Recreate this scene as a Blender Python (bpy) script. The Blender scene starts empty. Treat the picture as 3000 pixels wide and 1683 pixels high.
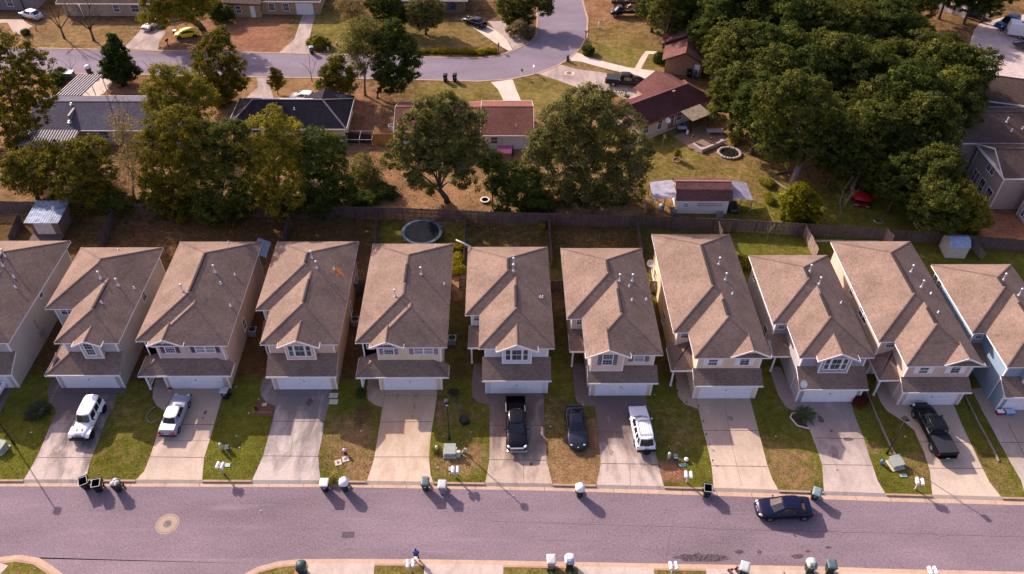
import bpy, math, random
import numpy as np
from mathutils import Matrix, Vector, Euler

random.seed(7)
rng = np.random.default_rng(11)
SC = bpy.context.scene
COL = SC.collection
PI = math.pi

# ---------------------------------------------------------------- camera model
H = 61.0
F_PX = 2333.0
CX, CY = 1500.0, 841.5
def _unit(v): return v / np.linalg.norm(v)
_dy = _unit(np.array([1455.9 - CX, CY + 1330.7, -F_PX]))
_n = np.cross(np.array([0, -(900 - CY), -F_PX]), np.array([1, .002, 0]))
_dx = _unit(np.cross(_n, _dy))
if _dx[0] < 0: _dx = -_dx
_dz = np.cross(_dx, _dy)
RM = np.array([_dx, _dy, _dz])
RG = {'1': (0, 650, 3.211), '2': (700, 650, 3.211), '3': (1300, 650, 3.211), '4': (1850, 650, 3.2117), '5': (2300, 650, 3.2114),
      '6': (0, 950, 3.01), '7': (700, 950, 3.01), '8': (1400, 950, 3.01), '9': (2100, 950, 2.6278),
      '10': (0, 1350, 2.576), '11': (1000, 1350, 2.576), '12': (2000, 1350, 2.576),
      'a': (0, 0, 3.4347), 'b': (700, 0, 3.4347), 'c': (1400, 0, 3.4347), 'd': (2250, 0, 3.4347), 'e': (0, 350, 3.4347),
      'f': (700, 350, 3.4347), 'g': (1400, 350, 3.4347), 'h': (2250, 350, 3.4347), 'i': (1850, 200, 3.211),
      'j': (2700, 0, 5.78), 'k': (2700, 200, 3.14), 's': (0, 0, 1.0), 'v': (1260, 1120, 4.817), 'w': (1900, 1270, 6.88),
      'l': (0, 0, 10.304), 'm': (380, 40, 9.908), 'n': (1740, 0, 6.88), 'x': (0, 1100, 4.377), 'y': (2550, 1150, 5.78), 'z': (1120, 1560, 11.75)}
def at(r, x, y, z=0.0):
    """survey point: where the sight line of a photo position meets height z"""
    o = RG[r]; px, py = o[0] + x / o[2], o[1] + y / o[2]
    d = RM @ np.array([px - CX, -(py - CY), -F_PX])
    k = (z - H) / d[2]
    return Vector((d[0] * k, d[1] * k, z))

cam_d = bpy.data.cameras.new("camera"); cam = bpy.data.objects.new("camera", cam_d); COL.objects.link(cam)
cam_d.sensor_width = 36.0; cam_d.lens = F_PX / 3000 * 36.0; cam_d.clip_start = 1.0; cam_d.clip_end = 3000
M4 = Matrix([list(RM[0]) + [0], list(RM[1]) + [0], list(RM[2]) + [H], [0, 0, 0, 1]])
cam.matrix_world = M4
SC.camera = cam

# ---------------------------------------------------------------- light
SUN_EL = math.radians(29.5)
SUN_V = Vector((-.69, .724, 0)).normalized() * math.cos(SUN_EL) + Vector((0, 0, math.sin(SUN_EL)))
sd = bpy.data.lights.new("sun", 'SUN'); sd.energy = 4.6; sd.angle = math.radians(.55); sd.color = (1.0, .87, .74)
so = bpy.data.objects.new("sun", sd); COL.objects.link(so)
so.rotation_euler = (-SUN_V).to_track_quat('-Z', 'Y').to_euler(); so.location = (-60, 60, 60)
W = bpy.data.worlds.new("World"); SC.world = W; W.use_nodes = True
nt = W.node_tree
bg = nt.nodes['Background']; sky = nt.nodes.new('ShaderNodeTexSky'); sky.sky_type = 'NISHITA'; sky.sun_disc = False
sky.sun_elevation = SUN_EL; sky.sun_rotation = math.atan2(SUN_V.x, SUN_V.y); sky.air_density = 1.0; sky.dust_density = 2.5; sky.ozone_density = 1.0
tint = nt.nodes.new('ShaderNodeMix'); tint.data_type = 'RGBA'; tint.blend_type = 'MULTIPLY'; tint.inputs[0].default_value = 1.0; tint.inputs[7].default_value = (1.10, .88, .93, 1)   # the camera's warm magenta white balance
nt.links.new(sky.outputs[0], tint.inputs[6]); nt.links.new(tint.outputs[2], bg.inputs[0]); bg.inputs[1].default_value = .15
vs = SC.view_settings; vs.view_transform = 'Standard'; vs.look = 'None'; vs.gamma = 1.0; vs.exposure = .78
SC.cycles.max_bounces = 6; SC.cycles.transparent_max_bounces = 8
try:
    SC.cycles.use_denoising = True; SC.cycles.denoiser = 'OPENIMAGEDENOISE'
except Exception: pass

# ---------------------------------------------------------------- materials
MATS = {}
def nodes_of(m):
    m.use_nodes = True
    t = m.node_tree
    return t, t.nodes['Principled BSDF']
def noise(t, scale, detail=4, rough=.55, vec=None, dist=0.0):
    n = t.nodes.new('ShaderNodeTexNoise'); n.inputs['Scale'].default_value = scale; n.inputs['Detail'].default_value = detail
    n.inputs['Roughness'].default_value = rough; n.inputs['Distortion'].default_value = dist
    if vec is not None: t.links.new(vec, n.inputs['Vector'])
    return n.outputs[0]
def ramp(t, fac, stops, interp='LINEAR'):
    r = t.nodes.new('ShaderNodeValToRGB'); r.color_ramp.interpolation = interp
    e = r.color_ramp.elements
    while len(e) < len(stops): e.new(.5)
    for k, (p, c) in enumerate(stops):
        e[k].position = p; e[k].color = (*c, 1) if len(c) == 3 else c
    t.links.new(fac, r.inputs[0]); return r.outputs[0]
def val(v): return (v, v, v)
def mix(t, a, b, fac, mode='MIX'):
    m = t.nodes.new('ShaderNodeMix'); m.data_type = 'RGBA'; m.blend_type = mode
    for sock, v in ((m.inputs[6], a), (m.inputs[7], b), (m.inputs[0], fac)):
        if hasattr(v, 'links'): t.links.new(v, sock)
        elif isinstance(v, (int, float)): sock.default_value = v
        else: sock.default_value = (*v, 1)
    return m.outputs[2]
def math_n(t, op, a, b=0.0):
    m = t.nodes.new('ShaderNodeMath'); m.operation = op
    for s, v in ((m.inputs[0], a), (m.inputs[1], b)):
        if hasattr(v, 'links'): t.links.new(v, s)
        else: s.default_value = v
    return m.outputs[0]
def bump(t, p, h, strength, dist=.02):
    b = t.nodes.new('ShaderNodeBump'); b.inputs['Strength'].default_value = strength; b.inputs['Distance'].default_value = dist
    t.links.new(h, b.inputs['Height']); t.links.new(b.outputs[0], p.inputs['Normal'])
def geo(t): return t.nodes.new('ShaderNodeNewGeometry').outputs['Position']
def mapping(t, vec, scale=(1, 1, 1), rot=(0, 0, 0)):
    m = t.nodes.new('ShaderNodeMapping'); m.inputs['Scale'].default_value = scale; m.inputs['Rotation'].default_value = rot
    t.links.new(vec, m.inputs['Vector']); return m.outputs[0]

def mat(name, col, rough=.6, metal=0.0, var=.12, scale=3.0, bmp=0.0, spec=.22, coat=0.0, col2=None, fine=None):
    """plain painted / plastic / metal surface with soft weathering variation"""
    if name in MATS: return MATS[name]
    m = bpy.data.materials.new(name); t, p = nodes_of(m); P = geo(t)
    n = noise(t, scale, 5, .6, P)
    c2 = col2 or tuple(max(0, c * (1 - 2.2 * var)) for c in col)
    c = ramp(t, n, [(.3, c2), (.62, col)])
    if fine:
        f = noise(t, fine, 2, .5, P)
        c = mix(t, c, ramp(t, f, [(.3, val(.62)), (.7, val(1.25))]), .6, 'MULTIPLY')
    t.links.new(c, p.inputs['Base Color'])
    p.inputs['Roughness'].default_value = rough; p.inputs['Metallic'].default_value = metal
    p.inputs['Specular IOR Level'].default_value = spec; p.inputs['Coat Weight'].default_value = coat; p.inputs['Coat Roughness'].default_value = .06
    if bmp: bump(t, p, noise(t, fine or 30, 3, .5, P), bmp)
    MATS[name] = m; return m

def m_siding(name, col):
    if name in MATS: return MATS[name]
    m = bpy.data.materials.new(name); t, p = nodes_of(m); P = geo(t)
    n = noise(t, .7, 5, .6, mapping(t, P, (1, 1, .35)))
    c = ramp(t, n, [(.25, tuple(x * .80 for x in col)), (.65, col)])
    sx = t.nodes.new('ShaderNodeSeparateXYZ'); t.links.new(P, sx.inputs[0])
    fr = math_n(t, 'FRACT', math_n(t, 'MULTIPLY', sx.outputs[2], 5.2))
    c = mix(t, c, ramp(t, fr, [(0, val(.62)), (.12, val(1)), (1, val(1))]), .75, 'MULTIPLY')
    t.links.new(c, p.inputs['Base Color']); p.inputs['Roughness'].default_value = .65
    bump(t, p, fr, .35, .02)
    MATS[name] = m; return m

def m_shingle(name, c1, c2, c3, course=7.5, wear=None):
    if name in MATS: return MATS[name]
    m = bpy.data.materials.new(name); t, p = nodes_of(m); P = geo(t)
    sx = t.nodes.new('ShaderNodeSeparateXYZ'); t.links.new(P, sx.inputs[0])
    zc = math_n(t, 'MULTIPLY', sx.outputs[2], course * 2)
    fl = math_n(t, 'FLOOR', zc); fr = math_n(t, 'FRACT', zc)
    cb = t.nodes.new('ShaderNodeCombineXYZ')
    t.links.new(math_n(t, 'MULTIPLY', sx.outputs[0], 3.3), cb.inputs[0]); t.links.new(math_n(t, 'MULTIPLY', sx.outputs[1], 3.3), cb.inputs[1])
    t.links.new(math_n(t, 'MULTIPLY', fl, 7.31), cb.inputs[2])
    wn = noise(t, 1.0, 2, .6, cb.outputs[0])
    c = ramp(t, wn, [(.25, c3), (.40, c2), (.56, c1), (.75, tuple(min(1, x * 1.18) for x in c1))])
    big = noise(t, .35, 4, .6, P)
    c = mix(t, c, ramp(t, big, [(.3, val(.72)), (.7, val(1.16))]), .8, 'MULTIPLY')
    spk = noise(t, 9, 3, .7, P)
    c = mix(t, c, ramp(t, spk, [(.3, val(.78)), (.7, val(1.17))]), .4, 'MULTIPLY')
    c = mix(t, c, ramp(t, fr, [(0, val(.45)), (.2, val(1)), (1, val(1))]), .6, 'MULTIPLY')
    t.links.new(c, p.inputs['Base Color']); p.inputs['Roughness'].default_value = .95; p.inputs['Specular IOR Level'].default_value = .06
    bump(t, p, fr, .9, .02)
    MATS[name] = m; return m

def m_asphalt(name, c1, c2, c3):
    m = bpy.data.materials.new(name); t, p = nodes_of(m); P = geo(t)
    agg = noise(t, 7, 6, .75, P)
    c = ramp(t, agg, [(.30, c3), (.5, c1), (.68, tuple(x * 1.4 for x in c1))])
    big = noise(t, .16, 5, .62, mapping(t, P, (.45, 1.2, 1)))
    c = mix(t, c, ramp(t, big, [(.30, val(.74)), (.68, val(1.2))]), .8, 'MULTIPLY')
    sp = noise(t, 2.4, 2, .5, P)
    c = mix(t, c, c3, ramp(t, sp, [(.74, val(0)), (.79, val(.7))]))
    st = noise(t, .9, 4, .6, mapping(t, P, (.12, 1.6, 1)))
    c = mix(t, c, c2, ramp(t, st, [(.60, val(0)), (.74, val(.55))]))
    # hairline cracks
    vo = t.nodes.new('ShaderNodeTexVoronoi'); vo.feature = 'DISTANCE_TO_EDGE'; vo.inputs['Scale'].default_value = .16
    wob = mix(t, P, noise(t, .8, 3, .6, P), .12); t.links.new(wob, vo.inputs['Vector'])
    crk = ramp(t, vo.outputs['Distance'], [(0, val(.35)), (.004, val(0))])
    crk = mix(t, crk, ramp(t, noise(t, .12, 2, .5, P), [(.5, val(0)), (.6, val(1))]), 1.0, 'MULTIPLY')
    c = mix(t, c, tuple(x * .4 for x in c3), crk)
    t.links.new(c, p.inputs['Base Color']); p.inputs['Roughness'].default_value = .95; p.inputs['Specular IOR Level'].default_value = .10
    bump(t, p, noise(t, 22, 3, .6, P), .35, .01)
    MATS[name] = m; return m

def m_concrete(name, col, dirt, amt=.5, dark_y=None):
    """broom-finished concrete; mould and tyre dirt in noise-shaped stains; darker towards the garage (y > dark_y)"""
    if name in MATS: return MATS[name]
    m = bpy.data.materials.new(name); t, p = nodes_of(m); P = geo(t)
    c = ramp(t, noise(t, 5, 5, .65, P), [(.3, tuple(x * .86 for x in col)), (.65, tuple(min(1, x * 1.06) for x in col))])
    big = noise(t, .55, 6, .65, mapping(t, P, (1.2, .5, 1)), .6)
    if dark_y:
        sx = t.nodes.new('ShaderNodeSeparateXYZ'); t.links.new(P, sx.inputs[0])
        mr = t.nodes.new('ShaderNodeMapRange'); mr.inputs[1].default_value = dark_y - 9; mr.inputs[2].default_value = dark_y - 1  # raises the dark mix steadily towards the garage
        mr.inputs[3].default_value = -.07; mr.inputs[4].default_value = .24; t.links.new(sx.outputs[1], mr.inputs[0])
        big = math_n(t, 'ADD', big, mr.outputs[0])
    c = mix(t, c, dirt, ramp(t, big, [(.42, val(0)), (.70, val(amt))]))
    sp = noise(t, 1.7, 3, .5, P)
    c = mix(t, c, tuple(x * .5 for x in dirt), ramp(t, sp, [(.70, val(0)), (.80, val(.45))]))
    c = mix(t, c, ramp(t, noise(t, 14, 2, .6, P), [(.3, val(.86)), (.7, val(1.1))]), .7, 'MULTIPLY')
    t.links.new(c, p.inputs['Base Color']); p.inputs['Roughness'].default_value = .92; p.inputs['Specular IOR Level'].default_value = .12
    bump(t, p, noise(t, 35, 2, .5, P), .12, .01)
    MATS[name] = m; return m

def m_brick(name, c1, c2, mortar):
    m = bpy.data.materials.new(name); t, p = nodes_of(m); P = geo(t)
    b = t.nodes.new('ShaderNodeTexBrick'); b.inputs['Scale'].default_value = 3.2
    t.links.new(mapping(t, P, (1, 1, 1), (PI / 2, 0, 0)), b.inputs['Vector'])
    b.inputs['Color1'].default_value = (*c1, 1); b.inputs['Color2'].default_value = (*c2, 1); b.inputs['Mortar'].default_value = (*mortar, 1)
    b.inputs['Bias'].default_value = -.45
    c = mix(t, b.outputs[0], ramp(t, noise(t, 2.2, 4, .6, P), [(.3, val(.7)), (.65, val(1.1))]), .7, 'MULTIPLY')
    t.links.new(c, p.inputs['Base Color']); p.inputs['Roughness'].default_value = .85
    MATS[name] = m; return m

def m_wood(name, col, col2, vertical=True):
    """weathered boards"""
    if name in MATS: return MATS[name]
    m = bpy.data.materials.new(name); t, p = nodes_of(m); P = geo(t)
    n = noise(t, 1.0, 5, .7, mapping(t, P, (7, 7, .5) if vertical else (7, .5, 7)))
    c = ramp(t, n, [(.28, col2), (.6, col), (.75, tuple(x * 1.3 for x in col))])
    c = mix(t, c, ramp(t, noise(t, .5, 3, .6, P), [(.3, val(.7)), (.7, val(1.15))]), .8, 'MULTIPLY')
    t.links.new(c, p.inputs['Base Color']); p.inputs['Roughness'].default_value = .9; p.inputs['Specular IOR Level'].default_value = .2
    MATS[name] = m; return m

def m_leaf(name, cols, trans=.38, g=1.6):
    cols = [tuple(min(.8, v * g * (1.16, 1.12, .66)[i]) for i, v in enumerate(c)) for c in cols]
    m = bpy.data.materials.new(name); t, p = nodes_of(m)
    a = t.nodes.new('ShaderNodeAttribute'); a.attribute_name = 'tint'
    c = ramp(t, a.outputs['Fac'], [(k / (len(cols) - 1), c) for k, c in enumerate(cols)])
    n = noise(t, .5, 3, .6, geo(t))
    c = mix(t, c, ramp(t, n, [(.3, val(.66)), (.7, val(1.28))]), .9, 'MULTIPLY')
    t.links.new(c, p.inputs['Base Color']); p.inputs['Roughness'].default_value = .75; p.inputs['Specular IOR Level'].default_value = .06
    tr = t.nodes.new('ShaderNodeBsdfTranslucent'); t.links.new(mix(t, c, (1.5, 1.35, .5), 1.0, 'MULTIPLY'), tr.inputs[0])
    ms = t.nodes.new('ShaderNodeMixShader'); ms.inputs[0].default_value = trans
    t.links.new(p.outputs[0], ms.inputs[1]); t.links.new(tr.outputs[0], ms.inputs[2])
    t.links.new(ms.outputs[0], t.nodes['Material Output'].inputs[0])
    MATS[name] = m; return m

def m_ground(name):
    m = bpy.data.materials.new(name); t, p = nodes_of(m); P = geo(t)
    a = t.nodes.new('ShaderNodeAttribute'); a.attribute_name = 'cover'
    sp = t.nodes.new('ShaderNodeSeparateColor'); t.links.new(a.outputs['Color'], sp.inputs[0])
    n1 = noise(t, .9, 6, .68, P, .4); n2 = noise(t, 2.6, 5, .7, P); n3 = noise(t, 9, 4, .7, P)
    nn = math_n(t, 'ADD', math_n(t, 'MULTIPLY', n1, .6), math_n(t, 'MULTIPLY', n2, .4))
    def mask(ch, soft=.12):
        v = math_n(t, 'ADD', math_n(t, 'SUBTRACT', nn, .5), math_n(t, 'SUBTRACT', math_n(t, 'MULTIPLY', ch, 1.0), .5))
        return ramp(t, math_n(t, 'ADD', v, .5), [(.5 - soft, val(0)), (.5 + soft, val(1))])
    # thatch / brown dormant turf -> green turf -> tan straw & leaf litter -> bare red soil
    base = ramp(t, n3, [(.28, (.045, .027, .013)), (.5, (.110, .064, .028)), (.72, (.21, .125, .057))])
    green = ramp(t, n3, [(.28, (.050, .056, .010)), (.5, (.120, .118, .018)), (.72, (.215, .200, .036))])
    tan = ramp(t, n3, [(.25, (.085, .045, .020)), (.5, (.26, .155, .075)), (.75, (.48, .31, .17))])
    soil = ramp(t, n3, [(.28, (.15, .070, .040)), (.5, (.27, .130, .075)), (.75, (.42, .24, .155))])
    c = mix(t, base, green, mask(sp.outputs[0]))
    c = mix(t, c, tan, mask(sp.outputs[1]))
    c = mix(t, c, soil, mask(sp.outputs[2]))
    c = mix(t, c, ramp(t, noise(t, .22, 4, .6, P), [(.3, val(.68)), (.7, val(1.25))]), .9, 'MULTIPLY')
    c = mix(t, c, ramp(t, noise(t, 1.4, 4, .65, P), [(.3, val(.62)), (.68, val(1.22))]), .8, 'MULTIPLY')
    fl = noise(t, 5.2, 1, .4, P)
    c = mix(t, c, (.42, .34, .20), ramp(t, fl, [(.755, val(0)), (.78, val(.7))]))
    t.links.new(c, p.inputs['Base Color']); p.inputs['Roughness'].default_value = 1.0; p.inputs['Specular IOR Level'].default_value = .02
    bump(t, p, math_n(t, 'ADD', n3, n2), .9, .08)
    MATS[name] = m; return m

ASPH = m_asphalt('asphalt', (.195, .148, .172), (.27, .21, .235), (.105, .080, .095))
ASPH2 = m_asphalt('old_asphalt', (.195, .160, .195), (.28, .235, .27), (.11, .09, .115))
GROUND = m_ground('ground_cover')
KERB = m_concrete('kerb_concrete', (.40, .27, .19), (.20, .13, .10), .5)
GUTTER = m_concrete('gutter_concrete', (.50, .355, .265), (.28, .19, .15), .45)
WHITE = mat('white_trim', (.82, .79, .82), .5, var=.05)
DOORW = mat('garage_white', (.78, .77, .84), .45, var=.05)
GLASS = mat('window_glass', (.030, .036, .050), .06, var=.2, spec=.7)
GLASSF = mat('window_glass_pale', (.085, .10, .13), .10, var=.3, scale=1.3, spec=1.0)
CARGLASS = mat('car_glass', (.012, .018, .022), .04, var=.1, spec=.6)
BLACK = mat('black_plastic', (.018, .018, .020), .45, var=.15)
RUBBER = mat('rubber', (.016, .015, .016), .85, var=.2)
CHROME = mat('bright_metal', (.62, .62, .65), .22, .9, var=.06)
ALLOY = mat('alloy_wheel', (.48, .48, .50), .3, .7, var=.1)
GALV = mat('galvanised', (.52, .54, .60), .35, .75, var=.12)
PIPE = mat('vent_metal', (.66, .66, .74), .35, .3, var=.08)
RIDGEV = mat('ridge_vent_dark', (.030, .023, .024), .8, var=.1)
REDL = mat('tail_lamp', (.42, .012, .014), .2, var=.1, spec=.6)
LAMP = mat('head_lamp', (.74, .74, .72), .12, .15, var=.1, spec=.8)
SHG = m_shingle('shingle_brown', (.242, .172, .138), (.203, .142, .118), (.160, .110, .095))
BARK = m_wood('bark', (.10, .075, .062), (.040, .030, .026))
BARKP = m_wood('pale_bark', (.27, .21, .19), (.13, .10, .09))
FENCE = m_wood('fence_wood', (.135, .100, .098), (.058, .040, .040))
FENCEL = m_wood('fence_pale', (.30, .22, .19), (.15, .11, .09))

# ---------------------------------------------------------------- mesh helpers
class MB:
    def __init__(s, T=None): s.v = []; s.f = []; s.mi = []; s.T = T
    def pt(s, p):
        p = Vector(p)
        if s.T is not None: p = s.T @ p
        s.v.append(p[:]); return len(s.v) - 1
    def face(s, pts, mi=0):
        s.f.append([s.pt(p) for p in pts]); s.mi.append(mi)
    def box(s, x0, x1, y0, y1, z0, z1, mi=0):
        b = [s.pt(p) for p in ((x0, y0, z0), (x1, y0, z0), (x1, y1, z0), (x0, y1, z0), (x0, y0, z1), (x1, y0, z1), (x1, y1, z1), (x0, y1, z1))]
        for q in ((0, 3, 2, 1), (4, 5, 6, 7), (0, 1, 5, 4), (1, 2, 6, 5), (2, 3, 7, 6), (3, 0, 4, 7)):
            s.f.append([b[k] for k in q]); s.mi.append(mi)
        return s
    def prism(s, poly, z0, z1, mi=0, bottom=True):
        n = len(poly)
        if sum(poly[k][0] * poly[(k + 1) % n][1] - poly[(k + 1) % n][0] * poly[k][1] for k in range(n)) < 0: poly = poly[::-1]
        lo = [s.pt((p[0], p[1], z0)) for p in poly]; hi = [s.pt((p[0], p[1], z1)) for p in poly]
        s.f.append(hi); s.mi.append(mi)
        if bottom: s.f.append(lo[::-1]); s.mi.append(mi)
        for k in range(n):
            j = (k + 1) % n; s.f.append([lo[k], lo[j], hi[j], hi[k]]); s.mi.append(mi)
        return s
    def loft(s, rings, mi=0, caps=True, closed=True):
        idx = [[s.pt(p) for p in r] for r in rings]; n = len(rings[0])
        for a, b in zip(idx[:-1], idx[1:]):
            for k in range(n if closed else n - 1):
                j = (k + 1) % n; s.f.append([a[k], a[j], b[j], b[k]]); s.mi.append(mi)
        if caps:
            s.f.append(idx[0][::-1]); s.mi.append(mi); s.f.append(idx[-1]); s.mi.append(mi)
        return s
    def tube(s, pts, rad, n=8, mi=0):
        pts = [Vector(p) for p in pts]; rad = rad if isinstance(rad, (list, tuple)) else [rad] * len(pts)
        rings = []
        for k, p in enumerate(pts):
            d = (pts[min(k + 1, len(pts) - 1)] - pts[max(k - 1, 0)]).normalized()
            u = d.orthogonal().normalized() if abs(d.z) > .95 else d.cross(Vector((0, 0, 1))).normalized()
            w = d.cross(u).normalized()
            rings.append([p + (u * math.cos(2 * PI * j / n) + w * math.sin(2 * PI * j / n)) * rad[k] for j in range(n)])
        return s.loft(rings, mi)
    def lathe(s, prof, n=14, c=(0, 0), mi=0, caps=True):
        return s.loft([[(c[0] + r * math.cos(2 * PI * j / n), c[1] + r * math.sin(2 * PI * j / n), z) for j in range(n)] for r, z in prof], mi, caps)
    def ball(s, c, r, n=10, m=6, mi=0):
        r = r if isinstance(r, (tuple, list)) else (r, r, r)
        rings = []
        for k in range(m + 1):
            a = -PI / 2 + PI * (.04 + .92 * k / m)
            rings.append([(c[0] + r[0] * math.cos(a) * math.cos(2 * PI * j / n), c[1] + r[1] * math.cos(a) * math.sin(2 * PI * j / n), c[2] + r[2] * math.sin(a)) for j in range(n)])
        return s.loft(rings, mi)
    def mesh(s, name):
        me = bpy.data.meshes.new(name); me.from_pydata(s.v, [], s.f); me.polygons.foreach_set('material_index', s.mi); me.update(); return me
    def build(s, name, mats, parent=None, smooth=False, bevel=0.0, subsurf=0):
        me = s.mesh(name)
        for m in (mats if isinstance(mats, (list, tuple)) else [mats]): me.materials.append(m)
        if smooth:
            import bmesh
            b = bmesh.new(); b.from_mesh(me); bmesh.ops.recalc_face_normals(b, faces=b.faces); b.to_mesh(me); b.free()
            me.polygons.foreach_set('use_smooth', [True] * len(me.polygons))
        o = bpy.data.objects.new(name, me); COL.objects.link(o)
        if parent is not None: o.parent = parent
        if bevel:
            md = o.modifiers.new('bevel', 'BEVEL'); md.width = bevel; md.segments = 2; md.limit_method = 'ANGLE'
        if subsurf:
            md = o.modifiers.new('subsurf', 'SUBSURF'); md.levels = subsurf; md.render_levels = subsurf
        return o

def thing(name, label, cat, loc=(0, 0, 0), rz=0.0, group=None):
    o = bpy.data.objects.new(name, None); COL.objects.link(o); o.empty_display_size = .3
    o.location = loc; o.rotation_euler = (0, 0, rz); tag(o, label, cat, group); return o
def tag(o, label, cat, group=None):
    o['label'] = label; o['category'] = cat
    if group: o['group'] = group
    return o
def struct(o): o['kind'] = 'structure'; return o
def stuff(o, label, cat):
    o['kind'] = 'stuff'; return tag(o, label, cat)
def copy_tree(o, parent=None):
    c = o.copy(); COL.objects.link(c)
    if parent is not None: c.parent = parent; c.matrix_parent_inverse = o.matrix_parent_inverse.copy()
    for ch in list(o.children): copy_tree(ch, c)
    return c
# ================================================================ ground, street, drives
RZ = -0.13                                     # street level below the lawns
_kb = [at('s', x, y, 0) for x, y in ((0, 1405), (500, 1406), (1000, 1408), (1600, 1417), (2000, 1426.5), (2600, 1446), (3000, 1458))]
_ge = [at('s', x, y, RZ) for x, y in ((0, 1425.7), (500, 1426.5), (1000, 1428), (1600, 1438), (2000, 1450), (2600, 1469.6), (3000, 1481))]
def _ext(pts):
    a, b = pts[0], pts[1]; c, d = pts[-2], pts[-1]
    return [(-500., a.y)] + [(p.x, p.y) for p in pts] + [(500., d.y + (d.y - c.y) / (d.x - c.x) * 60)]
KBX, KBY = zip(*_ext(_kb)); GEX, GEY = zip(*_ext(_ge))
def kb(x): return float(np.interp(x, KBX, KBY))
def ge(x): return float(np.interp(x, GEX, GEY))

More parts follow.
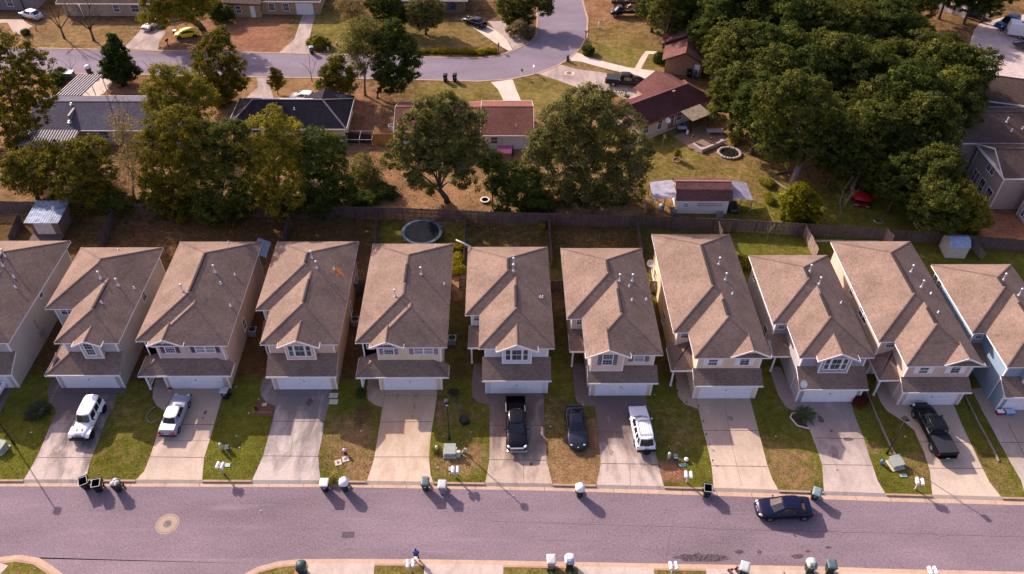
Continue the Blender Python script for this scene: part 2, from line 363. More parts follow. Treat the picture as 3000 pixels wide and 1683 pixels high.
# cover weights: (green turf, straw / leaf litter, bare soil)
BLOBS = [  # region, x, y, rx m, ry m, cover
    ('6', 240, 1050, 3.0, 3.0, (.74, .30, .1)), ('6', 250, 620, 3, 2.5, (.72, .2, .1)), ('6', 1080, 1150, 2.3, 2.5, (.86, .40, .1)), ('6', 1150, 750, 2.0, 2.2, (.62, .42, .3)),
    ('6', 2050, 1100, 2.3, 3.5, (.90, .25, .1)), ('6', 2150, 700, 2.5, 2.5, (.82, .2, .1)), ('6', 2330, 1200, .25, 2.2, (.1, .5, .95)),
    ('7', 800, 1080, 1.0, 2, (.8, .5, .1)), ('7', 980, 1000, 1.8, 2.2, (.52, .62, .3)), ('7', 1080, 820, .9, 1.2, (.25, .25, .42)), ('7', 1080, 1280, 1.2, 1.0, (.6, .66, .2)),
    ('7', 960, 640, 1.6, 1.6, (.7, .3, .2)), ('7', 1780, 760, .35, 1.6, (.3, .5, .72)), ('7', 1950, 820, 1.6, 2.2, (.72, .42, .2)), ('7', 1900, 1230, 1.8, 1.0, (.58, .56, .36)), ('7', 2080, 1150, .7, 1.0, (.5, .62, .5)),
    ('8', 700, 1250, 1.6, 2.2, (.3, .86, .3)), ('8', 900, 1280, 1.6, 1.5, (.2, .9, .35)), ('8', 700, 800, 1.1, 1.8, (.55, .5, .3)), ('8', 1010, 1000, .4, 2.0, (.3, .7, .62)), ('8', 650, 400, 1.2, 2.5, (.70, .3, .2)),
    ('8', 1760, 900, 1.6, 2.5, (.58, .46, .34)), ('8', 1720, 1290, .95, .85, (.05, .75, .95)), ('8', 1940, 1250, 1.0, 1.5, (.84, .3, .1)), ('8', 1700, 650, 1.5, 2, (.66, .3, .3)),
    ('9', 560, 1100, 1.6, 2.5, (.70, .60, .1)), ('9', 450, 750, 1.4, 3, (.74, .35, .1)), ('9', 1250, 1150, 1.4, 2.2, (.90, .2, .1)), ('9', 1200, 960, .6, .6, (.5, .66, .3)), ('9', 1520, 1100, 1.0, 1.6, (.66, .52, .3)),
    ('9', 1330, 800, 1.2, 2.5, (.78, .25, .1)), ('9', 2120, 1150, 1.2, 2.5, (.76, .5, .1)), ('9', 2000, 800, 1.2, 2.5, (.84, .3, .1)),
    # back yards of the row
    ('s', 150, 690, 4, 3, (.2, .25, .3)), ('s', 450, 690, 5, 4, (.15, .30, .45)), ('s', 620, 660, 5, 3, (.2, .34, .36)), ('s', 950, 660, 4, 4, (.30, .22, .34)), ('s', 1130, 660, 2, 4, (.50, .18, .2)),
    ('s', 1340, 700, 1.2, 4, (.85, .42, .2)), ('s', 1345, 830, .7, 2, (.3, .75, .6)), ('s', 1480, 690, 5, 3, (.42, .40, .32)), ('s', 1740, 690, 4.5, 3, (.36, .34, .38)), ('s', 1920, 700, 1.2, 4, (.55, .2, .2)), ('s', 1640, 870, .8, 2, (.6, .7, .4)),
    ('s', 2240, 730, 3.5, 3.5, (.92, .36, .1)), ('s', 2240, 690, 3, 1.5, (.75, .3, .15)), ('s', 2440, 740, 3, 3, (.74, .35, .2)), ('s', 2740, 760, 4, 4, (.72, .3, .2)), ('s', 2900, 770, 4, 3, (.62, .3, .3)),
    # beyond the fence
    ('s', 310, 540, 5, 4, (.2, .85, .45)), ('s', 60, 560, 4, 4, (.35, .66, .35)), ('s', 1200, 580, 6, 4, (.15, .92, .55)), ('s', 1330, 560, 7, 5, (.15, .86, .5)), ('s', 1080, 470, 4, 5, (.15, .66, .6)), ('s', 1020, 390, 5, 5, (.25, .5, .62)),
    ('s', 1960, 480, 7, 6, (.72, .56, .16)), ('s', 1900, 400, 4, 3, (.70, .42, .15)), ('s', 2130, 500, 6, 5, (.55, .62, .28)), ('s', 2200, 450, 4, 4, (.38, .64, .42)), ('s', 2150, 620, 5, 2, (.58, .45, .25)), ('s', 2400, 600, 6, 5, (.62, .42, .2)), ('s', 2350, 490, 4, 4, (.25, .62, .6)), ('s', 2600, 620, 5, 4, (.55, .42, .2)), ('s', 2900, 680, 5, 3, (.2, .5, .86)),
    ('s', 2130, 380, 3, 5, (.35, .72, .35)),
    ('s', 1400, 275, 7, 5, (.62, .60, .16)), ('s', 1600, 290, 6, 5, (.70, .60, .12)), ('s', 1180, 290, 5, 6, (.35, .50, .45)), ('s', 1060, 320, 4, 6, (.22, .62, .66)), ('s', 850, 245, 5, 3, (.3, .80, .5)), ('s', 430, 250, 6, 3, (.18, .72, .66)), ('s', 180, 250, 6, 4, (.3, .66, .5)),
    ('s', 200, 110, 9, 5, (.48, .70, .2)), ('s', 80, 80, 6, 5, (.3, .72, .4)), ('s', 540, 100, 5, 4, (.2, .75, .6)), ('s', 720, 110, 8, 7, (.14, .66, .82)), ('s', 950, 90, 6, 7, (.60, .55, .25)), ('s', 1300, 115, 9, 6, (.50, .62, .3)), ('s', 1150, 90, 6, 5, (.45, .50, .3)),
    ('s', 1500, 70, 4, 8, (.22, .5, .4)), ('s', 1780, 100, 7, 7, (.40, .60, .38)), ('s', 1770, 40, 6, 5, (.2, .66, .66)), ('s', 1800, 160, 7, 3, (.68, .55, .15)), ('s', 1900, 190, 3, 3, (.62, .6, .2)), ('s', 1700, 200, 6, 2, (.45, .66, .35)),
]
_BL = [(at(r, x, y), rx, ry, c) for r, x, y, rx, ry, c in BLOBS]
_BL = [(p, rx, ry, (c[0] + (.15 if p.y > 76 and p.x > 14 else .10 if p.y > 76 else .03), c[1] * (.80 if p.y > 76 and c[1] < .8 else 1), c[2] * (.85 if p.y > 76 else 1))) for p, rx, ry, c in _BL]
def cover(X, Y):
    base = np.zeros(X.shape + (3,))
    base[:] = (.36, .45, .30)
    def setz(m, c): base[m] = c
    setz(Y < 52, (.70, .36, .16)); setz((Y >= 52) & (Y < 77) & (X < -14), (.20, .22, .34)); setz((Y >= 52) & (Y < 77) & (X >= -14), (.48, .25, .22))
    setz((Y >= 52) & (Y < 77) & (X > 26), (.70, .28, .16)); setz((Y >= 77) & (Y < 106), (.26, .62, .40)); setz((Y >= 77) & (Y < 106) & (X > 34), (.34, .48, .34)); setz(Y > 150, (.4, .4, .2))
    Wt = np.full(X.shape, .22); acc = base * .22
    for p, rx, ry, c in _BL:
        w = np.exp(-(((X - p.x) / rx) ** 2 + ((Y - p.y) / ry) ** 2) * 1.4) * 2.2
        acc = acc + w[..., None] * np.array(c); Wt = Wt + w
    return acc / Wt[..., None]

def make_ground():
    xs = np.concatenate([np.linspace(-520, -112, 14), np.arange(-108, 112, .55), np.linspace(116, 520, 14)])
    yn = np.concatenate([np.arange(40, 78, .42), np.arange(78, 165, .7), np.linspace(168, 900, 20)])
    k = np.array([kb(x) for x in xs])
    rows = []; zs = []
    for y in (-80., -20., 10., 25.): rows.append(np.full(xs.shape, y)); zs.append(-.40)
    rows.append(k.copy()); zs.append(-.40)
    for y in yn:
        f = max(0, 1 - (y - 40) / 10); rows.append(y + (k - 40) * f if y < 50 else np.full(xs.shape, y)); zs.append(0.0)
    Y = np.array(rows); X = np.tile(xs, (len(rows), 1)); Z = np.tile(np.array(zs)[:, None], (1, len(xs)))
    nr, ncl = X.shape
    v = np.stack([X, Y, Z], -1).reshape(-1, 3)
    i = np.arange(nr * ncl).reshape(nr, ncl)
    q = np.stack([i[:-1, :-1], i[:-1, 1:], i[1:, 1:], i[1:, :-1]], -1).reshape(-1, 4)
    me = bpy.data.meshes.new('ground'); me.from_pydata(v.tolist(), [], q.tolist())
    cv = cover(X, Y).reshape(-1, 3)
    a = me.color_attributes.new('cover', 'FLOAT_COLOR', 'POINT')
    a.data.foreach_set('color', np.concatenate([cv, np.ones((len(cv), 1))], 1).astype(np.float32).ravel())
    me.materials.append(GROUND)
    o = bpy.data.objects.new('ground', me); COL.objects.link(o); return struct(o)
make_ground()

def sheet(name, pts, z, m, thick=0.0):
    b = MB()
    if thick: b.prism([(p[0], p[1]) for p in pts], z - thick, z)
    else:
        n = len(pts); ar = sum(pts[k][0] * pts[(k + 1) % n][1] - pts[(k + 1) % n][0] * pts[k][1] for k in range(n))
        q = list(pts) if ar > 0 else list(pts)[::-1]
        b.face([(p[0], p[1], z) for p in q])
    o = b.build(name, m)
    import bmesh
    bm = bmesh.new(); bm.from_mesh(o.data); bmesh.ops.triangulate(bm, faces=[f for f in bm.faces if len(f.verts) > 4]); bm.to_mesh(o.data); bm.free()
    return struct(o)

# near street: one asphalt sheet under gutters and the far verge
xs_ = list(np.linspace(-160, 160, 60))
sheet('road', [(x, kb(x) - .02) for x in xs_] + [(160, 2), (-160, 2)], RZ, ASPH)

def offset_line(pts, d):
    out = []
    for k, p in enumerate(pts):
        a = Vector(pts[max(k - 1, 0)]); b = Vector(pts[min(k + 1, len(pts) - 1)])
        t = (b - a).normalized(); out.append(Vector(p) + Vector((-t.y, t.x)) * d)
    return out
def band(name, pts, d0, d1, z, m, z0=None):
    A = offset_line(pts, d0); B = offset_line(pts, d1); b = MB()
    for k in range(len(pts) - 1):
        p, q, r, s = A[k], A[k + 1], B[k + 1], B[k]
        b.face([(p.x, p.y, z), (q.x, q.y, z), (r.x, r.y, z), (s.x, s.y, z)])
        if z0 is not None:
            b.face([(p.x, p.y, z0), (q.x, q.y, z0), (q.x, q.y, z), (p.x, p.y, z)])
            b.face([(r.x, r.y, z0), (s.x, s.y, z0), (s.x, s.y, z), (r.x, r.y, z)])
    if z0 is not None:
        for k, fl in ((0, 0), (len(pts) - 1, 1)):
            p, s = A[k], B[k]; b.face([(p.x, p.y, z0), (p.x, p.y, z), (s.x, s.y, z), (s.x, s.y, z0)])
    return struct(b.build(name, m))

# driveways ----------------------------------------------------------------
DRV = {
 'A': ('6', [(-620, 1385), (-480, 1150), (-330, 760), (-420, 545), (110, 545), (50, 690), (-60, 900), (-180, 1385)], []),
 'B': ('6', [(205, 1385), (290, 1240), (350, 1120), (430, 930), (495, 790), (480, 740), (432, 685), (418, 600), (450, 520), (485, 462), (560, 462), (560, 545), (1100, 545), (1100, 615), (1035, 615), (1010, 720), (930, 860), (850, 1080), (790, 1230), (770, 1320), (695, 1385)], [((325, 1178), (815, 1178)), ((445, 612), (1095, 612)), ((500, 880), (925, 872))]),
 'C': ('6', [(1195, 1385), (1270, 1300), (1320, 1180), (1380, 1000), (1430, 860), (1452, 770), (1380, 720), (1345, 650), (1350, 590), (1375, 480), (1560, 480), (1560, 545), (2030, 545), (1960, 640), (1900, 850), (1860, 990), (1800, 1180), (1780, 1385)], [((1325, 1172), (1800, 1178)), ((1430, 885), (1895, 887)), ((1452, 770), (1540, 560)), ((1380, 1025), (1850, 1030))]),
 'D': ('7', [(115, 1385), (215, 1160), (295, 855), (325, 725), (250, 700), (200, 640), (185, 575), (215, 470), (330, 470), (330, 555), (815, 555), (800, 680), (755, 855), (740, 960), (700, 1160), (710, 1290), (718, 1395)], [((215, 1163), (700, 1168)), ((298, 857), (755, 858)), ((325, 725), (350, 590)), ((478, 1000), (455, 1160)), ((190, 574), (320, 574)), ((330, 628), (808, 628))]),
 'E': ('7', [(1128, 1390), (1190, 1200), (1215, 1050), (1245, 870), (1265, 735), (1200, 715), (1140, 670), (1120, 610), (1140, 490), (1260, 490), (1260, 560), (1750, 560), (1745, 650), (1710, 870), (1690, 1000), (1675, 1170), (1690, 1330), (1712, 1395)], [((1195, 1173), (1675, 1173)), ((1245, 865), (1715, 862)), ((1265, 735), (1292, 590)), ((1290, 630), (1745, 630))]),
 'F': ('8', [(65, 1390), (103, 1195), (105, 720), (0, 690), (-47, 640), (-55, 560), (-35, 350), (60, 350), (75, 590), (578, 595), (590, 895), (605, 1200), (655, 1400)], [((105, 1195), (605, 1203)), ((105, 895), (590, 895)), ((400, 1200), (405, 1395)), ((105, 720), (105, 625)), ((470, 900), (460, 1000)), ((460, 1000), (395, 1190))]),
 'G': ('8', [(1045, 1410), (1085, 1230), (1060, 950), (1030, 725), (930, 725), (880, 690), (860, 640), (830, 350), (950, 350), (985, 610), (1480, 615), (1490, 700), (1525, 880), (1560, 1100), (1590, 1240), (1640, 1425)], [((1085, 1230), (1590, 1238)), ((1060, 953), (1540, 953)), ((1340, 1240), (1345, 1410))]),
 'H': ('8', [(2075, 1430), (2060, 1240), (2010, 1020), (1985, 930), (1945, 750), (1830, 710), (1765, 640), (1750, 560), (1740, 420), (1880, 420), (1905, 630), (2380, 635), ('9', 255, 570), ('9', 320, 820), ('9', 390, 1090), ('9', 430, 1200), ('9', 480, 1300)], [((2062, 1250), ('9', 388, 1098)), ((1990, 938), ('9', 322, 820)), ((1945, 750), (1925, 650)), ((2180, 720), (2240, 1080)), ((2240, 1080), (2330, 1430))]),
 'I': ('9', [(830, 1305), (810, 1080), (770, 960), (712, 810), (640, 690), (530, 640), (470, 540), (400, 330), (490, 330), (610, 580), (1030, 580), (1060, 700), (1130, 880), (1195, 1080), (1240, 1210), (1305, 1325)], [((812, 1083), (1195, 1088)), ((750, 878), (1128, 882)), ((530, 640), (600, 602)), ((478, 510), (565, 500))]),
 'J': ('9', [(1668, 1335), (1640, 1130), (1600, 1000), (1520, 820), (1450, 760), (1310, 670), (1260, 600), (1220, 500), (1225, 430), (1330, 430), (1400, 605), (1815, 600), (1880, 760), (1970, 950), (2050, 1120), (2100, 1220), (2200, 1350)], [((1640, 1110), (2045, 1112)), ((1560, 908), (1948, 910))]),
 'K': ('9', [(2400, 1370), (2340, 1200), (2280, 1100), (2180, 920), (2100, 770), (2050, 680), (1990, 560), (1960, 500), (2100, 480), (2160, 640), (2650, 640), (2700, 760), (2800, 1000), (2950, 1380)], [((2190, 912), (2700, 915)), ((2240, 760), (2480, 1240))]),
}
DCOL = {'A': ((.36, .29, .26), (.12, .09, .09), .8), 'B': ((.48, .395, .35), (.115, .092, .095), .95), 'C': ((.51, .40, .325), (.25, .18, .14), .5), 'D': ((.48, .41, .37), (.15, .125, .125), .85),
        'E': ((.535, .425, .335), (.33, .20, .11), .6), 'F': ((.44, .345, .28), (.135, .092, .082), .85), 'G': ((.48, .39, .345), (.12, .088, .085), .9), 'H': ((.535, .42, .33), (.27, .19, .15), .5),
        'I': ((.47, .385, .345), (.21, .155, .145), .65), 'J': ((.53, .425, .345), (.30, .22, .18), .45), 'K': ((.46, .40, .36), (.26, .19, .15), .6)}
JOINT = mat('joint_dark', (.085, .06, .055), .95, var=.2)
DRIVE_X = []
def RP(r, p, z=0.0): return at(p[0], p[1], p[2], z) if len(p) == 3 else at(r, p[0], p[1], z)
for h, (r, pts, joints) in DRV.items():
    P = [RP(r, p) for p in pts]
    for k in (0, -1): P[k].y = kb(P[k].x) - .005
    P = [(p.x, p.y) for p in P]
    xl, xr = P[0][0], P[-1][0]; DRIVE_X.append((min(xl, xr), max(xl, xr)))
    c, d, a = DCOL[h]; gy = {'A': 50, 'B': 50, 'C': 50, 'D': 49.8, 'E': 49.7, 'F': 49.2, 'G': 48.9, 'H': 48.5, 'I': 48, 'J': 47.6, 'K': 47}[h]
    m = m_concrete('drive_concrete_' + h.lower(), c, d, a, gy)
    b = MB(); n = len(P); Q = P if sum(P[k][0] * P[(k + 1) % n][1] - P[(k + 1) % n][0] * P[k][1] for k in range(n)) > 0 else P[::-1]
    b.face([(x, y, .014) for x, y in Q])
    x0, x1 = sorted((xl, xr)); N = 6
    for k in range(N):
        u, w = x0 + (x1 - x0) * k / N, x0 + (x1 - x0) * (k + 1) / N
        e0 = -.10 if k == 0 else 0; e1 = .10 if k == N - 1 else 0
        b.face([(u + e0, kb(u) - .30, RZ + .008), (w + e1, kb(w) - .30, RZ + .008), (w, kb(w) - .005, .014), (u, kb(u) - .005, .014)])
    b.face([(x0, kb(x0), .014), (x0, kb(x0) - .005, .014), (x0 - .1, kb(x0) - .3, RZ)]); b.face([(x1, kb(x1), .014), (x1 + .1, kb(x1) - .3, RZ), (x1, kb(x1) - .005, .014)])
    for ji, (p, q) in enumerate(joints):
        p, q = RP(r, p), RP(r, q); t = (q - p).normalized(); s = Vector((-t.y, t.x, 0)) * (.026 if ji < 2 else .012)
        b.face([(p + s * sg)[:2] + (.0185,) for sg in (1,)] + [(p - s)[:2] + (.0185,), (q - s)[:2] + (.0185,), (q + s)[:2] + (.0185,)], 1)
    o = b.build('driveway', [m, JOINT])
    import bmesh
    bm = bmesh.new(); bm.from_mesh(o.data); bmesh.ops.triangulate(bm, faces=[f for f in bm.faces if len(f.verts) > 4]); bm.to_mesh(o.data); bm.free()
    struct(o)
# kerb between the drives, gutter pan all along
edges = [-130] + [v for ab in sorted(DRIVE_X) for v in ab] + [130]
for a, b_ in zip(edges[0::2], edges[1::2]):
    if b_ - a < .4: continue
    xs = np.linspace(a + .03, b_ - .03, max(2, int((b_ - a) / 1.5)))
    band('kerb', [(x, kb(x)) for x in xs], -.19, 0.0, .012, KERB, -.38)
xs = np.linspace(-130, 130, 130)
A_ = MB()
for u, w in zip(xs[:-1], xs[1:]):
    A_.face([(u, ge(u), RZ + .004), (w, ge(w), RZ + .004), (w, kb(w) - .1, RZ + .006), (u, kb(u) - .1, RZ + .006)])
for u in np.arange(-60, 60, 3.05):
    A_.face([(u, ge(u), RZ + .0075), (u + .035, ge(u), RZ + .0075), (u + .035, kb(u) - .2, RZ + .0085), (u, kb(u) - .2, RZ + .0085)], 1)
struct(A_.build('gutter', [GUTTER, JOINT]))

# far side of the street (bottom of the view)
SE = [at('s', x, y, RZ) for x, y in ((650, 1730), (714, 1683), (757, 1660), (815, 1645), (873, 1639), (1000, 1638), (1233, 1639), (1485, 1643), (2000, 1653), (2400, 1660), (2600, 1667), (3000, 1676), (3600, 1690))]
SL = [(p.x, p.y) for p in SE]
band('gutter', SL, 0.0, -.46, RZ + .004, GUTTER); band('kerb', SL, -.455, -.62, -.03, KERB, -.38)
O = offset_line(SL, -.61)
def lawn_patch(name, pts, z, m=GROUND, cv=(.7, .4, .2)):
    b = MB(); n = len(pts); q = list(pts) if sum(pts[k][0] * pts[(k + 1) % n][1] - pts[(k + 1) % n][0] * pts[k][1] for k in range(n)) > 0 else list(pts)[::-1]
    b.face([(p[0], p[1], z) for p in q]); o = b.build(name, m)
    a = o.data.color_attributes.new('cover', 'FLOAT_COLOR', 'POINT'); a.data.foreach_set('color', list((*cv, 1)) * len(pts))
    return struct(o)
lawn_patch('lawn', [(p.x, p.y) for p in O] + [(O[-1].x, 5), (O[0].x, 5)], -.035, cv=(.62, .45, .3))
SD = m_concrete('verge_concrete', (.50, .41, .36), (.28, .20, .17), .5)
def on_south(px):
    p = at('s', px, 1655, RZ); return p.x, float(np.interp(p.x, [v.x for v in O], [v.y for v in O]))
for a, b_ in ((905, 1098), (1245, 1474), (1692, 1912), (2064, 2287), (2292, 2690)):
    (x0, y0), (x1, y1) = on_south(a), on_south(b_)
    sheet('driveway', [(x0, y0 + .18), (x1, y1 + .18), (x1 + .2, y1 - 8), (x0 - .2, y0 - 8)], -.022, SD)
SW = [at('s', x, y, RZ) for x, y in ((-120, 1640), (0, 1632.6), (58, 1626), (116, 1635), (155, 1660), (186, 1683), (215, 1730))]
SWL = [(p.x, p.y) for p in SW]
band('gutter', SWL, 0.0, -.46, RZ + .004, GUTTER); band('kerb', SWL, -.455, -.66, -.03, KERB, -.38)
O2 = offset_line(SWL, -.65)
lawn_patch('lawn', [(p.x, p.y) for p in O2] + [(O2[0].x, O2[-1].y)], -.035, cv=(.8, .4, .2))
q = [at('10', 0, 772, 0), at('10', 62, 790, 0), at('10', 0, 858, 0), at('10', -60, 858, 0), at('10', -60, 772, 0)]
sheet('path', q, -.02, SD)

# road furniture laid flush in the asphalt, each a thing
def disc(b, c, r, z, mi=0, n=28, sx=1.0): b.face([(c[0] + sx * r * math.cos(2 * PI * k / n), c[1] + r * math.sin(2 * PI * k / n), z) for k in range(n)], mi)
IRON = mat('cast_iron', (.145, .11, .115), .6, .3, var=.25, fine=14)
c = at('10', 1263, 477, RZ)
t = thing('manhole', 'round iron manhole cover set in a pale concrete collar in the street', 'manhole', c)
b = MB(); b.lathe([(.98, .0), (.98, .007)], 40); b.build('collar', m_concrete('manhole_collar', (.36, .28, .22), (.3, .22, .17), .4), t)
b = MB(); b.lathe([(.86, .0), (.86, .0085), (.83, .0085), (.83, .0)], 40, caps=False); b.build('joint_ring', JOINT, t)
b = MB(); b.lathe([(.34, .0), (.34, .014), (.30, .012), (.28, .016)], 28)
for k in range(-3, 4): b.box(-.24, .24, k * .07 - .012, k * .07 + .012, .016, .02)
b.build('cover', IRON, t)
c = at('11', 52, 560, RZ)
b = MB(Matrix.Translation(c)); b.box(-.53, .53, -.28, .28, -.02, .006); o = b.build('asphalt_patch', m_asphalt('patch_asphalt', (.10, .078, .092), (.13, .1, .12), (.06, .05, .055))); struct(o)
b = MB()
for k, (rx, ry, w, h) in enumerate(((150, 735, 2.3, .42), (430, 690, .4, .2), (870, 722, .55, .22), (1100, 655, .3, .12), (945, 685, .28, .1), (580, 690, .22, .18))):
    c = at('12', rx, ry, RZ); n = 22
    b.face([(c.x + w * math.cos(2 * PI * j / n) * (.75 + .4 * random.random()), c.y + h * math.sin(2 * PI * j / n) * (.7 + .5 * random.random()), RZ + .0042 + k * .0004) for j in range(n)])
struct(b.build('oil_stains', mat('oil_stain', (.115, .086, .097), .8, var=.4, scale=6)))

# paler side street mouth, long seams, stains on the drives
sheet('road', [RP('10', p, RZ) for p in ((110, 736), (2150, 741), (2000, 780), (1870, 840), (1760, 960), (520, 960), (440, 830), (330, 752), (200, 728))], RZ + .0021, m_asphalt('asphalt_pale', (.215, .165, .188), (.28, .22, .24), (.13, .10, .115)))
def stripe(name, pts, w, m, z):
    b = MB(); A, B = offset_line([(p.x, p.y) for p in pts], w), offset_line([(p.x, p.y) for p in pts], -w)
    for k in range(len(pts) - 1): b.face([(q.x, q.y, z) for q in (B[k], B[k + 1], A[k + 1], A[k])])
    return struct(b.build(name, m))
def wob(a, c, n, j): return [a.lerp(c, k / n) + Vector((0, random.uniform(-j, j), 0)) for k in range(n + 1)]
SEAM = mat('road_seam', (.135, .102, .118), .95, var=.2)
stripe('road_seam', wob(at('11', 1130, 458, RZ), at('12', 60, 505, RZ), 24, .03), .022, SEAM, RZ + .0033)
stripe('road_seam', wob(at('12', 60, 510, RZ), at('12', 2576, 575, RZ), 30, .04), .025, SEAM, RZ + .0033)
stripe('road_seam', wob(at('11', 1500, 600, RZ), at('11', 1960, 612, RZ), 10, .05), .02, SEAM, RZ + .0033)
stripe('road_seam', [at('11', 60 + 62 * math.cos(a), 700 - 34 * math.sin(a), RZ) for a in np.linspace(-.3, PI, 12)], .022, SEAM, RZ + .0033)
def blotch(r, x, y, w, h, m, z=.0225, n=18):
    c = at(r, x, y); b = MB(); b.face([(c.x + w * math.cos(2 * PI * k / n) * random.uniform(.6, 1.2), c.y + h * math.sin(2 * PI * k / n) * random.uniform(.6, 1.2), z) for k in range(n)]); struct(b.build('stain', m))
OIL = mat('drive_oil', (.16, .115, .105), .9, var=.3, scale=4); RUST = mat('drive_rust', (.44, .28, .17), .9, var=.25, scale=3)
for r, x, y, w, h, m in (('6', 1812, 780, .16, .28, OIL), ('6', 1790, 830, .1, .15, OIL), ('7', 1560, 630, .28, .5, RUST), ('7', 1548, 720, .12, .8, RUST), ('7', 1532, 800, .09, .6, RUST), ('7', 1400, 640, .18, .6, RUST), ('7', 620, 690, .35, .5, OIL), ('9', 800, 735, .3, .5, OIL), ('9', 905, 990, .5, .75, mat('drive_tan', (.30, .225, .20), .9, var=.2, scale=2)), ('9', 925, 1125, .12, .08, OIL), ('9', 880, 825, .16, .2, OIL), ('8', 470, 1235, .2, .2, OIL), ('8', 1290, 950, .2, .3, OIL), ('8', 1170, 1130, .25, .4, mat('drive_tan', (.30, .225, .20), .9)), ('8', 2230, 830, .3, .3, mat('drive_tan', (.30, .225, .20), .9))): blotch(r, x, y, w, h, m)
# far street with its bend
FR_N = [(-140, 124), (-100, 123.4), (-73.3, 122.8), (-60.2, 122.3), (-42.2, 121.7), (-26, 121), (-12.2, 120.2), (-3.2, 119.9), (0.2, 120.8), (2.5, 122.5), (5.0, 125), (6.6, 127.8), (7.1, 133), (7.3, 143), (7.0, 152), (6, 170)]
FR_S = [(-140, 116), (-100, 115.4), (-70.4, 114.8), (-54.5, 114.4), (-40.4, 113.8), (-15.6, 113.2), (-3.1, 112.6), (2.2, 113.4), (6.3, 115.2), (9.0, 117.3), (11.3, 119.9), (13.4, 123.5), (15.0, 128.1), (15.7, 135), (15.4, 143.1), (15, 152), (14.4, 170)]
sheet('road', FR_N + FR_S[::-1], .016, ASPH2)
for L_, d0, d1 in ((FR_N, .0, .35), (FR_S, -.35, 0)): band('kerb', L_, d0, d1, .055, KERB, -.1)
FC = m_concrete('far_concrete', (.40, .32, .29), (.17, .125, .115), .75)
FC2 = m_concrete('far_concrete_pale', (.56, .48, .42), (.34, .26, .2), .5)
def drive2(pts, r, m=FC, z=.028): return sheet('driveway', [RP(r, p) for p in pts], z, m)
drive2([(1240, 490), (1590, 510), (1600, 430), (1665, 345), (1640, 250), (1500, 200), (1420, 300), (1330, 400)], 'a')
drive2([(400, 535), (560, 395), (590, 300), (640, 150), (770, 150), (740, 260), (700, 430), (712, 545)], 'b')
drive2([(2576, 435), (2440, 340), (2225, 195), (2320, 180), (2470, 250), (2576, 300), ('c', 160, 290), ('c', 290, 400), ('c', 350, 505), ('c', 310, 515)], 'b', FC2)
drive2([('c', 100, 215), ('c', 250, 215), ('c', 420, 360), ('c', 510, 420), ('c', 360, 505), ('c', 290, 400), ('c', 160, 290)], 'c', FC)
drive2([(130, 830), (350, 800), (385, 900), (440, 1030), (265, 1030), (200, 900)], 'c', FC2)
drive2([(580, 740), (820, 650), (1000, 700), (1250, 730), (1420, 760), (1700, 850), (1640, 1000), (1480, 1000), (1360, 940), (1010, 890), (800, 810)], 'c', FC, .03)
drive2([(920, 585), (1000, 530), (1090, 570), (1300, 630), (1500, 680), (1850, 725), (1900, 800), (1700, 800), (1600, 760), (1440, 730), (1270, 690), (1040, 625), (940, 615)], 'c', FC2, .034)
sheet('path', [RP('c', p) for p in ((1575, 695), (1640, 580), (1690, 517), (1810, 522), (1815, 548), (1720, 548), (1640, 700))], .038, FC2)
c = at('c', 918, 740)
t = thing('drain_cover', 'round drain cover in a pale square on the far driveway', 'drain cover', c)
b = MB(); b.prism([(-.85, -.5), (.7, -.6), (.9, .35), (-.6, .55)], 0, .04); b.build('slab', FC2, t); b = MB(); b.lathe([(.42, .04), (.42, .05), (.36, .05)], 20); b.build('cover', mat('rusty_iron', (.20, .10, .06), .8), t)
drive2([(60, 590), (0, 600), (-200, 640), (-250, 780), (60, 700), (230, 700), (330, 860), (420, 1030), (700, 1060), (900, 850), (1000, 800), (800, 700), (690, 600)], 'l', m_concrete('far_concrete_tan', (.46, .36, .30), (.30, .21, .17), .6))
drive2([(1040, 755), (1155, 820), (1045, 945), (960, 985), (790, 985), (575, 975), (800, 755)], 'a', FC2)
drive2([('b', 180, 775), ('b', 310, 775), ('b', 320, 880), ('b', 350, 1000), ('b', 60, 1000), ('b', 190, 880)], 'b', FC)
GRAV = mat('gravel', (.52, .42, .40), .95, var=.14, scale=.6, fine=4, bmp=.5)
sheet('gravel_lot', [(93, 111), (80, 113.2), (76, 115.5), (76.5, 119), (79, 124), (83, 131), (85, 133.5), (92, 137), (110, 140), (125, 125), (118, 108)], .02, GRAV)
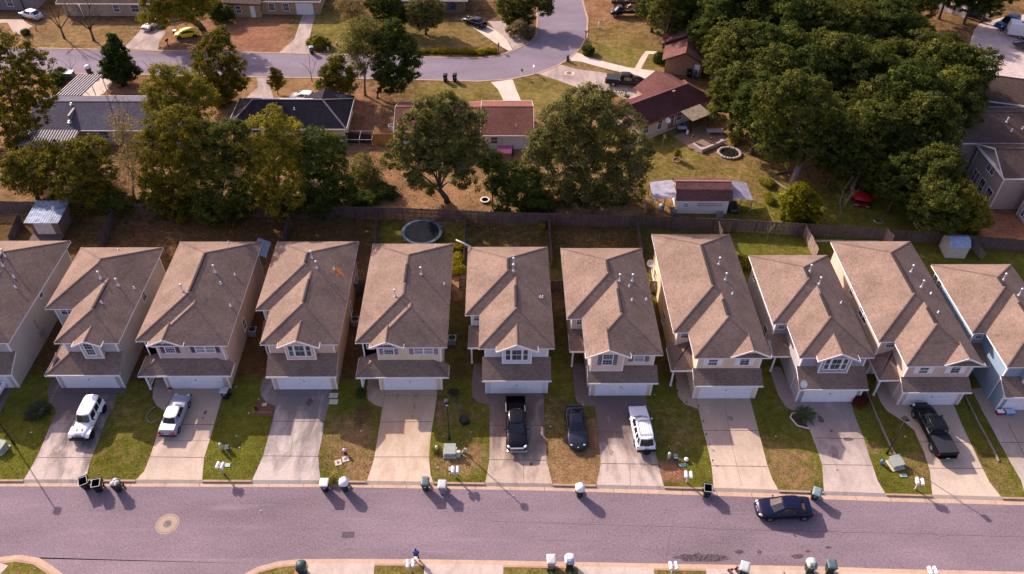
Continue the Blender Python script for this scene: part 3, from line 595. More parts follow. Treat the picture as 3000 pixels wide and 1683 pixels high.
# ================================================================ the row of houses
def atx(r, x, y, xp):
    o = RG[r]; px, py = o[0] + x / o[2], o[1] + y / o[2]
    d = RM @ np.array([px - CX, -(py - CY), -F_PX]); k = xp / d[0]
    return Vector((xp, d[1] * k, H + d[2] * k))
def ring(b, poly, d, z0, z1, mi=0, din=.01):
    """board running round a closed outline, d outward"""
    n = len(poly)
    ar = sum(poly[k][0] * poly[(k + 1) % n][1] - poly[(k + 1) % n][0] * poly[k][1] for k in range(n))
    P = [Vector(p[:2]) for p in (poly if ar > 0 else poly[::-1])]
    def off(dd):
        o = []
        for k in range(n):
            a = (P[k] - P[k - 1]).normalized(); c = (P[(k + 1) % n] - P[k]).normalized()
            n1 = Vector((a.y, -a.x)); n2 = Vector((c.y, -c.x)); m = (n1 + n2); m = m / max(.2, m.length_squared) * 2
            o.append(P[k] + m * dd)
        return o
    A, B = off(d), off(-din)
    for k in range(n):
        j = (k + 1) % n
        b.face([(A[k].x, A[k].y, z0), (A[j].x, A[j].y, z0), (A[j].x, A[j].y, z1), (A[k].x, A[k].y, z1)], mi)
        b.face([(A[k].x, A[k].y, z1), (A[j].x, A[j].y, z1), (B[j].x, B[j].y, z1), (B[k].x, B[k].y, z1)], mi)
        b.face([(B[k].x, B[k].y, z0), (B[k].x, B[k].y, z1), (B[j].x, B[j].y, z1), (B[j].x, B[j].y, z0)], mi)
        b.face([(A[k].x, A[k].y, z0), (B[k].x, B[k].y, z0), (B[j].x, B[j].y, z0), (A[j].x, A[j].y, z0)], mi)
CAPM = m_shingle('shingle_cap', (.198, .138, .118), (.168, .116, .100), (.13, .088, .08))

def window(parent, c, w, h, face='y-', bars=(2, 3), double=False, sill=True, fr=WHITE, glass=None, arch=False):
    """frame with muntins and a sunk pane; c = bottom centre on the wall surface (parent space)"""
    glass = glass or (GLASSF if face == 'y-' else GLASS)
    ang = {'y-': 0, 'x+': PI / 2, 'y+': PI, 'x-': -PI / 2}[face]
    T = Matrix.Translation(c) @ Matrix.Rotation(ang, 4, 'Z')
    f = MB(T); t = .075; d = .05
    f.box(-w / 2 - t, -w / 2, -d, .01, -t, h + t); f.box(w / 2, w / 2 + t, -d, .01, -t, h + t)
    f.box(-w / 2, w / 2, -d, .01, h, h + t); f.box(-w / 2, w / 2, -d - (.04 if sill else 0), .01, -t, 0)
    if double: f.box(-.05, .05, -d - .005, .01, 0, h)
    f.box(-w / 2, w / 2, -d + .012, -.01, h * .5 - .025, h * .5 + .025)
    m = .013
    for k in range(1, bars[0] * (2 if double else 1)):
        x = -w / 2 + w * k / (bars[0] * (2 if double else 1)); f.box(x - m / 2, x + m / 2, -.026, -.012, .0, h)
    for k in range(1, bars[1]):
        z = h * k / bars[1]
        if abs(z - h / 2) > .08: f.box(-w / 2, w / 2, -.0245, -.0125, z - m / 2, z + m / 2)
    o = f.build('window', fr, parent)
    g = MB(T); g.face([(-w / 2, -.008, 0), (w / 2, -.008, 0), (w / 2, -.008, h), (-w / 2, -.008, h)]); g.build('pane', glass, o)
    b2 = MB(T)                                                     # half-drawn pale blind behind the upper sash
    return o
def shutter(parent, x0, x1, z0, z1, y, m):
    b = MB(); b.box(x0, x1, y - .035, y + .005, z0, z1)
    n = int((z1 - z0) / .11)
    for k in range(n): z = z0 + .07 + k * (z1 - z0 - .12) / n; b.box(x0 + .045, x1 - .045, y - .048, y - .03, z, z + .05)
    b.build('shutter', m, parent)
BLIND = mat('pale_blind', (.30, .31, .34), .35, var=.08, spec=.6)
SHUT = {'E': mat('shutter_mauve', (.30, .22, .34), .6, var=.08), 'C': mat('shutter_charcoal', (.10, .085, .10), .6, var=.08), 'G': mat('shutter_slate', (.17, .18, .23), .6, var=.08), 'H': WHITE, 'J': WHITE}
ZE, SL_ = 5.20, .5
HS = {
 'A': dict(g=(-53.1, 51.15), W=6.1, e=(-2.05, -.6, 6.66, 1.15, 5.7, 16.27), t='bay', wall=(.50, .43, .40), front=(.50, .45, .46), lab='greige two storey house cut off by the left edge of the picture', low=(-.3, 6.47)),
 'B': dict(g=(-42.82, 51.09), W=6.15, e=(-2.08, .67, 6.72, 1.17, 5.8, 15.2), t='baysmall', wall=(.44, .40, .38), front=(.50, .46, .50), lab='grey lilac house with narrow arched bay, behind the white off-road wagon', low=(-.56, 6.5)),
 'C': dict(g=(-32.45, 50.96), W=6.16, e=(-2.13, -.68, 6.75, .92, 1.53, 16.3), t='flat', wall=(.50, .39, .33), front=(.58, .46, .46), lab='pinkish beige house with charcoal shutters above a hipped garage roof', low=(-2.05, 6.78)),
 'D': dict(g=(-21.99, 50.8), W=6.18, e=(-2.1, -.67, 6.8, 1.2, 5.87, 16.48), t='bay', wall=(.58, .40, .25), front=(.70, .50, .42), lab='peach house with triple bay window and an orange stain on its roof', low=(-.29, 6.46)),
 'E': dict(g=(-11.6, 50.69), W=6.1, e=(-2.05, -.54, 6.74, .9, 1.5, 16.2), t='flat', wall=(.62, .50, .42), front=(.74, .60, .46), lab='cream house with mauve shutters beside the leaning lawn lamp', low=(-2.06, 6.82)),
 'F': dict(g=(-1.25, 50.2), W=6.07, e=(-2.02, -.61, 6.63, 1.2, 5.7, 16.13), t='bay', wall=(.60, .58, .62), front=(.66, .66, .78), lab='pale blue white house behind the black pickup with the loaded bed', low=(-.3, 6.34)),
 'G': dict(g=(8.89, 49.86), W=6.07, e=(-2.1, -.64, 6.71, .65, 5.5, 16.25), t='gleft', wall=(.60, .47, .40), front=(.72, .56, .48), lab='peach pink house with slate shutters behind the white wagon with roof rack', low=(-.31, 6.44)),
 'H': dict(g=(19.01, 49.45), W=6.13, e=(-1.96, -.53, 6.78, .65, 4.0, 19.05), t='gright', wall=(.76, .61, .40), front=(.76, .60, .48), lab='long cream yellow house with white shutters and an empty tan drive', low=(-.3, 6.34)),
 'I': dict(g=(29.03, 48.97), W=6.15, e=(-1.97, -.6, 6.6, 1.14, 5.65, 15.95), t='bay', wall=(.48, .45, .47), front=(.34, .32, .42), lab='slate grey house with triple bay window and a dish on its garage roof', low=(-.31, 6.31)),  # side walls paler than the front: sunlight painted into the siding colour
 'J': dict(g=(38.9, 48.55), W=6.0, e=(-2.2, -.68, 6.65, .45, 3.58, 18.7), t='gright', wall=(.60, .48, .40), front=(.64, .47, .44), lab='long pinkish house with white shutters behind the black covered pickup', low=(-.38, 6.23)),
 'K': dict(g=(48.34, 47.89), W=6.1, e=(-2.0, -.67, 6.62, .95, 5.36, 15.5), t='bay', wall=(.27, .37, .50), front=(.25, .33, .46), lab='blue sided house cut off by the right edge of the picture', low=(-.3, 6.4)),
}
FLUES = {'A': ('1', [(50, 330), (25, 415)], [(133, 525), (152, 625)]), 'B': ('1', [(945, 530), (1115, 605)], [(1115, 272), (1265, 632), (958, 768)]), 'C': ('1', [(2025, 478), (1722, 660)], [(2150, 198), (2212, 505), (2078, 585), (2170, 797)]),
         'D': ('2', [(688, 345), (735, 440)], [(898, 452)]), 'E': ('2', [(1715, 498), (1472, 708)], [(1850, 238), (1933, 592)]), 'F': ('3', [(657, 410), (655, 470)], [(908, 715), (930, 715)]),
         'G': ('3', [(1652, 562), (1772, 562)], [(1745, 612), (1770, 742), (1905, 738)]), 'H': ('4', [(820, 405), (882, 552)], [(948, 684)]), 'I': ('5', [(230, 475), (318, 592)], [(525, 768)]),
         'J': ('5', [(1182, 478), (1278, 622)], [(1370, 682), (1438, 860)]), 'K': ('5', [(2045, 560), (2195, 700)], [])}

def roof_z(e, x, y):
    x0, x1, x2, y0, y1, y2 = e
    return ZE + SL_ * max(min(x - x0, x2 - x, y - y1, y2 - y), min(x - x1, x2 - x, y - y0, y2 - y))
def caps(b, segs, mi, r=.075):
    for p, q in segs:
        p, q = Vector(p) + Vector((0, 0, .0)), Vector(q); d = (q - p).normalized(); s = d.cross(Vector((0, 0, 1))).normalized() * r * 1.4
        u = Vector((0, 0, .035)); b.face([p - s, q - s, q + u, p + u], mi); b.face([p + u, q + u, q + s, p + s], mi)

def row_house(k, h):
    W_, e, ty = h['W'], h['e'], h['t']; x0, x1, x2, y0, y1, y2 = e
    gx, gy = h['g']; t = thing('town_house', h['lab'], 'house', (gx, gy, 0), 0, 'houses in the row along the street')
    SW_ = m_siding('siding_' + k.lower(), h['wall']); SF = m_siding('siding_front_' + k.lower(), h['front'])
    fy, ny, yb = y0 + .42, y1 + .42, y2 - .45
    ux, rx = x1 + .55, x0 + .55
    zt = ZE - .02
    # walls: side siding (0) and front siding (1)
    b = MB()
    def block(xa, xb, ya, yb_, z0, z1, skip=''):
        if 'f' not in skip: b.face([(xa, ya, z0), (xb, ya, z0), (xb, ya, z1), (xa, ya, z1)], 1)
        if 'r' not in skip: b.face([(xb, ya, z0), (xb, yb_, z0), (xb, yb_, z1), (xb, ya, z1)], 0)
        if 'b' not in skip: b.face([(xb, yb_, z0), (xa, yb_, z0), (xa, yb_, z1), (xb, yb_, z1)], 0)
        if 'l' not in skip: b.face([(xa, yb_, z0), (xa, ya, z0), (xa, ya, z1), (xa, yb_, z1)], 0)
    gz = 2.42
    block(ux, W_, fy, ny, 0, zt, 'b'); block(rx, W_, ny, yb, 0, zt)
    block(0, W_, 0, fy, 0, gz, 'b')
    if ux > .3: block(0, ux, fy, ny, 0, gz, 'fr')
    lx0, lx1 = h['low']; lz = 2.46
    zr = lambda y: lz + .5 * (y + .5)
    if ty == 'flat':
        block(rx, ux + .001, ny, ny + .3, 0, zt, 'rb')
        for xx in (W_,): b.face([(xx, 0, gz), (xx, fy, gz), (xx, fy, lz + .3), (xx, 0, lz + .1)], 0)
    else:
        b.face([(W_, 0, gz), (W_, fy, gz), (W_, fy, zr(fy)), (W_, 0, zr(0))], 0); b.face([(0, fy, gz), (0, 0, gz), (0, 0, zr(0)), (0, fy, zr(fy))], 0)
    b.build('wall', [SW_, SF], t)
    # main roof ------------------------------------------------
    h1, h2 = (x2 - x0) / 2, (x2 - x1) / 2; xr1, xr2 = (x0 + x2) / 2, (x1 + x2) / 2
    z1, z2 = ZE + SL_ * h1, ZE + SL_ * h2
    r = MB()
    A, Bk = (xr1, y1 + h1, z1), (xr1, y2 - h1, z1); Fv, Fa = (xr2, y1 + h2, z2), (xr2, y0 + h2, z2)
    r.face([(x0, y1, ZE), A, Bk, (x0, y2, ZE)][::-1]); r.face([(x0, y2, ZE), Bk, (x2, y2, ZE)][::-1])
    r.face([(x2, y2, ZE), Bk, A, Fv, Fa, (x2, y0, ZE)][::-1]); r.face([(x0, y1, ZE), (x1, y1, ZE), Fv, A])
    r.face([(x1, y1, ZE), (x1, y0, ZE), Fa, Fv]); r.face([(x1, y0, ZE), (x2, y0, ZE), Fa])
    caps(r, [((x0, y1, ZE), A), (A, Bk), (Bk, (x0, y2, ZE)), (Bk, (x2, y2, ZE)), (A, Fv), (Fv, Fa), (Fa, (x1, y0, ZE)), (Fa, (x2, y0, ZE))], 1)
    ro = r.build('roof', [SHG, CAPM], t)
    out = [(x1, y0), (x2, y0), (x2, y2), (x0, y2), (x0, y1), (x1, y1)]
    f = MB(); ring(f, out, -.03, ZE - .2, ZE - .008, 0, .07); ring(f, out, .012, ZE - .035, ZE + .004, 1, .06); f.face([(p[0], p[1], ZE - .19) for p in out][::-1]); f.build('eave_trim', [WHITE, CAPM], t)
    # roof vents
    rg, fl, sm = FLUES[k]
    def base(px, py):
        z = 6.3
        for _ in range(4):
            p = at(rg, px, py, z); lx, ly = p.x - gx, p.y - gy; z = roof_z(e, min(max(lx, x0 + .2), x2 - .2), min(max(ly, y0 + .2), y2 - .2))
        return lx, ly, z
    for px, py in fl:
        x, y, z = base(px, py); q = MB(); q.lathe([(.14, z - .15), (.13, z + .12), (.065, z + .16), (.06, z + .85), (.12, z + .87), (.13, z + .98), (.03, z + 1.04)], 10, (x, y)); q.build('flue_pipe', PIPE, ro, True)
    for px, py in sm:
        x, y, z = base(px, py); q = MB(); q.lathe([(.12, z - .12), (.10, z + .06), (.055, z + .08), (.055, z + .3)], 9, (x, y)); q.build('vent_pipe', PIPE, ro, True)
    def rvent(xa, ya, yb_, z):
        q = MB(); q.loft([[(xa - .17, y, z - .06), (xa - .13, y, z + .055), (xa, y, z + .085), (xa + .13, y, z + .055), (xa + .17, y, z - .06)] for y in (ya, yb_)]); q.build('ridge_vent', RIDGEV, ro)
    L = y2 - y1 - 2 * h1
    if L > .8:
        if k == 'E': rvent(xr1, y1 + h1 + L * .30, y1 + h1 + L * .75, z1)
        else: rvent(xr1, y1 + h1 + .15, y2 - h1 - .1, z1)
    if (y1 - y0) > 2.5: rvent(xr2, y0 + h2 + .2, y0 + h2 + (y1 - y0) * .72, z2)
    if k == 'D':
        x, y, z = base(935, 470); q = MB(); n = 16
        pts = [(x + (.62 + .3 * math.sin(j * 5.1)) * math.cos(2 * PI * j / n), y + (.62 + .3 * math.cos(j * 3.7)) * math.sin(2 * PI * j / n)) for j in range(n)]
        q.face([(a, c, roof_z(e, a, c) + .012) for a, c in pts]); q.build('lichen_stain', mat('orange_lichen', (.42, .16, .075), .9, var=.3, scale=5, fine=10), ro)
    # lower garage roof --------------------------------------
    q = MB(); ty0 = -.5; top = fy + .02
    if ty == 'flat':
        d = ny + .12 + .5
        q.face([(lx0, ty0, lz), (lx1, ty0, lz), (lx1 - d, ty0 + d, lz + .5 * d), (lx0 + d, ty0 + d, lz + .5 * d)])
        q.face([(lx1, ty0, lz), (lx1, ty0 + d * .62, lz), (lx1 - d, ty0 + d, lz + .5 * d)]); q.face([(lx0, ty0 + d, lz), (lx0, ty0, lz), (lx0 + d, ty0 + d, lz + .5 * d)])
        caps(q, [((lx0, ty0, lz), (lx0 + d, ty0 + d, lz + .5 * d)), ((lx1, ty0, lz), (lx1 - d * .8, ty0 + d * .8, lz + .4 * d))], 1)
        lo = [(lx0, ty0), (lx1, ty0), (lx1, ty0 + d * .6), (lx0, ty0 + d)]
    elif ty == 'baysmall':
        d = ux - lx0
        q.face([(lx0, ty0, lz), (lx1, ty0, lz), (lx1, top, zr(top)), (lx0 + d + (top - ty0 - d), top, zr(top)), (lx0 + (top - ty0), top, zr(top))])
        q.face([(lx0, ny, lz), (lx0, ty0, lz), (lx0 + (top - ty0), top, zr(top)), (lx0 + (top - ty0), ny, zr(top))])
        caps(q, [((lx0, ty0, lz), (lx0 + top - ty0, top, zr(top)))], 1)
        lo = [(lx0, ty0), (lx1, ty0), (lx1, top), (0.2, top), (.2, ny), (lx0, ny)]
    else:
        q.face([(lx0, ty0, lz), (lx1, ty0, lz), (lx1, top, zr(top)), (lx0, top, zr(top))])
        for xx, s in ((lx0, -1), (lx1, 1)):
            q.face([(xx, ty0, lz - .02), (xx, top, zr(top) - .02), (xx, top, zr(top) - .2), (xx, ty0, lz - .2)][::s], 2)
        lo = [(lx0, ty0), (lx1, ty0), (lx1, top), (lx0, top)]
    q.build('garage_roof', [SHG, CAPM, WHITE], t)
    f = MB()
    f.box(lx0 - .02, lx1 + .02, ty0 - .035, ty0, lz - .2, lz + .012)
    f.face([(lx0, ty0, lz - .19), (lx0, 0, lz - .19), (lx1, 0, lz - .19), (lx1, ty0, lz - .19)])
    if ty == 'flat':
        d = ny + .62; f.box(lx0 - .03, lx0, ty0, ty0 + d, lz - .2, lz + .012); f.box(lx1, lx1 + .03, ty0, ty0 + d * .6, lz - .2, lz + .012)
        f.face([(lx0, 0, lz - .19), (lx0, ty0 + d, lz - .19), (0, ty0 + d, lz - .19), (0, 0, lz - .19)])
    if ty == 'baysmall': f.box(lx0 - .03, lx0, ty0, ny, lz - .2, lz + .012)
    f.build('gutter_board', WHITE, t)
    # garage door and trim ------------------------------------
    g = MB(); ga, gb = .62, W_ - .62
    if ty == 'flat': ga, gb = .55, W_ - .65
    for j in range(4):
        z0 = .03 + j * .535; g.box(ga, gb, -.035, -.004, z0, z0 + .52)
        nn = 8
        for i in range(nn):
            u = ga + .1 + i * (gb - ga - .2) / nn; g.box(u + .04, u + (gb - ga - .2) / nn - .04, -.044, -.03, z0 + .09, z0 + .43)
    gd = g.build('garage_door', DOORW, t)
    g = MB(); g.box((ga + gb) / 2 - .04, (ga + gb) / 2 + .04, -.08, -.03, 1.20, 1.36); g.build('handle', BLACK, gd)
    c = .11; fz = zr(fy) if ty != 'flat' else lz + .35
    def boards(name, *bx):
        f = MB()
        for q in bx: f.box(*q)
        f.build(name, WHITE, t)
    lo_, up_ = lz - .2, ZE - .2
    boards('corner_board', (-.02, c, -.022, 0, 0, lo_), (-.022, 0, -.02, .1, 0, lo_)); boards('corner_board', (W_ - c, W_ + .02, -.022, 0, 0, lo_), (W_, W_ + .022, -.02, .1, 0, lo_))
    boards('door_frame', (ga - .10, ga, -.05, 0, 0, 2.2), (gb, gb + .10, -.05, 0, 0, 2.2), (ga - .1, gb + .1, -.05, 0, 2.2, 2.27))
    boards('corner_board', (ux - .02, ux + c, fy - .022, fy, fz, up_), (ux - .022, ux, fy, fy + .1, 0 if ux <= .01 else fz, up_)); boards('corner_board', (W_ - c, W_ + .02, fy - .022, fy, fz, up_), (W_, W_ + .022, fy, fy + .1, fz, up_))
    boards('corner_board', (rx - .02, rx + c, ny - .022, ny, 0, up_), (rx - .022, rx, ny, ny + .1, 0, up_)); boards('corner_board', (W_ - c, W_ + .02, yb, yb + .02, 0, up_), (W_, W_ + .022, yb - .1, yb, 0, up_))
    # gable, bay and front windows ----------------------------
    def gable(xa, xb, ye, zb, yw, ys, sl=.5, deco=True):
        xc = (xa + xb) / 2; zp = zb + sl * (xb - xa) / 2; ym = y0 + (zp - ZE) / SL_ + .15; yl = y0 + (zb - ZE) / SL_ + .1
        q = MB()
        q.face([(xa, ye, zb), (xc, ye, zp), (xc, ym, zp), (xa, max(yl, ye + .3), zb)][::-1]); q.face([(xc, ye, zp), (xb, ye, zb), (xb, max(yl, ye + .3), zb), (xc, ym, zp)][::-1])
        caps(q, [((xc, ye, zp), (xc, ym, zp))], 1, .06)
        go = q.build('gable_roof', [SHG, CAPM], t)
        f = MB(); w = .17
        for s0, s1 in (((xa, zb), (xc, zp)), ((xc, zp), (xb, zb))):
            f.loft([[(s[0], ye - .035, s[1] - w), (s[0], ye - .035, s[1] + .012), (s[0], ye + .0, s[1] + .012), (s[0], ye, s[1] - w)] for s in (s0, s1)])
        f.box(xa - .03, xa, ye - .03, max(yl, ye + .3), zb - w, zb + .012); f.box(xb, xb + .03, ye - .03, max(yl, ye + .3), zb - w, zb + .012)
        f.face([(xa, ye, zb - w + .01), (xa, yw + .2, zb - w + .01), (xc, yw + .2, zp - w + .01), (xc, ye, zp - w + .01)][::-1]); f.face([(xb, ye, zb - w + .01), (xb, yw + .2, zb - w + .01), (xc, yw + .2, zp - w + .01), (xc, ye, zp - w + .01)])
        f.build('barge_board', WHITE, go)
        f = MB(); hw = (xb - xa) / 2 - .12; f.face([(xc - hw, yw - .004, zb - .02), (xc + hw, yw - .004, zb - .02), (xc, yw - .004, zp - .12)]); f.build('gable_wall', SF, go)
        if deco:
            f = MB()
            for s in (-1, 1):
                f.tube([(xc + s * (.45 * math.sin(a)), yw - .03, zp - .20 - .30 * (1 - math.cos(a))) for a in (.15, .5, .9, 1.25, 1.5)], .022, 5)
                f.tube([(xc, yw - .03, zp - .52), (xc + s * .3, yw - .03, zp - .30)], .018, 5)
            f.box(xc - .02, xc + .02, yw - .05, yw - .01, zp - .56, zp - .16); f.build('fretwork', WHITE, go)
        return go
    if ty in ('bay', 'baysmall'):
        xa, xb, gl, gr = (3.05, 4.85, 2.55, 5.3) if ty == 'baysmall' else (1.62, 4.45, 1.05, 5.02)
        yw = fy - .6; q = MB(); zb = lz + .5 * (yw + .5) - .02
        q.face([(xa, yw, zb), (xb, yw, zb), (xb, yw, 5.45), (xa, yw, 5.45)], 1); q.face([(xb, yw, zb), (xb, fy, zb), (xb, fy, 5.4), (xb, yw, 5.4)]); q.face([(xa, fy, zb), (xa, yw, zb), (xa, yw, 5.4), (xa, fy, 5.4)])
        bo = q.build('bay_wall', [SW_, SF], t)
        f = MB()
        for xx in (xa, xb): f.box(xx - .02, xx + .1, yw - .022, yw, zb, 5.3) if xx == xa else f.box(xx - .1, xx + .02, yw - .022, yw, zb, 5.3)
        f.box(xb, xb + .022, yw, yw + .1, zb, 5.25); f.box(xa - .022, xa, yw, yw + .1, zb, 5.25); f.box(xa + .1, xb - .1, yw - .02, yw, zb, zb + .1); f.build('trim', WHITE, bo)
        gable(gl, gr, yw - .36, 5.27, yw, y0)
        if ty == 'bay':
            for c_, w_ in ((2.19, .42), (3.02, .88), (3.86, .42)): window(t, (c_, yw, 3.78), w_, 1.4, bars=(2 if w_ > .6 else 1, 2))
            bl = MB(); bl.box(2.6, 3.44, yw - .0075, yw - .0074, 4.45, 5.16)
        else: window(t, (3.86, yw, 3.76), .78, 1.5, bars=(3, 4))
    elif ty == 'flat':
        yw = fy - .28                                             # the right part of the upper floor steps forward a little
        q = MB(); xa, xb = ux, W_ - .003; zb = lz + .5 * (yw + .5) - .3
        q.face([(xa, yw, zb), (xb, yw, zb), (xb, yw, ZE - .15), (xa, yw, ZE - .15)], 1); q.face([(xb, yw, zb), (xb, fy, zb), (xb, fy, ZE), (xb, yw, ZE)]); q.face([(xa, fy, zb), (xa, yw, zb), (xa, yw, ZE), (xa, fy, ZE)])
        bo = q.build('upper_wall', [SW_, SF], t)
        f = MB(); f.box(xa - .02, xa + .1, yw - .022, yw, zb + .2, ZE - .19); f.build('trim', WHITE, bo); f = MB(); f.box(xb - .1, xb + .02, yw - .022, yw, zb, ZE - .19); f.build('trim', WHITE, bo)
        gable(-.62 if k == 'E' else -.75, 2.64, yw - .36, 5.33, yw, y0, .5)
        S_ = SHUT[k]
        window(t, (1.13, yw, 4.08), .86, 1.32, bars=(4, 5)); shutter(t, .24, .60, 4.04, 5.2, yw, S_); shutter(t, 1.66, 2.02, 4.04, 5.15, yw, S_)
        window(t, (4.46, yw, 4.12), 1.78, .84, bars=(1, 2), double=True, glass=BLIND); shutter(t, 3.08, 3.48, 4.06, 5.0, yw, S_); shutter(t, 5.44, 5.82, 4.06, 5.0, yw, S_)
        window(t, (-.75, ny, 3.95), .62, .8, bars=(2, 2))
    elif ty == 'gleft':
        yw = fy - .5; xa, xb = ux + .01, 3.05; q = MB(); zb = lz + .5 * (yw + .5) - .03
        q.face([(xa, yw, zb), (xb, yw, zb), (xb, yw, 5.4), (xa, yw, 5.4)], 1); q.face([(xb, yw, zb), (xb, fy, zb), (xb, fy, 5.3), (xb, yw, 5.3)]); q.face([(xa, fy, zb), (xa, yw, zb), (xa, yw, 5.3), (xa, fy, 5.3)])
        bo = q.build('bay_wall', [SW_, SF], t)
        f = MB(); f.box(xa - .02, xa + .1, yw - .022, yw, zb, 5.3); f.box(xb - .1, xb + .02, yw - .022, yw, zb, 5.3); f.box(xa - .022, xa, yw, fy, zb, zb + .1); f.box(xa + .1, xb - .1, yw - .02, yw, zb, zb + .1); f.build('trim', WHITE, bo)
        gable(-.68, 3.62, yw - .38, 5.29, yw, y0)
        S_ = SHUT[k]
        window(t, (1.48, yw, 3.95), .9, 1.42, bars=(3, 5)); shutter(t, .56, .95, 3.9, 5.3, yw, S_); shutter(t, 2.02, 2.40, 3.9, 5.3, yw, S_)
        window(t, (4.58, fy, 3.85), .92, .98, bars=(2, 2), glass=BLIND); shutter(t, 3.6, 4.04, 3.8, 4.88, fy, S_); shutter(t, 5.12, 5.55, 3.8, 4.88, fy, S_)
    else:
        yw = fy - .02; gable(2.95, 6.8, yw - .38, 5.24, yw, y0)
        S_ = SHUT[k]
        window(t, (1.5, fy, 3.74), .82, .78, bars=(3, 3)); shutter(t, .58, 1.02, 3.68, 4.58, fy, S_); shutter(t, 1.98, 2.42, 3.68, 4.58, fy, S_)
        window(t, (4.53, fy, 3.74), .84, 1.4, bars=(2, 4)); shutter(t, 3.6, 4.04, 3.7, 5.1, fy, S_); shutter(t, 5.02, 5.46, 3.7, 5.1, fy, S_)
    # porch in the notch --------------------------------------
    if ty != 'flat' and ty != 'baysmall':
        pf = y1 - 1.9 if ty != 'gright' else y1 - 2.55
        pl, pr = -1.75, ux - .005; pz = 2.5; pb = ny + .0; rise = (pb - pf) * .35
        if ty == 'gright': pl = -2.2
        q = MB()
        if ty == 'gright':
            q.face([(pl, pf, pz), (pr, pf, pz), (pr, pb, pz + rise), (pl + (pb - pf) * .9, pb, pz + rise)] if pr > pl + (pb - pf) * .9 else [(pl, pf, pz), (pr, pf, pz), (pr, pb - .3, pz + rise * .88)])
            q.face([(pl, pb + .6, pz), (pl, pf, pz), (min(pr, pl + (pb - pf) * .9), pb, pz + rise)])
        else: q.face([(pl, pf, pz), (pr, pf, pz), (pr, pb, pz + rise), (pl, pb, pz + rise)])
        q.build('porch_roof', SHG, t)
        f = MB(); f.box(pl - .03, pr, pf - .04, pf, pz - .2, pz + .012); f.box(pl - .03, pl, pf, pb, pz - .2, pz + .01); f.face([(pl, pf, pz - .19), (pl, pb, pz - .19), (pr, pb, pz - .19), (pr, pf, pz - .19)]); f.build('porch_trim', WHITE, t)
        f = MB(); f.box(pl + .25, pl + .40, pf + .15, pf + .30, 0, pz - .2); f.box(pl + .21, pl + .44, pf + .11, pf + .34, 0, .12); f.build('porch_post', WHITE, t)
        window(t, (rx + .62, ny, 4.02) if ty == 'bay' else (-.62, ny, 4.0), .62 if ty == 'bay' else .8, .8, bars=(3, 3))
        f = MB(); f.box(-1.12, -.22, ny - .03, ny, .05, 2.1); d_ = f.build('front_door', WHITE, t)
    elif ty == 'flat':
        f = MB(); f.box(lx0 + .32, lx0 + .47, -.12, .03, 0, lz - .2); f.box(lx0 + .28, lx0 + .51, -.16, .07, 0, .12); f.build('porch_post', WHITE, t)
        f = MB()
        for zz in (.2, .95): f.box(lx0 + .37, lx0 + .42, .03, ny, zz, zz + .06)
        for j in range(8): f.box(lx0 + .375, lx0 + .415, .15 + j * .2, .19 + j * .2, .26, .95)
        f.build('porch_rail', WHITE, t)
        f = MB(); f.box(-1.1, -.2, ny - .03, ny, .05, 2.1); f.build('front_door', WHITE, t)
    else:
        window(t, (-.3, ny, 4.0), 1.25, .95, bars=(2, 2), double=True)
        f = MB(); f.box(-1.2, -.3, ny - .03, ny, .05, 2.1); f.build('front_door', WHITE, t)
    # side windows
    for r_, px, py, side, w_, h_ in SIDEWIN.get(k, []):
        xp = gx + (W_ if side == 'R' else rx); p = atx(r_, px, py, xp)
        window(t, (xp - gx, p.y - gy, p.z - h_ / 2), w_, h_, 'x+' if side == 'R' else 'x-', bars=(2, 2), glass=GLASS)
    return t
SIDEWIN = {'A': [('1', 378, 675, 'R', .6, .9)], 'B': [('1', 1350, 695, 'R', .8, 1.2)], 'C': [('1', 2298, 965, 'R', .7, 1.3)], 'D': [('2', 1098, 560, 'R', 1.1, 1.3), ('2', 1050, 820, 'R', 1.1, 1.3)],
           'H': [('3', 1990, 505, 'L', .9, 1.3), ('3', 2070, 905, 'L', .9, 1.4)], 'I': [('4', 1160, 515, 'L', .9, .9), ('4', 1256, 1035, 'L', .9, 1.4)], 'J': [('5', 632, 655, 'L', .8, 1.0), ('5', 720, 845, 'L', .8, 1.2), ('5', 752, 905, 'L', .8, 1.2)], 'K': [('5', 1415, 545, 'L', .7, 1.0), ('5', 1450, 600, 'L', .7, 1.0)]}
for k, h in HS.items(): row_house(k, h)
# ================================================================ houses of the far streets
def px2(pts, z): return [(lambda q: (q.x, q.y))(at(*p, z)) for p in pts]
class Rot:
    """local frame: origin o, x axis along angle a"""
    def __init__(s, o, a): s.T = Matrix.Translation(Vector((o[0], o[1], 0))) @ Matrix.Rotation(a, 4, 'Z')

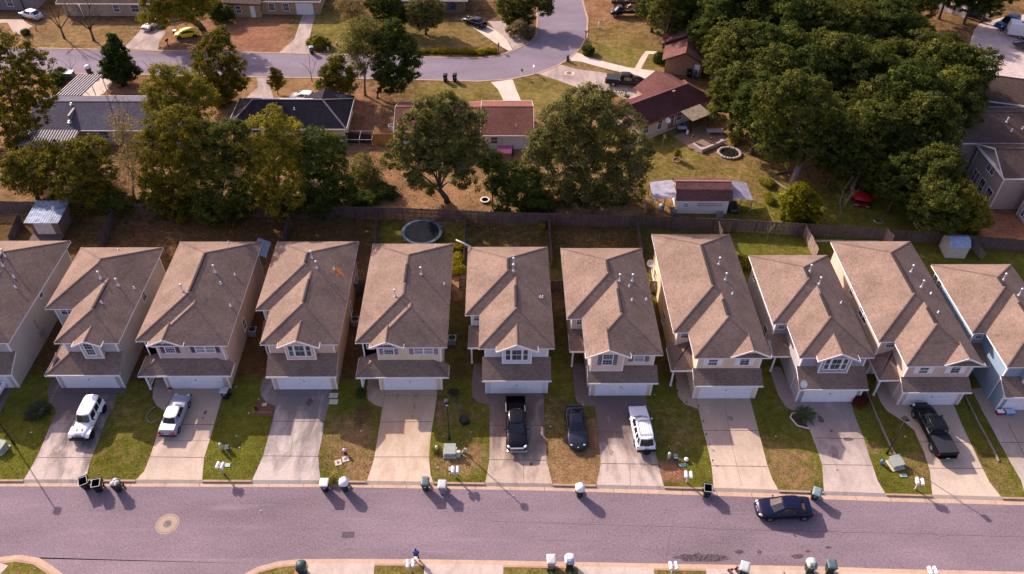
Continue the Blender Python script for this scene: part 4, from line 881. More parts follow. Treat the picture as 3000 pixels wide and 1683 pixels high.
def gable_block(t, L, D, zw, zp, wallm, roofm, over=.5, hipL=0.0, hipR=0.0, trim=WHITE, x0=0.0, y0=0.0, trimh=.16):
    """walls L x D with eave height zw, ridge along x at height zp; hips pull the ridge ends in. Children of t."""
    b = MB(); x1, y1 = x0 + L, y0 + D; yc = (y0 + y1) / 2; s = (zp - zw) / (D / 2); zo = zw - s * over
    b.box(x0, x1, y0, y1, 0, zw - .02)
    for xx, hp, sg in ((x0, hipL, 1), (x1, hipR, -1)):
        if not hp: b.face([(xx, y0, zw - .03), (xx, y1, zw - .03), (xx, yc, zp - .04)][::sg])
    b.build('wall', wallm, t)
    xa, xb, ya, yb = x0 - over, x1 + over, y0 - over, y1 + over
    ra = (xa + hipL if hipL else xa, yc, zp); rb = (xb - hipR if hipR else xb, yc, zp)
    r = MB(); r.face([(xa, ya, zo), (xb, ya, zo), rb, ra]); r.face([(xb, yb, zo), (xa, yb, zo), ra, rb])
    if hipL: r.face([(xa, yb, zo), (xa, ya, zo), ra])
    if hipR: r.face([(xb, ya, zo), (xb, yb, zo), rb])
    sg = [(ra, rb)] + ([(ra, (xa, ya, zo)), (ra, (xa, yb, zo))] if hipL else []) + ([(rb, (xb, ya, zo)), (rb, (xb, yb, zo))] if hipR else [])
    caps(r, sg, 1, .09)
    ro = r.build('roof', roofm, t)
    f = MB(); f.box(xa - .02, xb + .02, ya - .04, ya, zo - trimh, zo + .015); f.box(xa - .02, xb + .02, yb, yb + .04, zo - trimh, zo + .015)
    for xx, hp, d in ((xa, hipL, -.04), (xb, hipR, .04)):
        if hp: f.box(min(xx, xx + d), max(xx, xx + d), ya, yb, zo - trimh, zo + .015)
        else:
            for y_ in (ya, yb): f.loft([[(xx, y_, zo - trimh), (xx + d, y_, zo - trimh), (xx + d, y_, zo + .015), (xx, y_, zo + .015)], [(xx, yc, zp - trimh), (xx + d, yc, zp - trimh), (xx + d, yc, zp + .015), (xx, yc, zp + .015)]])
    f.face([(xa, ya, zo - trimh + .01), (xa, yb, zo - trimh + .01), (xb, yb, zo - trimh + .01), (xb, ya, zo - trimh + .01)])
    f.build('eave_trim', trim, t)
    return ro
def stub(ro, x, y, z, h=.35, r=.07, m=PIPE, name='vent_pipe'):
    q = MB(); q.lathe([(r * 1.8, z - .1), (r * 1.7, z + .05), (r, z + .08), (r, z + h)], 8, (x, y)); q.build(name, m, ro)

SH_BLUE = m_shingle('shingle_bluegrey', (.135, .125, .160), (.105, .098, .128), (.080, .074, .098))
SH_DARK = m_shingle('shingle_charcoal', (.036, .032, .042), (.028, .025, .033), (.020, .018, .024))
SH_RED = m_shingle('shingle_terracotta', (.225, .098, .075), (.180, .078, .062), (.130, .058, .048))
SH_WINE = m_shingle('shingle_wine', (.098, .040, .040), (.078, .032, .034), (.055, .024, .026))
SH_MAR = m_shingle('shingle_maroon', (.155, .075, .068), (.118, .056, .054), (.084, .040, .040))
SH_BRN = m_shingle('shingle_dark_brown', (.125, .083, .066), (.098, .066, .056), (.072, .049, .043))
CAPB = mat('cap_dark', (.055, .05, .062), .9); CAPW = mat('cap_pale', (.20, .16, .16), .9); CAPR = mat('cap_red', (.17, .075, .065), .9)
YEL = m_siding('siding_yellow', (.80, .70, .42)); CRM = m_siding('siding_cream', (.66, .55, .44)); WHT = m_siding('siding_white', (.74, .72, .74)); TAN = m_siding('siding_tan', (.44, .34, .26)); GRB = m_siding('siding_greyblue', (.20, .21, .26)); PNK = m_siding('siding_pinkgrey', (.50, .40, .37))
BRK = m_brick('brick_tan', (.42, .27, .16), (.14, .075, .055), (.46, .35, .24)); BRK2 = m_brick('brick_brown', (.24, .14, .085), (.12, .07, .05), (.26, .19, .13))
CORR = mat('corrugated_tin', (.40, .38, .46), .6, .2, var=.18, scale=1.2)
TIN_BLUE = mat('tin_blue', (.20, .26, .40), .6, .1, var=.35, scale=1.5)
def corrugated(b, pts4, n, amp=.04, mi=0, alt=0):
    """ribbed sheet: pts4 = a,b (first edge), d,c (opposite edge); ribs run from ab to dc"""
    A, B, C_, D = [Vector(p) for p in pts4]; up = (B - A).cross(D - A).normalized()
    if up.z < 0: up = -up
    row0, row1 = [], []
    for k in range(n * 4 + 1):
        u = k / (n * 4); o = up * (amp if k % 4 in (1, 2) else 0)
        row0.append(A.lerp(B, u) + o); row1.append(D.lerp(C_, u) + o)
    for k in range(n * 4): b.face([row0[k], row0[k + 1], row1[k + 1], row1[k]], alt if alt and k % 4 in (2, 3) else mi)  # alt: shadow beside each rib painted as a dark face

# blue-grey roofed house with carport (left)
t = thing('ranch_house', 'low house with blue grey shingle roof and striped carport, at left beyond the trees', 'house', (-63.3, 94.6, 0))
ro = gable_block(t, 19.5, 8.2, 2.7, 4.25, TAN, [SH_BLUE, CAPB], .55)
stub(ro, 4.6, 3.6, 4.0, .3, .12); q = MB(); q.box(5.0, 5.25, .9, 3.0, 3.0, 3.9); q.build('duct_cover', mat('duct_pale', (.34, .29, .28), .7), ro); stub(ro, 5.15, .7, 3.0, .3, .16)
b = MB(); corrugated(b, [(-.1, 8.4, 2.62), (3.6, 8.4, 2.62), (4.4, 14.9, 2.5), (.7, 14.9, 2.5)], 9, .09, 0, 1); b.build('carport_roof', [mat('carport_tin', (.40, .37, .42), .6, .1, var=.1), mat('rib_shade', (.10, .075, .095), .8)], t)  # second material paints the shadow between the ribs
for p in ((.8, 14.6), (4.2, 14.6), (.4, 11.5), (4.0, 11.5)): b = MB(); b.box(p[0] - .05, p[0] + .05, p[1] - .05, p[1] + .05, 0, 2.5); b.build('carport_post', WHITE, t)
b = MB(); corrugated(b, [(-.6, -.55, 2.55), (6.8, -.55, 2.55), (6.8, -3.6, 2.2), (-.6, -3.6, 2.2)], 20, .05, 0, 1); b.box(-.6, 6.8, -3.68, -3.6, 2.05, 2.22); b.build('patio_roof', [mat('patio_tin', (.22, .20, .26), .6), mat('rib_shade', (.10, .075, .095), .8)], t)
for x in (-.4, 3.1, 6.6): b = MB(); b.box(x - .05, x + .05, -3.5, -3.4, 0, 2.15); b.build('patio_post', WHITE, t)
window(t, (9.5, 0, .9), 1.2, 1.1)
# charcoal roofed yellow house
t = thing('ranch_house', 'yellow walled house under a charcoal hip roof with pale ridge line', 'house', (-36.6, 95.1, 0))
ro = gable_block(t, 15.4, 7.3, 2.7, 4.62, YEL, [SH_DARK, CAPW], .5, 3.2, 3.6)
b = MB(); xr = 12.2; b.face([(8.9, 8.4, 2.45), (xr, 6.8, 4.55), (xr, 3.4, 4.6), (9.6, 3.9, 4.5)]); b.face([(15.9, 8.4, 2.45), (15.9, 5.0, 2.46), (xr, 3.4, 4.6), (xr, 6.8, 4.55)]); b.face([(15.9, 8.4, 2.45), (xr, 6.8, 4.55), (8.9, 8.4, 2.45)]); b.build('wing_roof', [SH_DARK, CAPW], t)
b = MB(); b.box(9.4, 15.4, 7.3, 7.95, 0, 2.5); b.build('wing_wall', YEL, t)
q = MB(); q.box(4.0, 11.0, 3.63, 3.76, 4.63, 4.68); q.build('ridge_vent', WHITE, ro); stub(ro, 8.6, 2.2, 3.85)
b = MB(); b.tube([(14.6, 5.6, 3.2), (14.75, 5.2, 4.4)], .025, 5)
for z, w in ((3.9, .5), (4.1, .7), (4.3, .85)): b.tube([(14.68 - w, 5.4, z), (14.68 + w, 5.35, z + .08)], .018, 4)
b.build('roof_aerial', GALV, t)
window(t, (15.4, 2.3, .9), .8, 1.2, 'x+'); window(t, (15.4, 5.2, .9), .8, 1.2, 'x+'); window(t, (11.2, 0, .9), .9, 1.1); window(t, (3.5, 0, .9), 1.1, 1.1)
# terracotta roofed house, two ridges
t = thing('ranch_house', 'white house with terracotta roof in two blocks half hidden by the spreading oak', 'house', (-13.7, 94.4, 0))
ro = gable_block(t, 11.6, 7.0, 2.65, 4.0, WHT, [SH_RED, CAPR], .5)
ro2 = gable_block(t, 6.2, 8.3, 2.65, 4.25, WHT, [SH_RED, CAPR], .5, x0=11.9, y0=-.9)
stub(ro2, 16.2, .1, 3.0, .4, .04)
b = MB(); b.box(14.4, 17.2, -.94, -.905, .02, 2.15); d_ = b.build('garage_door', DOORW, t); window(t, (13.2, -.9, .9), .9, 1.0)
# wine-red roofed house, turned a little, with patio
aN = math.atan2(102.7 - 95.2, 31.6 - 20.2)
t = thing('ranch_house', 'cream house with wine red roof, patio awning and black pickup on its drive', 'house', (19.9, 95.9, 0), aN)
ro = gable_block(t, 13.2, 5.6, 2.75, 4.25, CRM, [SH_WINE, CAPR], .55, 0, 2.8, mat('trim_wine', (.16, .045, .045), .6))
q = MB()
wy0, wy1 = 3.0, 8.4; wx0, wx1 = 6.2, 12.6; xc = (wx0 + wx1) / 2 + .3
q.face([(wx0 - .5, wy1, 2.5), (wx0 - .5, wy0 + 3.1, 2.45), (xc, wy0 - .2, 4.30), (xc, wy1 - .2, 4.3)]); q.face([(wx1 + .6, wy0 + 3.1, 2.45), (wx1 + .6, wy1, 2.5), (xc, wy1 - .2, 4.3), (xc, wy0 - .2, 4.30)]); q.face([(wx1 + .6, wy1, 2.5), (wx0 - .5, wy1, 2.5), (xc, wy1 - .2, 4.3)])
caps(q, [((xc, wy0 - .2, 4.30), (xc, wy1 - .2, 4.3))], 1, .1); q.build('wing_roof', [m_shingle('shingle_wine_pale', (.165, .072, .068), (.13, .058, .056), (.10, .045, .045)), CAPR], t)
q = MB(); q.box(wx0, wx1, 5.6, wy1 - .4, 0, 2.48); q.build('wing_wall', CRM, t)
q = MB(); q.box(7.7, 8.15, 2.3, 2.7, 3.75, 4.15); q.build('roof_vent', mat('vent_pink', (.44, .30, .27), .7), ro); stub(ro, 11.4, 1.4, 3.1); 
DARKGL = GLASS
window(t, (1.0, 0, .75), .95, 1.3); window(t, (3.6, 0, .55), .75, 1.7, bars=(2, 4)); window(t, (5.9, 0, .45), .85, 1.85, bars=(3, 4)); window(t, (7.3, 0, .8), .9, 1.2, bars=(3, 3))
q = MB(); q.box(5.3, 5.36, -.1, 0, 0, 2.4); q.box(6.6, 6.66, -.1, 0, 0, 2.4); q.build('downpipe', mat('trim_brown', (.06, .03, .03), .6), t)
q = MB(); q.loft([[(6.9, .0, 2.52), (10.6, .0, 2.52), (10.6, .0, 2.58), (6.9, .0, 2.58)], [(7.0, -2.9, 2.1), (10.7, -2.9, 2.1), (10.7, -2.9, 2.16), (7.0, -2.9, 2.16)]]); q.build('patio_awning', mat('awning_tan', (.26, .21, .14), .8, var=.2, scale=2), t)
for x in (7.2, 10.5): q = MB(); q.box(x - .05, x + .05, -2.8, -2.7, 0, 2.12); q.build('awning_post', BLACK, t)
q = MB(); q.box(13.2, 13.28, .1, .2, 0, 2.6); q.build('downpipe', mat('trim_brown', (.06, .03, .03), .6), t)
q = MB(); q.box(-.3, 6.5, -.55, -.0, -.02, .06); o = struct(q.build('path', FC2)); o.matrix_world = Matrix.Translation((19.9, 95.9, .05)) @ Matrix.Rotation(aN, 4, 'Z')
# maroon house with stepped gables at the road
a5 = math.atan2(129 - 113.6, 33.2 - 29.2) - PI / 2
t = thing('ranch_house', 'brown brick house with maroon stepped roofs and a flag by its door', 'house', (26.4, 115.6, 0), a5)
for nm, (xa, L, ya, D, zw, zp) in {'a': (0, 5.8, -.3, 5.6, 2.7, 4.1), 'b': (-.7, 6.8, 5.0, 5.4, 2.85, 4.55), 'c': (1.2, 6.2, 10.2, 5.6, 2.7, 4.3)}.items():
    T = Matrix.Translation((xa + L, ya, 0)) @ Matrix.Rotation(PI / 2, 4, 'Z')
    b = MB(T); s = (zp - zw) / (L / 2)
    b.box(0, D, 0, L, 0, zw - .02); b.face([(0, L, zw - .03), (0, 0, zw - .03), (0, L / 2, zp - .05)]); b.build('wall', BRK2, t)
    r = MB(T); o_ = .55; r.face([(-o_, -o_, zw - s * o_), (D + .1, -o_, zw - s * o_), (D + .1, L / 2, zp), (-o_, L / 2, zp)]); r.face([(D + .1, L + o_, zw - s * o_), (-o_, L + o_, zw - s * o_), (-o_, L / 2, zp), (D + .1, L / 2, zp)])
    for y_ in (-o_, L + o_): r.loft([[(-o_, y_, zw - s * o_ - .22), (-o_ - .03, y_, zw - s * o_ - .22), (-o_ - .03, y_, zw - s * o_ + .01), (-o_, y_, zw - s * o_ + .01)], [(-o_, L / 2, zp - .22), (-o_ - .03, L / 2, zp - .22), (-o_ - .03, L / 2, zp + .01), (-o_, L / 2, zp + .01)]], 1)
    r.build('roof', [SH_MAR, mat('trim_brown', (.06, .03, .03), .6)], t)
b = MB(); b.box(4.6, 5.4, -.335, -.30, 0, 2.1); b.build('door', WHITE, t); b = MB(); b.box(-.03, 0, 2.6, 4.4, .3, 2.1); b.build('front_window', mat('cream_panel', (.66, .56, .42), .6), t)
# tan brick house at the top with a white garage door
t = thing('ranch_house', 'speckled tan brick house with a white garage door at the top edge', 'house', (-46.0, 136.2, 0))
gable_block(t, 14.6, 9, 2.75, 4.4, BRK, [SH_BRN, CAPB], .5)
b = MB(); b.box(-1.0, 4.6, -1.2, .0, 0, 2.5); b.build('porch_wall', BRK, t); r = MB(); r.loft([[(-1.4, -1.6, 2.45), (5.0, -1.6, 2.3), (5.0, -1.55, 2.5), (-1.4, -1.55, 2.75)], [(-1.4, 1.4, 3.3), (5.0, 1.4, 3.2), (5.0, 1.4, 3.3), (-1.4, 1.4, 3.4)]]); r.build('porch_roof', SH_BRN, t)
b = MB()
for j in range(4): b.box(10.6, 13.6, -.05, -.005, .03 + j * .52, .53 + j * .52)
b.build('garage_door', DOORW, t); window(t, (6.4, 0, .75), .95, 1.25, bars=(3, 4)); window(t, (8.9, 0, .75), .95, 1.25, bars=(3, 4)); window(t, (.9, -1.2, .8), .85, 1.2); b = MB(); b.box(2.9, 3.7, -1.24, -1.2, 0, 2.05); b.build('door', WHITE, t)
# others along the top edge
t = thing('ranch_house', 'brown roofed house with white eave behind the bare trees, top left', 'house', (-75.5, 135.3, 0)); ro = gable_block(t, 16.5, 8.5, 2.7, 4.3, TAN, [SH_BRN, CAPB], .6); window(t, (9.2, 0, .8), .9, 1.2); window(t, (12.4, 0, .8), 1.3, 1.2); b = MB(); b.box(3.4, 3.55, -1.0, -.86, 0, 2.4); b.build('porch_post', WHITE, t)
t = thing('ranch_house', 'grey block walled house in the top left corner behind the silver car', 'house', (-97, 137.6, 0)); gable_block(t, 15.5, 8, 2.8, 4.4, m_siding('siding_mauve', (.22, .19, .21)), [SH_BRN, CAPB], .5); window(t, (11.3, 0, .7), .95, 1.5); b = MB(); b.box(13.6, 13.75, -.5, -.38, 0, 2.6); b.build('downpipe', BLACK, t)
t = thing('ranch_house', 'brick house with faded red roof and blue window at the top centre', 'house', (-19.3, 137.2, 0)); gable_block(t, 13.4, 8.5, 2.7, 4.3, BRK2, [SH_RED, CAPR], .6); window(t, (11.0, 0, .7), 1.9, 1.5, fr=mat('frame_blue', (.08, .10, .22), .5), double=True)
# two storey houses at the right edge
PN = m_siding('siding_rosegrey', (.46, .37, .345))
t = thing('big_house', 'grey blue house with brown hip roof farthest back at the right edge', 'house', (63.0, 100.2, 0), math.atan2(-2.9, 10.0))
gable_block(t, 17, 7.4, 5.2, 6.9, GRB, [SH_BRN, CAPB], .45, 0, 4.0); window(t, (2.3, 0, 4.0), .8, .8); q = MB(); q.box(9.6, 9.75, -.06, 0, 0, 4.9); q.build('corner_trim', WHITE, t)
t = thing('big_house', 'rose grey two storey house with brown roof in the middle of the three at right', 'house', (60.6, 87.8, 0))
ro = gable_block(t, 14, 8.2, 5.2, 6.95, PN, [SH_BRN, CAPB], .45, 0, 0)
stub(ro, 6.2, 2.6, 6.3, .7, .1); stub(ro, 6.4, 1.2, 5.8); stub(ro, 8.0, 1.6, 5.9); window(t, (0, 2.6, 3.4), 1.2, 1.2, 'x-')
t = thing('big_house', 'rose grey two storey house nearest the metal shed at the right edge', 'house', (62.3, 79.9, 0))
ro = gable_block(t, 13, 7.0, 5.2, 6.8, PN, [SH_BRN, CAPB], .45, 0, 0)
window(t, (0, 3.1, 3.5), 1.6, 1.3, 'x-', double=True); window(t, (0, 5.1, .5), 1.3, 1.7, 'x-', double=True); window(t, (0, 3.3, .2), 1.0, 2.0, 'x-'); window(t, (0, 1.3, .6), 1.2, 1.5, 'x-')
b = MB(); b.box(-.02, .1, -.022, .0, 0, 5.0); b.box(-.022, 0, -.02, .1, 0, 5.0); b.box(-.022, 0, 6.9, 7.02, 0, 5.0); b.build('corner_trim', WHITE, t)
t = thing('big_house', 'corner of a pinkish house with one tall window at the right edge by the fence', 'house', (65.25, 70.5, 0)); gable_block(t, 9, 8.3, 5.2, 6.9, PN, [SH_BRN, CAPB], .3); window(t, (0, 7.0, .5), 1.1, 1.7, 'x-', double=True)
b = MB(); b.box(-.022, 0, 8.2, 8.32, 0, 5.1); b.build('corner_trim', WHITE, t)

# ---------------------------------------------------------------- sheds
t = thing('barn', 'white garden barn with maroon gambrel roof and a tin lean-to at each end', 'barn', (22.3, 79.0, 0), -.012)
b = MB(); b.box(0, 6.3, 0, 4.0, 0, 2.28)
for xx, sg in ((0, -1), (6.3, 1)): b.face([(xx, 0, 2.28), (xx, 4, 2.28), (xx, 3.2, 3.15), (xx, 2.0, 3.5), (xx, .8, 3.15)][::sg])
b.build('wall', m_siding('siding_barn', (.74, .72, .72)), t)
r = MB(); pr = [(-.25, 2.2), (.75, 3.18), (2.0, 3.55), (3.25, 3.18), (4.25, 2.2)]
r.loft([[(x, y, z) for y, z in pr] + [(x, y, z - .06) for y, z in pr[::-1]] for x in (-.35, 6.65)]); ro = r.build('roof', SH_MAR, t); q = MB(); q.box(-.35, 6.65, 1.9, 2.1, 3.54, 3.59); q.build('ridge_cap', mat('cap_rose', (.30, .17, .145), .8), ro)
window(t, (1.0, 0, 1.0), .55, .6, bars=(3, 4), glass=mat('screen_grey', (.25, .25, .27), .5))
for nm, xa, xb, za, zb in (('l', -3.1, -.15, 1.95, 2.35), ('r', 6.45, 9.3, 2.35, 1.95)):
    b = MB(); corrugated(b, [(xa, .2, za), (xa, 3.9, za), (xb, 3.9, zb), (xb, .2, zb)], 16, .03); b.build('lean_to_roof', CORR, t)
    for x, y in ((xa if nm == 'l' else xb, .35), (xa if nm == 'l' else xb, 3.7), ((xa + xb) / 2, .35)): b = MB(); b.box(x - .05 if nm == 'r' else x, x + .05 if nm == 'r' else x + .1, y, y + .09, 0, min(za, zb)); b.build('lean_to_post', FENCEL, t)
t = thing('ladder', 'grey ladder hung level along the white barn wall', 'ladder', (24.7, 78.93, 1.25), -.012)
b = MB(); b.box(0, 3.1, -.05, 0, 0, .07); b.box(0, 3.1, -.05, 0, .36, .43)
for k in range(10): b.box(.12 + k * .31, .155 + k * .31, -.04, -.01, .07, .36)
b.build('ladder_frame', GALV, t)
t = thing('plastic_crate', 'grey slatted crate standing below the ladder on the barn', 'crate', (27.3, 78.2, 0))
b = MB(); b.box(0, .75, 0, .5, 0, .06); b.box(0, .05, 0, .5, .06, .6); b.box(.7, .75, 0, .5, .06, .6)
for z in (.15, .35, .55): b.box(.05, .7, 0, .04, z - .06, z + .06); b.box(.05, .7, .46, .5, z - .06, z + .06)
b.build('crate', mat('grey_slat', (.32, .30, .31), .8), t)
t = thing('riding_mower', 'dark ride-on mower parked under the tin lean-to right of the barn', 'mower', (29.6, 79.6, 0), 1.4)
b = MB(); b.box(-.8, .9, -.42, .42, .3, .62); b.box(.2, .85, -.35, .35, .62, .95); b.build('body', mat('mower_grey', (.12, .11, .13), .4, var=.2), t, bevel=.05)
b = MB(); b.box(-.6, -.1, -.28, .28, .62, .75); b.box(-.68, -.58, -.28, .28, .75, 1.15); b.build('seat', BLACK, t, bevel=.03)
for x, y, r_ in ((-.55, .42, .32), (-.55, -.55, .32), (.6, .40, .22), (.6, -.53, .22)):
    b = MB(Matrix.Translation((x, y, r_)) @ Matrix.Rotation(-PI / 2, 4, 'X')); b.lathe([(r_ * .5, 0), (r_, .02), (r_, .12), (r_ * .5, .14)], 14); b.build('wheel', RUBBER, t)
b = MB(); b.tube([(.15, 0, .9), (-.12, 0, 1.1)], .02, 6); b.lathe([(.17, 1.1), (.18, 1.12), (.17, 1.14)], 12, (-.12, 0)); b.build('steering_wheel', BLACK, t)
t = thing('plywood_sheet', 'long plywood board leaning by the left lean-to of the barn', 'board', (18.55, 79.3, 0), .12)
b = MB(); b.loft([[(0, 0, 0), (.05, 0, 0), (.05, 3.0, 0), (0, 3.0, 0)], [(-.15, .1, 1.25), (-.1, .1, 1.25), (-.1, 3.0, 1.25), (-.15, 3.0, 1.25)]]); b.build('board', mat('plywood', (.45, .33, .20), .8), t)
t = thing('barrel', 'pale blue barrel under the left lean-to of the barn', 'barrel', (20.5, 79.7, 0)); b = MB(); b.lathe([(.26, 0), (.3, .25), (.3, .6), (.26, .85), (.1, .86)], 14); b.build('barrel', mat('barrel_blue', (.40, .48, .56), .5), t, True)
t = thing('gas_drum', 'grey drum against the left corner of the white barn', 'drum', (22.0, 78.6, 0)); b = MB(); b.lathe([(.28, 0), (.28, .7), (.15, .95), (.06, 1.0)], 14); b.build('drum', mat('drum_grey', (.22, .22, .23), .5), t, True)

t = thing('garden_shed', 'small shed with shiny blue tin roof and pale door by the left fence', 'shed', (-55.2, 74.5, 0))
b = MB(); b.box(0, 3.3, 0, 3.3, .35, 2.25); b.box(.1, 3.2, .1, 3.2, 0, .35); b.face([(0, 0, 2.25), (0, 3.3, 2.25), (0, 3.3, 2.5), (0, 0, 2.25)][:3]); b.build('wall', mat('shed_wood', (.17, .125, .115), .8, var=.15), t)
b = MB(); b.box(.45, 2.55, -.05, 0, .4, 2.05); b.build('door', mat('shed_door', (.56, .52, .56), .6), t)
b = MB(); corrugated(b, [(-.4, -.35, 2.3), (3.6, -.35, 2.3), (3.6, 3.6, 2.62), (-.4, 3.6, 2.62)], 14, .02); b.build('tin_roof', TIN_BLUE, t)
b = MB(); b.box(-.2, 3.6, -1.4, -.05, .28, .36)
for x in (0, 1.1, 2.2, 3.3): b.box(x, x + .1, -1.35, -1.25, 0, .28)
b.build('porch_deck', FENCE, t)
t = thing('metal_shed', 'small white metal shed with ribbed silver roof near the right fence', 'shed', (52.75, 70.5, 0), -.08)
b = MB(); b.box(0, 2.3, 0, 2.2, 0, 1.7)
for xx, sg in ((0, -1), (2.3, 1)): b.face([(xx, 0, 1.7), (xx, 2.2, 1.7), (xx, 1.65, 2.15), (xx, 1.1, 2.35), (xx, .55, 2.15)][::sg])
b.build('wall', mat('shed_white', (.50, .44, .41), .5, var=.08), t)
b = MB()
for a_, c_ in (((-.1, 1.66), (.55, 2.18)), ((.55, 2.18), (1.1, 2.38)), ((1.1, 2.38), (1.65, 2.18)), ((1.65, 2.18), (2.3, 1.66))): corrugated(b, [(-.08, a_[0], a_[1]), (2.38, a_[0], a_[1]), (2.38, c_[0], c_[1]), (-.08, c_[0], c_[1])], 9, .02)
b.build('tin_roof', mat('tin_silver', (.34, .42, .56), .5, .2, var=.15), t)
b = MB(); b.box(-.03, 0, .5, 1.7, .05, 1.6); b.build('door', mat('shed_door_white', (.55, .5, .47), .5), t)

# ---------------------------------------------------------------- fences
def fence(label, pts, h=1.85, m=FENCE, gap=.012, w=.14, group=None, lean=0.0, rails=True, name='board_fence'):
    p0 = Vector(pts[0]); t = thing(name, label, 'fence', (p0.x, p0.y, 0), 0, group)
    b = MB(); rl = MB(); po = []
    for a, c in zip(pts[:-1], pts[1:]):
        a = Vector((a[0], a[1], 0)); c = Vector((c[0], c[1], 0)); L = (c - a).length; d = (c - a) / L; nrm = Vector((-d.y, d.x, 0)); n = max(1, int(L / w))
        for k in range(n):
            u0, u1 = a + d * (L * k / n + gap), a + d * (L * (k + 1) / n - gap); hh = h + random.uniform(-.06, .05); off = nrm * random.uniform(-.012, .012); ln = nrm * (lean + random.uniform(-.02, .02))
            b.loft([[u0 + off, u1 + off, u1 + off + nrm * .025, u0 + off + nrm * .025]] + [[q + Vector((0, 0, hh)) + ln for q in (u0 + off, u1 + off, u1 + off + nrm * .025, u0 + off + nrm * .025)]])
        for zz in (.35, h * .55, h - .25):
            e = nrm * .05 + Vector((0, 0, zz)) + nrm * lean * zz / h
            rl.loft([[a + e, a + e + nrm * .04, a + e + nrm * .04 + Vector((0, 0, .09)), a + e + Vector((0, 0, .09))], [c + e, c + e + nrm * .04, c + e + nrm * .04 + Vector((0, 0, .09)), c + e + Vector((0, 0, .09))]])
        for k in range(int(L / 2.4) + 1): po.append(a + d * min(L, 2.4 * k) + nrm * .10)
    o = b.build('boards', m, t); r_ = rl.build('rail', m, t)
    for p in po[:90]:
        q = MB(); q.box(p.x - .05, p.x + .05, p.y - .04, p.y + .06, 0, h - .05); q.build('post', m, t)
    for ch in t.children: ch.location = (-p0.x, -p0.y, 0)
    return t
fb = [at('e', -200, 945), at('e', 0, 945), at('e', 900, 960), at('f', 0, 985), at('f', 1460, 1003), at('g', 0, 1045), at('g', 1560, 1090), at('g', 2576, 1130), at('h', 340, 1172), at('h', 1150, 1215)]
fence('long weathered board fence behind the whole row of back yards', fb)
fence('darker fence section sloping away beside the metal shed', [fb[-1], at('h', 1500, 1240), at('h', 1800, 1262), at('h', 2100, 1290), at('h', 2576, 1330), at('h', 2750, 1345)], 1.7)
G_ = 'fences between the back yards'
def side_fence(label, p, q, h=1.75, m=FENCE, **k): return fence(label, [at(*p), at(*q)], h, m, group=G_, **k)
side_fence('grey side fence running from the shed towards the house row', ('e', 1165, 1010), ('e', 1040, 1300), 1.7, FENCE)
side_fence('short side fence left of the garden shed with the tin roof', ('e', 220, 1060), ('e', 130, 1290), 1.6, FENCE)
side_fence('dark side fence behind the peach house, under the trees', ('f', 515, 1090), ('f', 460, 1290), 1.7)
side_fence('side fence left of the trampoline', ('f', 1395, 1000), ('f', 1380, 1420), 1.8)
side_fence('side fence right of the trampoline', ('f', 2285, 1040), ('f', 2265, 1500), 1.8)
side_fence('side fence behind the gap right of the pale blue house', ('g', 705, 1065), ('g', 740, 1500), 1.8)
side_fence('side fence behind the gap left of the long cream house', ('g', 1590, 1100), ('g', 1640, 1440), 1.8)
side_fence('short fence stub behind the long cream yellow house roof', ('g', 2400, 1140), ('g', 2440, 1240), 1.7)
side_fence('sunlit side fence with open rails between the two long houses', ('h', 345, 1175), ('h', 470, 1420), 1.8, FENCEL)
side_fence('short pale side fence touching the long pinkish house roof', ('h', 1152, 1215), ('h', 1225, 1290), 1.8, FENCEL)
side_fence('low pale fence beside the metal shed', ('h', 2040, 1300), ('h', 2150, 1420), 1.2, FENCEL)
GG = 'gate fences in the gaps between houses'
fence('short gate fence in the gap right of the peach house', [at('2', 1090, 690), at('2', 1210, 690)], 1.7, FENCE, group=GG)
fence('short gate fence in the gap right of the cream house', [at('3', 150, 640), at('3', 215, 640)], 1.7, FENCE, group=GG)
fence('short gate fence in the gap right of the pale blue house', [at('3', 1010, 665), at('3', 1140, 665)], 1.7, FENCE, group=GG)
fence('short sunlit gate fence left of the long cream house', [at('3', 1930, 665), at('3', 2010, 665)], 1.7, FENCEL, group=GG)
fence('low dark fence between the yellow house and the terracotta one', [at('f', 1085, 235), at('f', 1340, 250)], 1.6, mat('fence_black', (.035, .025, .03), .9), group=None)
fence('orange brown fence panel left of the spreading oak', [at('f', 1350, 255), at('f', 1560, 255)], 1.7, m_wood('fence_orange', (.36, .17, .05), (.2, .09, .03)))
fence('dark fence piece at the left edge behind the trees', [at('e', -40, 420), at('e', 190, 425)], 1.7, m_wood('fence_reddish', (.14, .075, .07), (.07, .04, .04)))
t = thing('dog_pen', 'grey pipe framed pen against the low dark fence', 'pen', at('f', 1095, 300))
b = MB(); a_, c_ = at('f', 1095, 300), at('f', 1345, 312); L = (c_ - a_).length
for x in (0, L / 2, L):
    for y in (0, 2.2): b.tube([(x, y, 0), (x, y, 1.5)], .035, 6)
for y in (0, 2.2):
    for z in (.1, 1.5): b.tube([(0, y, z), (L, y, z)], .03, 6)
for x in (0, L / 2, L): b.tube([(x, 0, 1.5), (x, 2.2, 1.5)], .03, 6)
b.build('pipe_frame', GALV, t)
t = thing('timber_edging', 'pair of pale timbers lying along the foot of the long fence', 'timber', at('h', 400, 1235)); b = MB(); b.box(0, 4.4, 0, .15, 0, .22); b.box(4.5, 8.6, -.1, .05, 0, .2); b.build('timber', mat('timber_pale', (.42, .34, .30), .85), t)
